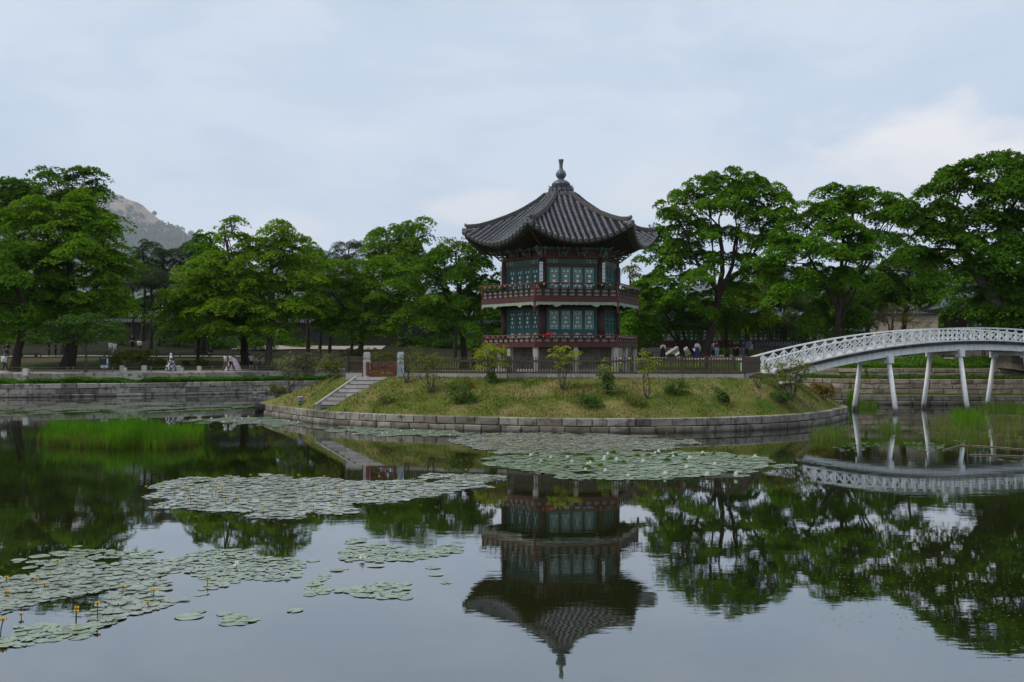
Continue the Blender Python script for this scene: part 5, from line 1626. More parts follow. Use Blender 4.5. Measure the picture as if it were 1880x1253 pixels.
# ------------------------------------------------------------------ shrubs
def shrub(label, px, py, lobes_px, leaf, stems=5, s=0.055, dens=900, cr=0.28, hit=None, bark='bark_grey', name='shrub', group=None, flat=0.6, shell=0.3, stem_r=0.02, dy=0.0, fill=0.2, asp=0.5, layer=0.5):
    dens = dens / DK
    if leaf == 'leaf_lime': layer, flat, shell = 0.12, 0.25, 0.15; dens *= 0.72
    FOL[0] += 1
    rr = random.Random(FOL[0] * 13); rn = np.random.default_rng(FOL[0] * 7)
    B = (hit or island_hit)(px, py)
    t = thing(name, label, 'shrub', B, group)
    sc = B.y / FPX
    lobes = []
    for L in lobes_px:
        c = at(L[0], L[1], B.y) - B
        rx, rz = L[2] * sc, L[3] * sc
        lobes.append(((c.x, rn.uniform(-.25, .25) * rx, c.z), (rx, rx * 0.85, rz)))
    m = MB()
    for i in range(stems):
        c, rad = lobes[i % len(lobes)]
        a = 2 * math.pi * i / max(1, stems)
        foot = Vector((math.cos(a) * 0.06, math.sin(a) * 0.06, -0.05))
        top = Vector(c) + Vector((rr.uniform(-.6, .6) * rad[0], rr.uniform(-.6, .6) * rad[1], rr.uniform(-.2, .5) * rad[2]))
        limb(m, foot, top, stem_r, stem_r * 0.35, -0.04, 5, rr)
        for q in range(2):
            e = top + Vector((rr.uniform(-1, 1) * rad[0], rr.uniform(-1, 1) * rad[1], rr.uniform(0, .7) * rad[2])) * 0.6
            limb(m, foot.lerp(top, rr.uniform(0.4, 0.8)), e, stem_r * 0.5, 0.004, 0.02, 3, rr)
    put('stems', m.mesh('stems', M[bark]), t, B)
    P, N, _ = crown_points(lobes, dens, cr, flat, FOL[0], shell, -0.8, 0.9, fill, layer, 1.0)
    V = leaf_quads(P, N, s, rn, asp)
    put('foliage', np_mesh('foliage', V, np.arange(len(V)).reshape(-1, 4), M[leaf]), t, B)
    return t
shrub('sparse yellowish shrub with bare forked stems right of the bluish gate post', 791, 721, [(770, 655, 24, 12), (800, 652, 24, 12), (785, 668, 30, 12), (815, 662, 16, 9), (765, 676, 16, 8), (790, 690, 16, 9)], 'leaf_olive', 6, 0.05, 380, 0.25, stem_r=0.03)
shrub('thin twiggy shrub leaning over the bluish gate post', 746, 703, [(742, 650, 14, 10), (760, 640, 18, 10), (735, 668, 10, 9), (756, 668, 12, 9)], 'leaf_olive', 5, 0.045, 330, 0.22, stem_r=0.03)
shrub('rounded rusty and green shrub left of the lime green layered shrub', 848, 740, [(845, 715, 28, 16), (832, 722, 18, 12), (862, 725, 14, 12), (852, 732, 20, 8)], 'leaf_shrub', 8, 0.045, 900, 0.26)
shrub('rusty young shoots topping the rounded shrub', 866, 712, [(862, 706, 14, 8), (850, 704, 10, 6)], 'leaf_rust', 3, 0.04, 900, 0.15)
shrub('low sparse olive shrub on the slope right of the steps', 709, 742, [(708, 728, 20, 10), (698, 732, 12, 7), (720, 730, 12, 8)], 'leaf_olive', 6, 0.04, 520, 0.18)
shrub('lime green layered shrub with a dense dark foot before the left fence post', 905, 703, [(900, 636, 34, 8), (880, 646, 22, 7), (918, 644, 20, 8), (895, 655, 34, 8), (912, 664, 26, 8), (890, 672, 20, 7)], 'leaf_lime', 8, 0.05, 1050, 0.3, flat=0.9, stem_r=0.03)
shrub('dense dark green clump at the foot of the lime green layered shrub', 903, 704, [(902, 688, 10, 11), (905, 696, 9, 7)], 'leaf_shrub', 3, 0.05, 1500, 0.15)
shrub('lime green shrub on a fan of bare stems in front of the pavilion steps', 1034, 717, [(1030, 640, 22, 8), (1052, 645, 14, 6), (1018, 650, 14, 6), (1045, 655, 24, 7), (1035, 664, 22, 6), (1022, 672, 10, 5)], 'leaf_lime', 10, 0.05, 950, 0.3, flat=0.9, stem_r=0.022)
shrub('wide dark shrub with rusty side shoots low on the slope', 1081, 748, [(1082, 730, 22, 14), (1070, 725, 20, 10), (1095, 735, 14, 10), (1084, 740, 20, 7)], 'leaf_shrub', 8, 0.045, 900, 0.26)
shrub('rusty sprays beside the wide dark shrub', 1066, 738, [(1062, 722, 14, 8), (1078, 714, 14, 7), (1076, 704, 6, 5)], 'leaf_rust', 4, 0.04, 650, 0.15)
shrub('upright leafy green bush with a yellow top near the slope middle', 1116, 725, [(1116, 700, 15, 16), (1112, 688, 18, 9), (1118, 714, 12, 8)], 'leaf_shrub', 8, 0.055, 850, 0.26)
shrub('yellow green sprays above the upright leafy bush', 1112, 716, [(1108, 672, 16, 7), (1124, 676, 14, 8), (1112, 660, 7, 5)], 'leaf_lime', 5, 0.045, 520, 0.2)
shrub('slim tall shrub with lime leaves against the fence', 1188, 732, [(1180, 648, 16, 8), (1196, 662, 16, 10), (1186, 680, 14, 10), (1178, 662, 12, 8), (1190, 700, 12, 12)], 'leaf_lime', 7, 0.05, 560, 0.24, stem_r=0.02)
shrub('low olive shrub with tiny white flowers beside the slim tall shrub', 1164, 746, [(1165, 730, 22, 12), (1152, 726, 14, 9), (1178, 735, 14, 9)], 'leaf_olive', 6, 0.04, 900, 0.2)
shrub('round dark green bush before the fence post', 1240, 724, [(1240, 705, 19, 15), (1232, 710, 14, 11), (1252, 708, 10, 10)], 'leaf_shrub', 8, 0.045, 900, 0.26)
shrub('small bright green bush on the right half of the slope', 1325, 739, [(1326, 722, 17, 13), (1318, 716, 11, 8), (1334, 728, 9, 8)], 'leaf_shrub', 8, 0.05, 850, 0.26)
shrub('bare stemmed small shrub below the corner of the fence', 1393, 713, [(1388, 696, 12, 9), (1402, 692, 10, 9)], 'leaf_olive', 7, 0.04, 90, 0.2, stem_r=0.02)
shrub('low bright green bush beside the grey flat stone', 1434, 740, [(1434, 724, 17, 13), (1424, 728, 12, 9), (1446, 730, 10, 8)], 'leaf_shrub', 8, 0.05, 850, 0.26)
shrub('tall airy shrub in front of the white bridge end', 1452, 736, [(1456, 668, 26, 14), (1444, 682, 20, 14), (1470, 688, 20, 12), (1452, 704, 18, 10), (1480, 672, 14, 9), (1432, 672, 12, 10), (1408, 678, 12, 12)], 'leaf_olive', 9, 0.05, 560, 0.25, stem_r=0.028)
shrub('reddish olive bush at the right shoulder of the island', 1510, 732, [(1510, 712, 20, 15), (1498, 706, 14, 10), (1522, 718, 12, 10)], 'leaf_rust', 6, 0.05, 1300, 0.2)
shrub('yellow green bush at the left shoulder of the island', 508, 730, [(508, 714, 17, 11), (500, 708, 12, 7), (517, 718, 10, 8)], 'leaf_olive', 6, 0.05, 900, 0.2)
shrub('twiggy grey shrub between the rooted tree and the island slope', 534, 722, [(530, 660, 26, 16), (540, 680, 18, 14), (520, 676, 16, 12)], 'leaf_pale', 9, 0.05, 150, 0.25, stem_r=0.02)
shrub('rusty green bush left of the short fence bay', 606, 692, [(606, 668, 20, 15), (596, 674, 14, 10), (616, 678, 12, 10)], 'leaf_olive', 6, 0.05, 900, 0.22)
# shrubs on the far bank
for (px, py, lb, leaf, lab) in [
        (232, 676, [(225, 655, 30, 14), (255, 650, 34, 14), (205, 662, 24, 10)], 'leaf_olive', 'wide flowering shrub behind the notice board'),
        (285, 676, [(280, 658, 34, 12), (265, 646, 26, 10), (300, 664, 20, 9)], 'leaf_dull', 'wide flowering shrub left of the woman in the patterned robe'),
        (365, 672, [(362, 662, 18, 9), (378, 665, 10, 6)], 'leaf_olive', 'small yellowish bush left of the pale pink gown'),
        (338, 672, [(340, 664, 14, 8)], 'leaf_dull', 'little dull bush just right of the patterned robe'),
        (552, 690, [(550, 660, 28, 16), (535, 668, 20, 12), (565, 672, 22, 12)], 'leaf_pale', 'pale leaved bank shrub right of the exposed roots'),
        (600, 688, [(595, 655, 34, 14), (615, 662, 28, 12)], 'leaf_pale', 'pale leaved bank shrub above the short fence bay'),
        (648, 680, [(645, 648, 28, 12), (670, 646, 22, 10)], 'leaf_dull', 'pale leaved bank shrub behind the cream gate post'),
        (700, 676, [(700, 652, 34, 9), (740, 655, 30, 8)], 'leaf_olive', 'low hedge like shrub seen over the red gate'),
        (640, 632, [(625, 618, 26, 9), (650, 622, 18, 8)], 'leaf_mid', 'clipped low bush at the bend of the sandy path'),
        (560, 640, [(545, 636, 26, 8)], 'leaf_mid', 'clipped bush in the shade left of the sandy bend')]:
    shrub(lab, px, py, lb, leaf, 6, 0.09, 330, 0.45, hit=bank_hit, group='shrubs on the left bank')
for (px, py, lb, leaf, lab) in [
        (1330, 657, [(1325, 645, 16, 8), (1310, 648, 10, 6)], 'leaf_bright', 'low yellow green hedge piece right of the leaning trunk'),
        (1265, 657, [(1266, 650, 10, 7)], 'leaf_bright', 'small round bush left of the woman in the blue skirt'),
        (1195, 657, [(1190, 650, 20, 6), (1235, 652, 20, 6)], 'leaf_olive', 'low plants below the pale stair cheeks'),
        (1375, 655, [(1378, 645, 26, 8)], 'leaf_olive', 'yellowish low plants by the square stone pier'),
        (1752, 640, [(1752, 585, 26, 20), (1745, 610, 24, 16)], 'leaf_mid', 'tall fresh shrub between the cream wall and the blue grey roof')]:
    shrub(lab, px, py, lb, leaf, 6, 0.10, 300, 0.45, hit=(lambda a, b: Vector((at(a, b, 104).x, 104, ground_z(at(a, b, 104).x, 104)))), group='shrubs on the right bank')

# dark undergrowth along the foot of the far walls
for (px, py, rx, ry, lab) in [(30, 622, 60, 14, 'dark undergrowth bush before the far wall, behind the leaning trunk at left'), (165, 618, 34, 12, 'dark undergrowth bush before the far wall, above the notice board'),
        (222, 626, 26, 10, 'dark undergrowth bush before the far wall, left of the two bare trunks'), (330, 628, 30, 13, 'dark undergrowth bush before the far wall, above the patterned robe'), (400, 632, 40, 15, 'dark undergrowth bush before the far wall, above the walking pair'),
        (468, 634, 40, 14, 'dark undergrowth bush before the far wall, behind the rooted tree'), (535, 628, 34, 15, 'dark undergrowth bush before the far wall, left of the sandy bend'), (690, 622, 44, 15, 'dark undergrowth bush right of the sandy bend, above the red gate'),
        (765, 628, 44, 16, 'dark undergrowth bush on the slope above the bluish gate post'), (830, 632, 40, 16, 'dark undergrowth bush on the slope above the long fence'), (895, 636, 40, 16, 'dark undergrowth bush on the slope left of the lower deck')]:
    shrub(lab, px, py + 8, [(px, py - 8, rx, ry), (px - rx * 0.5, py - 2, rx * 0.6, ry * 0.7), (px + rx * 0.5, py - 2, rx * 0.6, ry * 0.7)], 'leaf_deep', 5, 0.16, 75, 0.7, hit=bank_hit, group='undergrowth before the far walls', stem_r=0.04)

# ------------------------------------------------------------------ grass, reeds, ledge plants (masses nobody could count)
def blades(name, pts, h, lean, mat, w, label, cat, seed=0, seg=2, dry=None):
    r = np.random.default_rng(seed)
    n = len(pts)
    H = h * r.uniform(0.55, 1.15, (n, 1)) if np.isscalar(h) else h[:, None]
    a = r.uniform(0, 2 * math.pi, (n, 1)); b = r.uniform(0, 2 * math.pi, (n, 1))
    wv = np.concatenate([np.cos(a), np.sin(a), np.zeros((n, 1))], 1) * w * r.uniform(0.6, 1.3, (n, 1))
    ln = np.concatenate([np.cos(b), np.sin(b), np.zeros((n, 1))], 1) * lean * H * r.uniform(0, 1, (n, 1))
    up = np.concatenate([np.zeros((n, 2)), H], 1)
    V = np.empty((n, 5, 3))
    V[:, 0] = pts - wv; V[:, 1] = pts + wv
    V[:, 2] = pts + wv * 0.8 + ln * 0.35 + up * 0.58; V[:, 3] = pts - wv * 0.8 + ln * 0.35 + up * 0.58
    V[:, 4] = pts + ln + up * (1 - 0.25 * lean)
    base = np.arange(n)[:, None] * 5
    F = np.concatenate([base + np.array([[0, 1, 2]]), base + np.array([[0, 2, 3]]), base + np.array([[3, 2, 4]])])
    o = put(name, np_mesh(name, V.reshape(-1, 3), F, mat))
    return tag(o, label, cat, kind='stuff')

r = np.random.default_rng(3)
pts = []
while len(pts) < 34000:
    th = r.uniform(-math.pi, 0.25)
    f = math.sqrt(r.uniform(0.25, 1))
    rad = (r_out(th) - 0.33) * f
    x, y = ICX + rad * math.cos(th), ICY + rad * math.sin(th)
    k_, w_ = stair_kw(x, y)
    if -0.1 < k_ < 1.12 and -0.18 < w_ < 1.18 - 0.62 * max(0, k_): continue
    cl = mnoise.noise(Vector((x * 0.9, y * 0.9, 9)))
    if cl < r.uniform(-0.7, 0.35): continue
    pts.append((x, y, island_z(x, y) - 0.01))
blades('grass', np.array(pts), 0.14, 0.9, M['mound'], 0.014, 'patchy short turf covering the slope of the island', 'grass', 4)

def reed_patch(poly_px, n, h, lean, mat, w, label, seed, name='reeds', dry=0, cl=1.0):
    """Blades standing in the water inside a polygon given by photo pixels on the water."""
    r = np.random.default_rng(seed)
    P = np.array([tuple(on_water(*q))[:2] for q in poly_px])
    lo, hi = P.min(0), P.max(0); out = []
    def inside(x, y):
        c = False; j = len(P) - 1
        for i in range(len(P)):
            if (P[i, 1] > y) != (P[j, 1] > y) and x < (P[j, 0] - P[i, 0]) * (y - P[i, 1]) / (P[j, 1] - P[i, 1]) + P[i, 0]: c = not c
            j = i
        return c
    while len(out) < n:
        x, y = r.uniform(lo[0], hi[0]), r.uniform(lo[1], hi[1])
        if inside(x + 0.7 * mnoise.noise(Vector((x * 1.3, y * 1.3, 5))), y + 1.0 * mnoise.noise(Vector((x * 0.9, y * 0.9, 8)))) and mnoise.noise(Vector((x * 0.8, y * 0.8, seed))) * cl > r.uniform(-0.9, 0.25) * cl: out.append((x, y, -0.04))
    out = np.array(out)
    hv = np.array([h * (0.72 + 0.55 * mnoise.noise(Vector((p[0] * 0.5, p[1] * 0.5, seed)))) for p in out]) * r.uniform(0.5, 1.2, n)
    o = blades(name, out, hv, lean, M[mat], w, label, 'reeds', seed)
    if dry:
        k = out[r.choice(n, dry)]
        blades('reed_stems', k, np.full(dry, h * 0.5) * r.uniform(0.4, 1.0, dry), 0.35, M['reed_dry'], w * 0.6, 'dry brown stems under the ' + label.split(' standing')[0].split(' with')[0].split(' in the')[0], 'reeds', seed + 1)
    return o
reed_patch([(84, 818), (150, 826), (300, 826), (362, 818), (372, 808), (360, 800), (220, 797), (100, 800)], 5400, 1.3, 0.5, 'reed', 0.013, 'dense bright green reed bed standing in the left part of the pond', 21, dry=5000)
reed_patch([(1715, 812), (1880, 822), (1960, 815), (1960, 780), (1880, 768), (1780, 765), (1700, 775)], 1700, 0.95, 0.6, 'reed_thin', 0.008, 'loose reed bed with fallen stems at the right edge below the bridge', 22, dry=1500)
reed_patch([(1750, 790), (1800, 790), (1805, 772), (1760, 770)], 650, 1.35, 0.35, 'reed', 0.011, 'dense tuft of bright reeds within the loose right reed bed', 23)
reed_patch([(1482, 810), (1545, 812), (1555, 797), (1500, 795)], 420, 0.9, 0.5, 'reed_thin', 0.009, 'small thin reed tuft in the water off the right curve of the island wall', 24, dry=200)
reed_patch([(1618, 797), (1648, 797), (1646, 785), (1622, 785)], 240, 0.85, 0.4, 'reed_thin', 0.010, 'little reed tuft beside the near bridge leg', 25)
reed_patch([(1570, 752), (1612, 752), (1612, 745), (1570, 745)], 350, 1.0, 0.4, 'reed_thin', 0.012, 'reeds between the island wall and the damp stone wall', 26)
reed_patch([(1800, 757), (1880, 760), (1900, 752), (1810, 750)], 900, 1.1, 0.4, 'reed_thin', 0.012, 'reeds along the foot of the damp wall at the right edge', 27)
# bright reeds right of the island shoulder
reed_patch([(1560, 748), (1572, 748), (1572, 743), (1560, 743)], 700, 1.5, 0.3, 'reed', 0.014, 'tall bright reeds rising behind the right shoulder of the island', 28)

def ledge(x0, x1, d0, d1, zf, n, h, label, seed, mat='ledge_leaf', s=0.10):
    r = np.random.default_rng(seed)
    x = r.uniform(x0, x1, n); d = r.uniform(d0, d1, n)
    y = np.array([Yb(a) for a in x]) + d
    H = np.array([0.55 + 0.6 * mnoise.noise(Vector((a * 0.45, seed, 0))) for a in x]) * h
    z = np.array([ground_z(a, b) for a, b in zip(x, y)]) + np.maximum(0.03, H) * r.uniform(0.05, 1, n) ** 0.7
    N = unit(r.normal(size=(n, 3)) + np.array([0, -0.3, 1.0]))
    V = leaf_quads(np.stack([x, y, z], 1), N, s, r, 0.55)
    o = put('ledge_plants', np_mesh('ledge_plants', V, np.arange(len(V)).reshape(-1, 4), M[mat]))
    tag(o, label, 'ground cover', kind='stuff')
ledge(-50, -17, 0.25, 2.1, None, 26000, 0.62, 'strip of leafy green plants along the ledge between the kerb and the pond wall', 31)
ledge(22, 45, 1.15, 2.6, None, 9000, 0.28, 'green plants on the middle ledge of the right terrace', 32, 'leaf_shrub', 0.07)
ledge(22, 46, 3.5, 6.2, None, 15000, 0.55, 'rank green grass above the terrace walls behind the bridge', 33, 'ledge_leaf', 0.09)
# ------------------------------------------------------------------ lily pads
def pad_mat(name, a, b, rough):
    t = NT(name)
    o = t.math('FRACT', t.math('ADD', t.obj('Random'), t.geo('Random Per Island')))
    c = t.mix(o, a, b)
    n = t.noise(9, 4, 0.6)
    c = t.mix(t.rng(n, 0.55, 0.75, 0, 0.35), c, (0.12, 0.11, 0.045))
    return t.done(t.pbr(c, rough, 0.95, t.bump(n, 0.12, 0.01)))
M['pad_grey'] = pad_mat('grey_green_pad', (0.215, 0.245, 0.190), (0.305, 0.325, 0.265), 0.22)
M['pad_pale'] = pad_mat('pale_green_pad', (0.140, 0.190, 0.112), (0.210, 0.255, 0.155), 0.24)
M['pad_green'] = pad_mat('fresh_green_pad', (0.155, 0.215, 0.128), (0.235, 0.290, 0.190), 0.30)
M['pad_near'] = pad_mat('near_grey_pad', (0.145, 0.180, 0.120), (0.215, 0.245, 0.175), 0.24)
M['pad_film'] = pad_mat('dull_film_pad', (0.090, 0.100, 0.050), (0.160, 0.165, 0.090), 0.45)
M['pad_leaf'] = leafy('standing_pad', (0.030, 0.090, 0.010), (0.070, 0.160, 0.020), 0.4)

def pad_shape(seed, n=14):
    r = random.Random(seed)
    notch = 0.16
    v = [(0.05, 0, 0)]
    for i in range(n):
        a = notch + (2 * math.pi - 2 * notch) * i / (n - 1)
        k = 1 + 0.05 * math.sin(a * 2 + seed) + r.uniform(-0.03, 0.03)
        v.append((k * math.cos(a) * 1.08, k * math.sin(a) * 0.94, 0.02 * math.sin(3 * a + seed) + r.uniform(-0.008, 0.014)))
    return v
PADS = [pad_shape(i) for i in range(6)]
PADM = {}
def pad_mesh(kind, i):
    if (kind, i) not in PADM:
        m = MB(); v = PADS[i]; m.add(v, [(0, j, j + 1) for j in range(1, len(v) - 1)])
        PADM[(kind, i)] = m.mesh('lily_pad', M[kind])
    return PADM[(kind, i)]

def in_poly(P, x, y):
    c = False; j = len(P) - 1
    for i in range(len(P)):
        if (P[i][1] > y) != (P[j][1] > y) and x < (P[j][0] - P[i][0]) * (y - P[i][1]) / (P[j][1] - P[i][1]) + P[i][0]: c = not c
        j = i
    return c

PATCHES = [
    # key, photo polygon, pad radius, spacing, kind, label, keep(noise threshold), lift
    ('long', [(250, 905), (300, 889), (420, 872), (520, 880), (620, 884), (720, 884), (800, 878), (880, 872), (925, 880), (855, 905), (770, 914), (650, 934), (570, 950), (480, 953), (380, 946), (300, 936), (268, 918)], 0.135, 1.10, 'pad_grey', 'grey green lily pad in the long dense patch by the reed bed', -0.62, 0.04),
    ('near', [(-40, 1062), (20, 1055), (70, 1040), (150, 1034), (200, 1030), (250, 1030), (300, 1050), (345, 1075), (375, 1090), (320, 1105), (250, 1120), (190, 1135), (130, 1150), (60, 1150), (-40, 1150)], 0.112, 1.16, 'pad_near', 'grey lily pad in the crowded near patch at the left edge', -0.36, 0.03),
    ('nearest', [(-40, 1150), (60, 1150), (130, 1150), (160, 1165), (130, 1185), (60, 1195), (-40, 1200)], 0.125, 1.35, 'pad_pale', 'broad pale lily pad on the nearest fringe of the left patch', -0.35, 0.02),
    ('loose', [(30, 1030), (90, 1015), (210, 1010), (300, 1012), (440, 1012), (560, 1035), (540, 1062), (440, 1078), (360, 1088), (300, 1050), (250, 1030), (150, 1034)], 0.112, 1.7, 'pad_pale', 'pale lily pad scattered loosely behind the crowded near patch', -0.62, 0.012),
    ('middle', [(600, 1000), (700, 988), (830, 1000), (840, 1012), (780, 1035), (700, 1048), (640, 1042), (600, 1030)], 0.115, 1.45, 'pad_pale', 'pale lily pad in the loose middle patch on the mirrored sky', -0.48, 0.012),
    ('tail', [(562, 1090), (600, 1068), (650, 1060), (720, 1055), (770, 1068), (730, 1096), (690, 1102), (640, 1090)], 0.115, 1.45, 'pad_pale', 'pale lily pad in the small tail below the middle patch', -0.25, 0.012),
    ('lone', [(385, 1135), (420, 1122), (480, 1118), (560, 1122), (520, 1138), (430, 1155)], 0.130, 1.3, 'pad_pale', 'pale lily pad in the little raft below the loose pads', -0.5, 0.012),
    ('far', [(815, 808), (900, 797), (1010, 795), (1150, 800), (1280, 812), (1240, 826), (1130, 829), (1010, 838), (960, 842), (905, 828)], 0.15, 1.08, 'pad_grey', 'grey lily pad in the far carpet along the island wall', -0.7, 0.03),
    ('white', [(880, 846), (930, 840), (1020, 834), (1100, 832), (1200, 831), (1310, 832), (1420, 840), (1442, 852), (1400, 868), (1290, 874), (1200, 884), (1160, 889), (1040, 874), (960, 862), (900, 858)], 0.15, 1.06, 'pad_green', 'fresh green lily pad in the patch with white flowers', -0.7, 0.04),
    ('wall', [(600, 790), (660, 784), (760, 788), (870, 794), (820, 802), (700, 800)], 0.14, 1.1, 'pad_green', 'green lily pad in the thin band below the island wall on the left', -0.5, 0.03),
    ('corner', [(350, 772), (430, 766), (520, 769), (555, 776), (500, 784), (420, 778)], 0.15, 1.1, 'pad_green', 'pale green lily pad off the left tip of the island', -0.5, 0.03),
    ('bank', [(-30, 742), (120, 740), (300, 738), (460, 738), (455, 752), (300, 756), (100, 762), (-30, 764)], 0.11, 1.9, 'pad_film', 'lily pad in the film along the left bank', 0.0, 0.006),
    ('bridge', [(1450, 850), (1500, 842), (1560, 800), (1700, 795), (1760, 820), (1640, 830), (1540, 846), (1480, 866)], 0.10, 5.5, 'pad_pale', 'small lone lily pad near the mirrored bridge', 0.22, 0.01),
    ('right', [(1690, 850), (1690, 790), (1920, 770), (1920, 840)], 0.09, 4.0, 'pad_pale', 'small lily pad among the loose reeds at the right edge', 0.2, 0.01),
]
SINGLES = [(73, 1022, .18), (107, 1016, .16), (112, 1019, .16), (143, 1016, .12), (135, 1026, .15), (150, 1020, .13), (110, 1038, .13), (132, 1037, .12), (35, 1029, .12), (143, 1004, .09), (157, 1011, .08), (55, 1043, .13),
           (347, 1133, .19), (365, 1123, .11), (795, 1043, .13), (800, 1056, .12), (818, 1070, .11), (745, 1098, .13), (690, 1040, .14), (575, 1030, .12)]
allp = []
r = np.random.default_rng(77)
for pi, (key, poly, rad, sp, kind, lab, thr, lift) in enumerate(PATCHES):
    P = [tuple(on_water(*q))[:2] for q in poly]
    lo = np.min(P, 0); hi = np.max(P, 0)
    cell = {}
    area = (hi[0] - lo[0]) * (hi[1] - lo[1])
    for _ in range(int(area / (rad * rad) * 6)):
        x, y = r.uniform(lo[0], hi[0]), r.uniform(lo[1], hi[1])
        w1_ = mnoise.noise(Vector((x * 1.1, y * 0.8, pi * 1.7))); w2_ = mnoise.noise(Vector((x * 1.1, y * 0.8, pi * 1.7 + 40)))
        if not in_poly(P, x + 1.1 * w1_, y + (0.9 + 0.03 * y) * w2_): continue
        if mnoise.noise(Vector((x * 0.55, y * 0.35, pi * 3.1))) + 0.35 * mnoise.noise(Vector((x * 1.9, y * 1.3, pi))) < thr: continue
        rr_ = rad * 0.9 * r.uniform(0.6, 1.2)
        cx_, cy_ = int(x / (rad * 2)), int(y / (rad * 2))
        ok = True
        for a in (-1, 0, 1):
            for b in (-1, 0, 1):
                for (qx, qy, qr) in cell.get((cx_ + a, cy_ + b), ()):
                    if (qx - x) ** 2 + (qy - y) ** 2 < ((qr + rr_) * 0.5 * sp * 0.90) ** 2: ok = False; break
        if not ok: continue
        cell.setdefault((cx_, cy_), []).append((x, y, rr_))
        allp.append((rr_ / y, x, y, rr_, pi, kind, lab, lift))
for px, py, rr_ in SINGLES:
    v = on_water(px, py)
    allp.append((1.0, v.x, v.y, rr_, 99, 'pad_pale', 'separate pale lily pad floating clear of the patches', 0.006))
allp.sort(key=lambda a: -a[0])
group = 'lily pads on the pond'
rest = {}
for i, (_, x, y, rr_, pi, kind, lab, lift) in enumerate(allp):
    z = 0.006 + r.uniform(0, 1) ** 2 * lift
    a = r.uniform(0, 6.28); tx, ty = r.normal(size=2) * (0.022 if lift > 0.015 else 0.010)
    if pi == 1:
        qx, qy = CX + x / y * FPX, HY + EYE / y * FPX
        if math.hypot(qx - 140, (qy - 1140) * 2) < 60: lab = 'grey lily pad around the close pair of yellow buds in the near patch'
        elif math.hypot(qx - 179, (qy - 1132) * 2) < 60: lab = 'grey lily pad around the tall lone yellow bud in the near patch'
        elif qx > 275: lab = 'grey lily pad at the right end of the crowded near patch'
        elif qy < 1052: lab = 'grey lily pad along the far rim of the crowded near patch'
        elif qx < 60: lab = 'grey lily pad in the near patch against the left edge'
    if i < 300 and abs(x) / y < 0.53:
        o = put('lily_pad', pad_mesh(kind, int(r.integers(6))), None, (x, y, z), (tx, ty, a), (rr_, rr_, rr_))
        tag(o, lab, 'lily pad', group)
    else:
        rest.setdefault((pi, kind, lab), []).append((x, y, z, rr_, a, tx, ty))
for (pi, kind, lab), L in rest.items():
    V, F = [], []
    for (x, y, z, rr_, a, tx, ty) in L:
        v = PADS[int(r.integers(6))]; b = len(V); ca, sa = math.cos(a), math.sin(a)
        for (vx, vy, vz) in v:
            X, Y_ = (vx * ca - vy * sa) * rr_, (vx * sa + vy * ca) * rr_
            V.append((x + X, y + Y_, z + vz * rr_ + X * ty + Y_ * tx))
        for j in range(1, len(v) - 1): F.append((b, b + j, b + j + 1))
    o = put('lily_pads', np_mesh('lily_pads', np.array(V), np.array(F), M[kind]))
    tag(o, 'mass of ' + lab.replace('lily pad', 'lily pads', 1).replace('separate ', '').replace('the thin band below','the band below'), 'lily pads', kind='stuff')

# upturned fresh leaves standing out of the white flower patch
r = np.random.default_rng(78)
UP = [(1083, 848, .16), (1125, 834, .14), (1078, 862, .15), (1102, 858, .12), (1170, 840, .12), (1190, 839, .11), (1238, 840, .15), (1225, 848, .13), (1256, 848, .11), (1290, 838, .10), (1310, 836, .10), (970, 838, .10), (985, 836, .10), (1040, 862, .10), (1120, 846, .12), (1000, 850, .10), (1350, 842, .10), (1208, 836, .10), (1145, 852, .10), (1063, 838, .10)]
UL = MB()
UL.add([(-1, 0, 0.1), (-.5, -.3, 0.55), (0, -.35, 0.75), (.5, -.3, .55), (1, 0, .1), (.6, .45, .02), (0, .6, 0), (-.6, .45, .02)], [(0, 1, 2, 7), (2, 3, 4, 5), (2, 5, 6, 7)])
UL = UL.mesh('standing_leaf', M['pad_leaf'])
for px, py, s in UP:
    v = on_water(px, py)
    o = put('lily_leaf', UL, None, (v.x, v.y, 0.03), (0, 0, r.uniform(-0.6, 0.6)), (s * 1.2, s * 1.2, s * 1.2))
    tag(o, 'dark green lily leaf turned up on edge among the white flowers', 'leaf', 'upturned leaves of the white flower patch')

# ------------------------------------------------------------------ flowers
M['yellow'] = plain('yellow_petal', (0.62, 0.36, 0.012), 0.5, 0.3, 0.15, 30, 0.0)
M['white_petal'] = plain('white_petal', (0.80, 0.80, 0.76), 0.5, 0.3, 0.05, 30, 0.0)
M['stalk'] = plain('flower_stalk', (0.040, 0.055, 0.018), 0.7, 0.2)
BL = MB()
for i in range(5):
    a = 2 * math.pi * i / 5; d = Vector((math.cos(a), math.sin(a), 0)); e = Vector((-d.y, d.x, 0))
    BL.add([Vector((0, 0, -0.010)) + d * 0.004, d * 0.030 - e * 0.020 + Vector((0, 0, 0.004)), d * 0.034 + Vector((0, 0, 0.032)), d * 0.030 + e * 0.020 + Vector((0, 0, 0.004)), d * 0.016 + Vector((0, 0, 0.012))], [(0, 1, 4), (1, 2, 4), (2, 3, 4), (3, 0, 4), (0, 3, 2, 1)])
BL.ball((0, 0, 0.012), (0.016, 0.016, 0.014), 6, 4)
BLOOM = BL.mesh('bloom', M['yellow'])
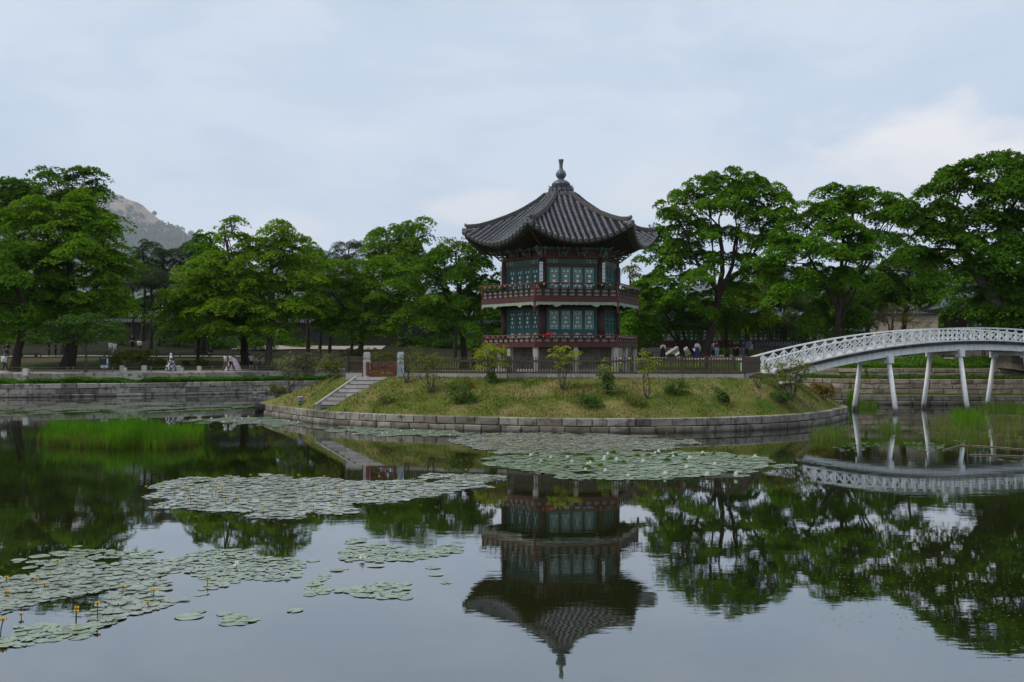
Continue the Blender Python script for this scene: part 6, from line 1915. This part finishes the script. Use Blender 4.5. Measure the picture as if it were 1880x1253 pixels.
def yellow(px, py_top, py_foot, label, grp, k=1.0, lean=None):
    f = on_water(px, py_foot)
    h = max(0.02, (py_foot - py_top) / FPX * f.y)
    x1 = 0 if lean is None else (lean - px) / FPX * f.y
    t = thing('yellow_flower', label, 'flower', (f.x, f.y, 0), grp)
    m = MB(); m.tube([(f.x, f.y, -0.05), (f.x + x1 * 0.4, f.y, h * 0.5), (f.x + x1, f.y, h)], 0.006 * k, 5); m.build('stalk', M['stalk'], t)
    put('bloom', BLOOM, t, (f.x + x1, f.y, h), (0, 0, 0), (k, k, k))
yellow(179, 1109, 1137, 'tall yellow water lily bud standing alone with its mirror image', None, 1.15)
yellow(139, 1124, 1143, 'lower yellow bud of the close pair on the near left patch', None, 1.1, 140)
yellow(140, 1117, 1141, 'upper yellow bud of the close pair on the near left patch', None, 0.95, 141)
yellow(0, 1139, 1166, 'leaning yellow bud at the extreme left edge of the near patch', None, 1.2, 6)
yellow(281, 1085, 1098, 'yellow bud leaning at the right end of the crowded near patch', None, 1.1, 283)
yellow(381, 1067, 1079, 'slim yellow bud right of the loose pads near the single white flower', None, 0.9)
for px, py in ((12, 1061), (12, 1088), (67, 1064), (82, 1073), (106, 1030), (226, 1078), (272, 1108), (39, 1129)):
    yellow(px, py, py + 6, 'short yellow bud low among the crowded near left pads', 'yellow buds on the near patch')
rs = random.Random(4)
LONGF = [(268, 899), (296, 896), (332, 891), (344, 902), (347, 904), (338, 916), (364, 886), (366, 901), (396, 905), (397, 899), (408, 899), (385, 884), (424, 881), (460, 878), (490, 880), (438, 921), (483, 940), (290, 920), (300, 935), (361, 934), (414, 925), (408, 912), (372, 890), (321, 905), (350, 918),
         (512, 878), (548, 878), (549, 886), (595, 880), (583, 907), (598, 902), (619, 915), (628, 922), (623, 899), (667, 913), (696, 881), (706, 896), (706, 922), (729, 897), (746, 893), (773, 888), (772, 911), (800, 912), (670, 908), (576, 934), (612, 929), (523, 942), (538, 925), (855, 868), (815, 879), (836, 880)]
for px, py in LONGF:
    yellow(px, py - 5, py + rs.uniform(3, 9), 'small yellow bud on a thin stalk over the long dense patch', 'yellow buds on the long patch', 0.95)
for i in range(34):
    px = rs.uniform(840, 1240); py = rs.uniform(800, 826)
    if px < 900 and py > 812: continue
    yellow(px, py - 4, py + 2, 'tiny yellow bud over the far carpet below the island wall', 'yellow buds on the far carpet', 0.9)
WF = MB()
for ring_, (n_, rr_, zz, ln) in enumerate(((8, 0.030, 0.0, 0.075), (7, 0.02, 0.02, 0.055), (5, 0.01, 0.03, 0.035))):
    for i in range(n_):
        a = 2 * math.pi * (i + ring_ * 0.5) / n_; d = Vector((math.cos(a), math.sin(a), 0)); e = Vector((-d.y, d.x, 0)); up = Vector((0, 0, 0.02 + 0.03 * ring_))
        z0 = Vector((0, 0, 0.005 + zz * 0.5))
        WF.add([z0 + d * 0.006, z0 + d * ln * 0.55 - e * 0.018 + up * 0.5, z0 + d * ln + up, z0 + d * ln * 0.55 + e * 0.018 + up * 0.5], [(0, 1, 2, 3)])
WHITE = WF.mesh('bloom', M['white_petal'])
WC = MB(); WC.lathe((0, 0, 0), [(0.012, 0.0), (0.018, 0.022), (0.010, 0.034)], 8); WCORE = WC.mesh('stamens', M['yellow'])
def white(px, py, label, grp, k=1.0):
    f = on_water(px, py)
    t = thing('white_water_lily', label, 'flower', (f.x, f.y, 0.035), grp)
    put('bloom', WHITE, t, f + Vector((0, 0, 0.035)), (0, 0, 0), (k, k, k))
    put('stamens', WCORE, t, f + Vector((0, 0, 0.035)), (0, 0, 0), (k, k, k))
white(665, 1030, 'single white water lily on the loose middle patch', None, 1.0)
white(434, 1044, 'single white water lily on the pads under the mirrored tree top', None, 0.9)
white(527, 1062, 'half closed white water lily low beside the loose left pads', None, 0.5)
for px, py in ((974, 838), (1011, 842), (1042, 842), (993, 849), (1116, 836), (1110, 841), (1109, 846), (1132, 847), (1079, 855), (1084, 851), (1075, 865), (1111, 867), (1153, 876), (1203, 834), (1209, 832), (1236, 840), (1235, 835), (1266, 844), (1290, 834), (1298, 875), (1312, 855), (1351, 875), (1386, 841), (1221, 873), (1260, 861), (1180, 850), (1050, 850)):
    white(px, py + 2, 'white water lily flower in the green patch right of centre', 'white flowers of the green patch', rs.uniform(1.0, 1.5))
for px, py in ((686, 792), (702, 797), (711, 797), (736, 792), (790, 795), (826, 800), (833, 792), (640, 788), (760, 791)):
    white(px, py + 2, 'white water lily flower in the thin band under the island wall', 'white flowers under the island wall', 0.9)
for px, py in ((388, 769), (410, 776), (430, 773), (444, 770), (456, 766), (476, 774), (530, 774), (547, 776)):
    white(px, py + 2, 'white water lily flower off the left tip of the island', 'white flowers off the island tip', 1.1)

# floating specks of leaf and seed on the open water at lower right
r = np.random.default_rng(12); pts = []
for _ in range(450):
    px = r.uniform(1490, 1890); py = 1060 + r.normal() * 38 + (px - 1500) * 0.10
    if 1010 < py < 1200: pts.append(tuple(on_water(px, py) + Vector((0, 0, 0.004))))
for _ in range(300):
    px = r.uniform(600, 1000); py = r.uniform(838, 862)
    pts.append(tuple(on_water(px, py) + Vector((0, 0, 0.004))))
pts = np.array(pts); V = leaf_quads(pts, unit(np.array([0, 0, 1.0]) + r.normal(size=pts.shape) * 0.05), 0.016, r, 0.6)
o = put('floating_specks', np_mesh('floating_specks', V, np.arange(len(V)).reshape(-1, 4), M['leaf_pale']))
tag(o, 'drifting specks of leaf litter on the dark open water', 'leaf litter', kind='stuff')
def stick(pts_px, label, rad=0.02):
    P = [on_water(*q) + Vector((0, 0, 0.02)) for q in pts_px]
    m = MB(); m.tube(P, [rad * (1 - 0.5 * i / len(P)) for i in range(len(P))], 6)
    tag(m.build('dead_stem', M['stick']), label, 'stick')
stick([(1731, 828), (1760, 820), (1785, 819), (1830, 822), (1890, 827)], 'long bent dead stem floating in front of the right reeds', 0.03)
stick([(1780, 836), (1820, 837), (1895, 839)], 'straight dead stem floating nearest at the right edge', 0.025)
stick([(1815, 764), (1850, 763), (1890, 766)], 'dead stem lying at the foot of the far right reeds', 0.03)

# ------------------------------------------------------------------ things on the left bank
def bollard(px, py, w, h, label):
    B = bank_hit(px, py)
    sc = B.y / FPX
    m = MB(); W_, H_ = w * sc, h * sc
    m.box((0, 0, H_ / 2 - 0.1), (W_, W_ * 0.9, H_ + 0.2)); m.box((0, 0, H_ + 0.015), (W_ * 0.94, W_ * 0.84, 0.03))
    o = put('stone_block', m.mesh('stone_block', M['stone_white']), None, B)
    tag(o, label, 'bollard', 'white stone blocks along the path')
M['stone_white'] = stone('white_granite', (0.56, 0.54, 0.51), (0.64, 0.62, 0.60), (0.30, 0.28, 0.25), False, 0.2, 0.05)
for px, py, w, h, lab in ((48, 686, 9, 8, 'white stone block alone by the large flared trunk'), (224, 681, 7, 9, 'taller white stone block of the pair right of the notice board'), (230, 682, 5, 6, 'shorter white stone block of the pair right of the notice board'), (265, 681, 8, 9, 'white stone block midway between the notice board and the patterned robe'),
                          (328, 681, 8, 9, 'white stone block touching the patterned robe'), (334, 682, 5, 6, 'short white stone block just right of the patterned robe'), (366, 682, 7, 9, 'white stone block left of the pale pink gown')):
    bollard(px, py, w, h, lab)

# rope fence
rf = thing('rope_fence', 'low rope fence on thin grey posts along the sandy path', 'fence', bank_hit(200, 684))
posts = [(-20, 686), (54, 686), (111, 685), (120, 687), (170, 684), (184, 687), (248, 684), (278, 683), (300, 682), (345, 682), (381, 682), (418, 682), (450, 681), (474, 681), (560, 682), (600, 683)]
tops = []
for px, py in posts:
    x = at(px, py, 91).x; y = Yb(x) + 2.75; z = ground_z(x, y)
    m = MB(); m.tube([(x, y, z - 0.1), (x, y, z + 0.52)], 0.055, 8); m.build('post', M['post_wood'], rf); tops.append(Vector((x, y, z)))
for hgt in (0.46, 0.26):
    for a, b in zip(tops, tops[1:]):
        if a.x > b.x: continue
        m = MB(); c = (a + b) / 2 + Vector((0, 0, hgt - 0.04)); m.tube([a + Vector((0, 0, hgt)), c, b + Vector((0, 0, hgt))], 0.014, 5); m.build('rope', M['rope'], rf)
lf = thing('lawn_rail', 'low dark post and rail edging between the lawn and the upper path', 'fence', bank_hit(150, 661))
prev = None
for px in range(-10, 470, 38):
    p = at(px, 655, 112); y = Yb(p.x) + 20.5; x = p.x; z = ground_z(x, y)
    m = MB(); m.box((x, y, z + 0.22), (0.09, 0.09, 0.6)); m.build('post', M['metal_dark'], lf)
    if prev is not None:
        m = MB(); m.tube([prev, Vector((x, y, z + 0.42))], 0.03, 6); m.build('rail', M['metal_dark'], lf)
    prev = Vector((x, y, z + 0.42))

# notice board
B = bank_hit(192, 681); B.y -= 0.0
nb = thing('notice_board', 'dark framed notice board with a green poster and white sheets by the path', 'notice board', B)
k = B.y / FPX
m = MB()
for s in (-1, 1): m.box((B.x + s * 8.5 * k, B.y, B.z + 12.5 * k), (2.2 * k, 0.12, 27 * k))
m.box((B.x, B.y, B.z + 25 * k), (20 * k, 0.16, 2.5 * k)); m.box((B.x, B.y, B.z + 4 * k), (17 * k, 0.1, 2 * k)); m.build('frame', M['metal_dark'], nb)
m = MB(); m.box((B.x, B.y + 0.01, B.z + 14 * k), (15 * k, 0.05, 19 * k)); m.build('panel', M['lamp_grey'], nb)
m = MB(); m.box((B.x - 2 * k, B.y - 0.03, B.z + 16.5 * k), (11 * k, 0.02, 10.5 * k)); m.build('poster', M['board_teal'], nb)
m = MB(); m.box((B.x + 5.5 * k, B.y - 0.03, B.z + 17.5 * k), (2.6 * k, 0.02, 9 * k)); m.build('sheet', M['white_board'], nb)
m = MB(); m.box((B.x, B.y - 0.03, B.z + 7 * k), (13 * k, 0.02, 5 * k)); m.build('sheet', M['white_board'], nb)
m = MB(); 
for q in range(3): m.box((B.x - 2 * k, B.y - 0.045, B.z + (13.5 + q * 2.4) * k), (7 * k, 0.006, 0.5 * k))
m.build('poster_pattern', M['teal'], nb)

# benches under the trees
def bench(px, py, w, label):
    B = bank_hit(px, py); r_ = thing('park_bench', label, 'bench', B)
    m = MB(); m.box((B.x, B.y, B.z + 0.43), (w, 0.5, 0.08)); m.build('seat', M['dark_wood'], r_)
    for s in (-1, 1):
        m = MB(); m.box((B.x + s * (w / 2 - 0.2), B.y, B.z + 0.18), (0.12, 0.42, 0.42)); m.build('leg', M['dark_wood'], r_)
bench(53, 657, 1.9, 'dark bench between the two big trunks at far left')
bench(372, 650, 1.8, 'dark backless bench left of the walking pair in white tops')
bench(1712, 657, 2.4, 'dark bench seen under the bridge left of the middle legs')
bench(1655, 657, 1.6, 'dark bench end seen under the bridge by the near leg cap')

# floodlights on the island turf and a flat grey stone
def flood(px, py, label, s=1.0):
    B = island_hit(px, py); r_ = thing('floodlight', label, 'lamp', B)
    m = MB(); m.box((B.x, B.y, B.z + 0.03), (0.3 * s, 0.2 * s, 0.1)); m.bar((B.x, B.y, B.z + 0.05), (B.x, B.y, B.z + 0.3 * s), 0.05, 0.05); m.build('foot', M['metal_dark'], r_)
    m = MB(); m.box((B.x, B.y + 0.02, B.z + 0.42 * s), (0.34 * s, 0.2 * s, 0.32 * s), M=Matrix.Rotation(R(-25), 3, 'X')); m.build('housing', M['lamp_grey'], r_)
    m = MB(); m.box((B.x, B.y - 0.09, B.z + 0.39 * s), (0.26 * s, 0.02, 0.22 * s), M=Matrix.Rotation(R(-25), 3, 'X')); m.build('glass', M['lens'], r_)
    m = MB(); m.box((B.x, B.y - 0.02, B.z + 0.61 * s), (0.30 * s, 0.24 * s, 0.03)); m.build('hood', M['white_board'], r_)
flood(552, 744, 'small floodlight on the turf left of the steps', 0.75)
flood(1466, 712, 'grey floodlight behind the flat stone near the bridge', 1.2)
B = island_hit(1448, 722)
m = MB(); rr = random.Random(2)
vs = []
for z, kx, ky in ((0.0, 0.26, 0.2), (0.05, 0.50, 0.36), (0.12, 0.53, 0.38), (0.16, 0.46, 0.3)):
    for i in range(12):
        a = 2 * math.pi * i / 12; j = 1 + rr.uniform(-.1, .1); vs.append((kx * j * math.cos(a), ky * j * math.sin(a), z + 0.42 + rr.uniform(-.01, .01)))
fs = [(k * 12 + i, k * 12 + (i + 1) % 12, k * 12 + 12 + (i + 1) % 12, k * 12 + 12 + i) for k in range(3) for i in range(12)] + [tuple(range(36, 48)), tuple(range(11, -1, -1))]
m.add(vs, fs); m.box((0, 0.1, 0.15), (0.36, 0.26, 0.7))
tag(put('flat_stone', m.mesh('flat_stone', M['stone_grey']), None, B), 'flat topped grey stone table between two shrubs near the bridge', 'stone')

# ------------------------------------------------------------------ people
def skin(name, verts, edges, radii, sub=1):
    me = bpy.data.meshes.new(name); me.from_pydata([tuple(v) for v in verts], edges, [])
    o = bpy.data.objects.new(name, me); COL.objects.link(o)
    sk = o.modifiers.new('s', 'SKIN'); sk.use_smooth_shade = True
    for i, rd in enumerate(radii):
        d = me.skin_vertices[0].data[i]; d.radius = rd if isinstance(rd, tuple) else (rd, rd); d.use_root = (i == 0)
    sb = o.modifiers.new('u', 'SUBSURF'); sb.levels = sub; sb.render_levels = sub
    dg = bpy.context.evaluated_depsgraph_get(); dg.update()
    out = bpy.data.meshes.new_from_object(o.evaluated_get(dg)); out.name = name
    bpy.data.objects.remove(o); bpy.data.meshes.remove(me)
    return out
POSES = {
    'stand': dict(kl=(.10, .0, .48), kr=(-.10, .0, .48), al=(.11, .02, .07), ar=(-.11, .02, .07), el=(.25, .02, 1.12), er=(-.25, .02, 1.12), hl=(.25, -.06, .88), hr=(-.25, -.06, .88)),
    'walk': dict(kl=(.09, -.16, .50), kr=(-.09, .05, .48), al=(.10, -.26, .09), ar=(-.10, .30, .13), el=(.23, .14, 1.14), er=(-.23, -.06, 1.12), hl=(.23, .16, .90), hr=(-.23, -.24, .94)),
    'photo': dict(kl=(.11, .0, .48), kr=(-.10, .0, .48), al=(.13, .02, .07), ar=(-.11, .02, .07), el=(.27, -.16, 1.22), er=(-.27, -.16, 1.22), hl=(.07, -.33, 1.46), hr=(-.07, -.33, 1.46)),
    'chat': dict(kl=(.10, .0, .48), kr=(-.10, -.04, .49), al=(.11, .02, .07), ar=(-.12, .0, .07), el=(.25, -.02, 1.12), er=(-.25, -.02, 1.12), hl=(.10, -.24, 1.14), hr=(-.10, -.22, 1.20)),
    'sit': dict(dz=-.42, kl=(.11, -.42, .47), kr=(-.11, -.42, .47), al=(.11, -.40, .07), ar=(-.11, -.40, .07), el=(.25, -.06, .70), er=(-.25, -.06, .70), hl=(.14, -.30, .58), hr=(-.14, -.30, .58)),
}
PM = {}
def pose_meshes(pose):
    if pose in PM: return PM[pose]
    p = POSES[pose]; dz = p.get('dz', 0.0); Z = Vector((0, 0, dz))
    P = [Vector((0, 0, .93)) + Z, Vector((0, 0, 1.12)) + Z, Vector((0, 0, 1.33)) + Z, Vector((0, .0, 1.44)) + Z, Vector((0, -.005, 1.50)) + Z, Vector((0, -.012, 1.575)) + Z, Vector((0, -.005, 1.645)) + Z, Vector((0, -.105, 1.57)) + Z]
    rad = [(.145, .105), (.125, .095), (.150, .10), (.075, .06), (.048, .05), (.074, .088), (.062, .075), (.012, .014)]
    E_ = [(0, 1), (1, 2), (2, 3), (3, 4), (4, 5), (5, 6), (5, 7)]
    for s, kk in ((1, 'l'), (-1, 'r')):
        b = len(P)
        kn, an = Vector(p['k' + kk]), Vector(p['a' + kk])
        P += [Vector((s * .095, 0, .86)) + Z, kn, an, an + Vector((0, -.15, -.045))]; rad += [.088, .058, .040, .035]
        E_ += [(0, b), (b, b + 1), (b + 1, b + 2), (b + 2, b + 3)]
        b = len(P)
        e, h = Vector(p['e' + kk]) + (Z * 0 if pose == 'sit' else Z), Vector(p['h' + kk])
        d = (h - e).normalized(); q = d.cross(Vector((0, 1, 0.2))).normalized()
        P += [Vector((s * .185, 0, 1.39)) + Z, e, h, h + d * .075]; rad += [.058, .042, .028, (.034, .018)]
        E_ += [(2, b), (b, b + 1), (b + 1, b + 2), (b + 2, b + 3)]
        for f, (off, ln) in enumerate(((-.026, .062), (-.009, .072), (.009, .068), (.026, .054))):
            c = len(P); P += [h + d * (.075 + ln * .55) + q * off * 1.2, h + d * (.075 + ln) + q * off * 1.25 + Vector((0, -.012, 0))]; rad += [.009, .007]; E_ += [(b + 3, c), (c, c + 1)]
        c = len(P); P += [h + d * .05 + q * -.045 + Vector((0, -.015, 0)), h + d * .085 + q * -.058 + Vector((0, -.025, 0))]; rad += [.011, .008]; E_ += [(b + 2, c), (c, c + 1)]
    body = skin('person', P, E_, rad)
    # clothing
    Q, rq, eq = [P[0], P[1], P[2], P[3]], [(.165, .125), (.148, .115), (.172, .118), (.085, .072)], [(0, 1), (1, 2), (2, 3)]
    SL, rl, el = list(Q), list(rq), list(eq)
    for s, kk in ((1, 'l'), (-1, 'r')):
        e, h = Vector(p['e' + kk]), Vector(p['h' + kk]); sh = Vector((s * .185, 0, 1.39)) + Z
        b = len(Q); Q += [sh, sh.lerp(e, .8)]; rq += [.080, .068]; eq += [(2, b), (b, b + 1)]
        b = len(SL); SL += [sh, e, e.lerp(h, .85)]; rl += [.078, .060, .046]; el += [(2, b), (b, b + 1), (b + 1, b + 2)]
    T, rt, et = [P[0]], [(.160, .12)], []
    S_, rs_, es = [P[0]], [(.165, .125)], []
    F_, rf_, ef = [], [], []
    for s, kk in ((1, 'l'), (-1, 'r')):
        hp, kn, an = Vector((s * .095, 0, .86)) + Z, Vector(p['k' + kk]), Vector(p['a' + kk])
        b = len(T); T += [hp, kn, kn.lerp(an, .85)]; rt += [.105, .075, .062]; et += [(0, b), (b, b + 1), (b + 1, b + 2)]
        b = len(S_); S_ += [hp, hp.lerp(kn, .92)]; rs_ += [.112, .095]; es += [(0, b), (b, b + 1)]
    sm = MB()
    for kk in 'lr':
        an = Vector(p['a' + kk]); sm.ball(an + Vector((0, -.07, -.028)), (.052, .135, .05), 8, 5)
    hm = MB(); hc = P[5] + Vector((0, .018, .022)); hm.ball(hc, (.098, .108, .112), 10, 7)
    lm = MB(); lm.ball(hc, (.100, .110, .115), 10, 7); lm.ball(hc + Vector((0, .055, -.17)), (.085, .055, .20), 8, 6)
    PM[pose] = dict(body=body, tee=skin('shirt', Q, eq, rq), sleeve=skin('shirt', SL, el, rl), trousers=skin('trousers', T, et, rt), shorts=skin('shorts', S_, es, rs_),
                    shoes=sm, hair=hm, longhair=lm, hc=hc, Z=Z)
    return PM[pose]
CM = {}
def cloth(col, rough=0.85):
    k = tuple(col)
    if k not in CM: CM[k] = plain('cloth', col, rough, 0.1, 0.12, 14, 0.1)
    return CM[k]
SKIN = plain('skin', (0.46, 0.29, 0.21), 0.6, 0.3, 0.05)
HAIR = plain('hair', (0.016, 0.013, 0.012), 0.5, 0.4)
def person(px, py, label, pose='stand', turn=0, top=(0.7, 0.7, 0.7), low=(0.05, 0.05, 0.06), kind='trousers', sleeve='tee', hair='hair', shoes=(0.05, 0.05, 0.05), k=1.0, hit=None, Y=None, skirt=None, hat=None, pack=None, cover=None, group=None, scarf=None):
    if Y is not None:
        x = at(px, 655, Y).x; B = Vector((x, Y, ground_z(x, Y)))
    else: B = (hit or bank_hit)(px, py)
    PMs = pose_meshes(pose)
    root = bpy.data.objects.new('person', None); COL.objects.link(root); root.location = B + Vector((0, 0, 0.0)); root.rotation_euler = (0, 0, R(turn)); root.scale = (k, k, k)
    tag(root, label, 'person', group)
    def part(nm, me, mat):
        o = bpy.data.objects.new(nm, me); COL.objects.link(o); o.parent = root
        if not me.materials: me.materials.append(mat)
        o.material_slots[0].link = 'OBJECT'; o.material_slots[0].material = mat
        return o
    part('body', PMs['body'], SKIN)
    part('shirt', PMs[sleeve], cloth(top))
    if skirt is None: part(kind, PMs[kind], cloth(low))
    hd = PMs[hair].mesh('hair', HAIR, smooth=True); part('hair', hd, HAIR)
    part('shoes', PMs['shoes'].mesh('shoes', HAIR, smooth=True), cloth(shoes))
    if skirt:
        r0, r1, z0, z1 = skirt
        m = MB(); n = 28; pr = []
        for i in range(9):
            f = i / 8; pr.append((r0 + (r1 - r0) * (f ** 0.75), z1 + (z0 - z1) * f))
        for i, (rr_, z) in enumerate(pr):
            for j in range(n):
                a = 2 * math.pi * j / n; w_ = 1 + 0.06 * (i / 8) * math.sin(a * 9 + i * 0.1)
                m.v.append(Vector((rr_ * w_ * math.cos(a), rr_ * w_ * math.sin(a), z)))
        for i in range(8):
            for j in range(n): m.f.append([i * n + j, (i + 1) * n + j, (i + 1) * n + (j + 1) % n, i * n + (j + 1) % n]); m.m.append(0)
        m.f.append(list(range(n))); m.m.append(0)
        part('skirt', m.mesh('skirt', cloth(low), smooth=True), cover or cloth(low))
    c = PMs['hc']
    if hat:
        m = MB(); m.ball(c + Vector((0, 0, .04)), (.108, .118, .085), 10, 6); m.box(c + Vector((0, -.15, .03)), (.15, .13, .015)); part('cap', m.mesh('cap', HAIR), cloth(hat))
    if scarf:
        m = MB(); m.ball(c + Vector((0, .012, .012)), (.112, .118, .13), 10, 7); m.lathe(c, [(.20, -.36), (.16, -.24), (.10, -.12), (.09, -.05)], 12); part('headscarf', m.mesh('headscarf', HAIR, smooth=True), cloth(scarf))
    if pack:
        m = MB(); m.box(Vector((0, .21, 1.20)) + PMs['Z'], (.30, .17, .42)); m.box(Vector((0, .30, 1.12)) + PMs['Z'], (.22, .05, .2)); part('backpack', m.mesh('backpack', HAIR), cloth(pack))
    return root
WHT, DRK = (0.72, 0.72, 0.73), (0.025, 0.026, 0.032)
person(9, 685, 'man in a white tee with a pale backpack walking right at the left edge', 'walk', 80, WHT, (0.045, 0.055, 0.085), hat=(0.16, 0.18, 0.22), pack=(0.55, 0.58, 0.60), shoes=(0.6, 0.6, 0.62))
person(13, 668, 'person in dark clothes standing behind the leaning trunk at the left edge', 'stand', 10, DRK, DRK, sleeve='sleeve', Y=108)
person(90, 656, 'person in black standing left of the big flared trunk', 'stand', 100, DRK, DRK, sleeve='sleeve', hair='longhair', Y=110)
person(102, 656, 'person in black facing left close to the big flared trunk', 'stand', -80, DRK, (0.02, 0.02, 0.02), sleeve='sleeve', Y=110)
person(203, 655, 'left one of the two walkers in white shirts behind the wide shrubs', 'walk', 60, WHT, (0.28, 0.28, 0.29), sleeve='sleeve', Y=112)
person(211, 655, 'right one of the two walkers in white shirts behind the wide shrubs', 'walk', 60, (0.66, 0.67, 0.68), (0.30, 0.30, 0.31), sleeve='sleeve', Y=111)
person(243, 640, 'person with a dark coat above the wide flowering shrub', 'stand', 20, DRK, DRK, sleeve='sleeve', Y=121)
person(256, 642, 'person in a light top above the wide flowering shrub', 'sit', 30, WHT, DRK, Y=120)
t = NT('patterned_robe'); n = t.noise(7, 3, 0.6); M['robe'] = t.done(t.pbr(t.mix(t.rng(n, 0.50, 0.54), (0.02, 0.02, 0.028), (0.62, 0.62, 0.64)), 0.9, 0.1))
person(314, 682, 'woman with a white headscarf in a wide black and white patterned robe', 'chat', 20, DRK, DRK, sleeve='sleeve', skirt=(.20, .56, .06, 1.16), cover=M['robe'], scarf=WHT, hair='hair')
person(387, 652, 'person in black seated on the bench under the trees', 'sit', 0, DRK, DRK, sleeve='sleeve', Y=113)
person(414, 665, 'left one of the pair in white tops walking behind the pale pink gown', 'walk', 70, WHT, (0.16, 0.15, 0.11), Y=100)
person(424, 665, 'right one of the white topped pair, in dark trousers, behind the pale pink gown', 'walk', 70, (0.62, 0.60, 0.60), DRK, Y=100)
person(428, 681, 'person in a pale pink floor length gown with a very wide skirt', 'stand', 160, (0.05, 0.04, 0.05), (0.63, 0.51, 0.56), skirt=(.17, .82, .02, 1.32), hair='longhair')
person(461, 680, 'man in a light grey tee and black shorts raising a camera', 'photo', 15, (0.55, 0.57, 0.60), DRK, kind='shorts', shoes=(0.1, 0.1, 0.1))
person(469, 676, 'person in dark clothes just right of the man raising a camera', 'stand', 0, (0.16, 0.17, 0.19), DRK, Y=95)
person(476, 663, 'person in a red brown top sitting by the dark thick trunk', 'stand', 60, (0.26, 0.09, 0.07), (0.05, 0.06, 0.09), Y=103)
# right bank
person(1104, 660, 'person in a white top seen between the stone posts under the pavilion', 'stand', 0, WHT, (0.4, 0.4, 0.42), Y=96)
person(1113, 660, 'child in a red top and blue skirt seen between the stone posts', 'stand', 0, (0.40, 0.04, 0.03), (0.03, 0.04, 0.12), skirt=(.16, .34, .25, .95), Y=95, k=0.8)
person(1188, 660, 'person in a bright red and orange top behind the slim tall shrub', 'stand', 0, (0.50, 0.06, 0.02), (0.10, 0.11, 0.15), Y=98)
person(1217, 660, 'woman in a white blouse under a long black pinafore dress', 'chat', 0, WHT, DRK, sleeve='sleeve', skirt=(.15, .30, .22, 1.30), hair='longhair', Y=103)
person(1280, 660, 'woman in a white blouse and long blue skirt beside the leaning trunk', 'chat', 10, WHT, (0.035, 0.045, 0.16), sleeve='sleeve', skirt=(.15, .32, .10, 1.10), Y=103)
person(1303, 660, 'person in a brown top and tan trousers right of the leaning trunk', 'stand', 30, (0.06, 0.025, 0.02), (0.14, 0.09, 0.05), sleeve='tee', Y=103)
person(1311, 660, 'person in a cream shirt and black trousers in the middle of the three', 'chat', -20, (0.66, 0.62, 0.57), DRK, sleeve='sleeve', Y=103)
person(1316, 660, 'long haired person in pale blue jeans at the right of the three', 'stand', -30, (0.07, 0.03, 0.03), (0.22, 0.34, 0.50), sleeve='sleeve', hair='longhair', Y=102.5)
person(1348, 660, 'person in dark red and black left of the dark straight trunk', 'stand', 0, (0.07, 0.02, 0.02), DRK, sleeve='sleeve', Y=104)
person(1354, 660, 'person in black trousers standing by the dark straight trunk', 'stand', 20, (0.05, 0.03, 0.03), (0.02, 0.022, 0.035), sleeve='sleeve', Y=103.5)
person(1365, 660, 'person with light brown hair left of the blue jacket', 'stand', 60, (0.09, 0.06, 0.05), (0.12, 0.14, 0.17), sleeve='sleeve', Y=103)
person(1371, 660, 'person in a dark jacket with a blue backpack near the stone pier', 'stand', 180, DRK, DRK, sleeve='sleeve', pack=(0.06, 0.09, 0.22), Y=102.5)
person(1806, 657, 'person in black standing beyond the bridge, legs seen under the girder', 'stand', 0, DRK, DRK, sleeve='sleeve', Y=92)
person(1701, 657, 'person in black seated on the bench seen under the bridge', 'sit', 0, DRK, DRK, sleeve='sleeve', Y=86)
person(1757, 657, 'person in black standing under the bridge line by the splayed legs', 'stand', 40, DRK, (0.03, 0.03, 0.03), sleeve='sleeve', Y=94)

# ------------------------------------------------------------------ air: a faint haze over the whole place
t = NT('haze_air')
pv = t.n.new('ShaderNodeVolumePrincipled')
pv.inputs['Color'].default_value = (0.86, 0.91, 1.0, 1)
pv.inputs['Density'].default_value = 0.00005
pv.inputs['Anisotropy'].default_value = 0.1
t.l.new(pv.outputs[0], t.out.inputs['Volume'])
m = MB(); m.box((0, 4300, 740), (16000, 8800, 1484)); 
tag(m.build('haze', t.mat), kind='stuff')
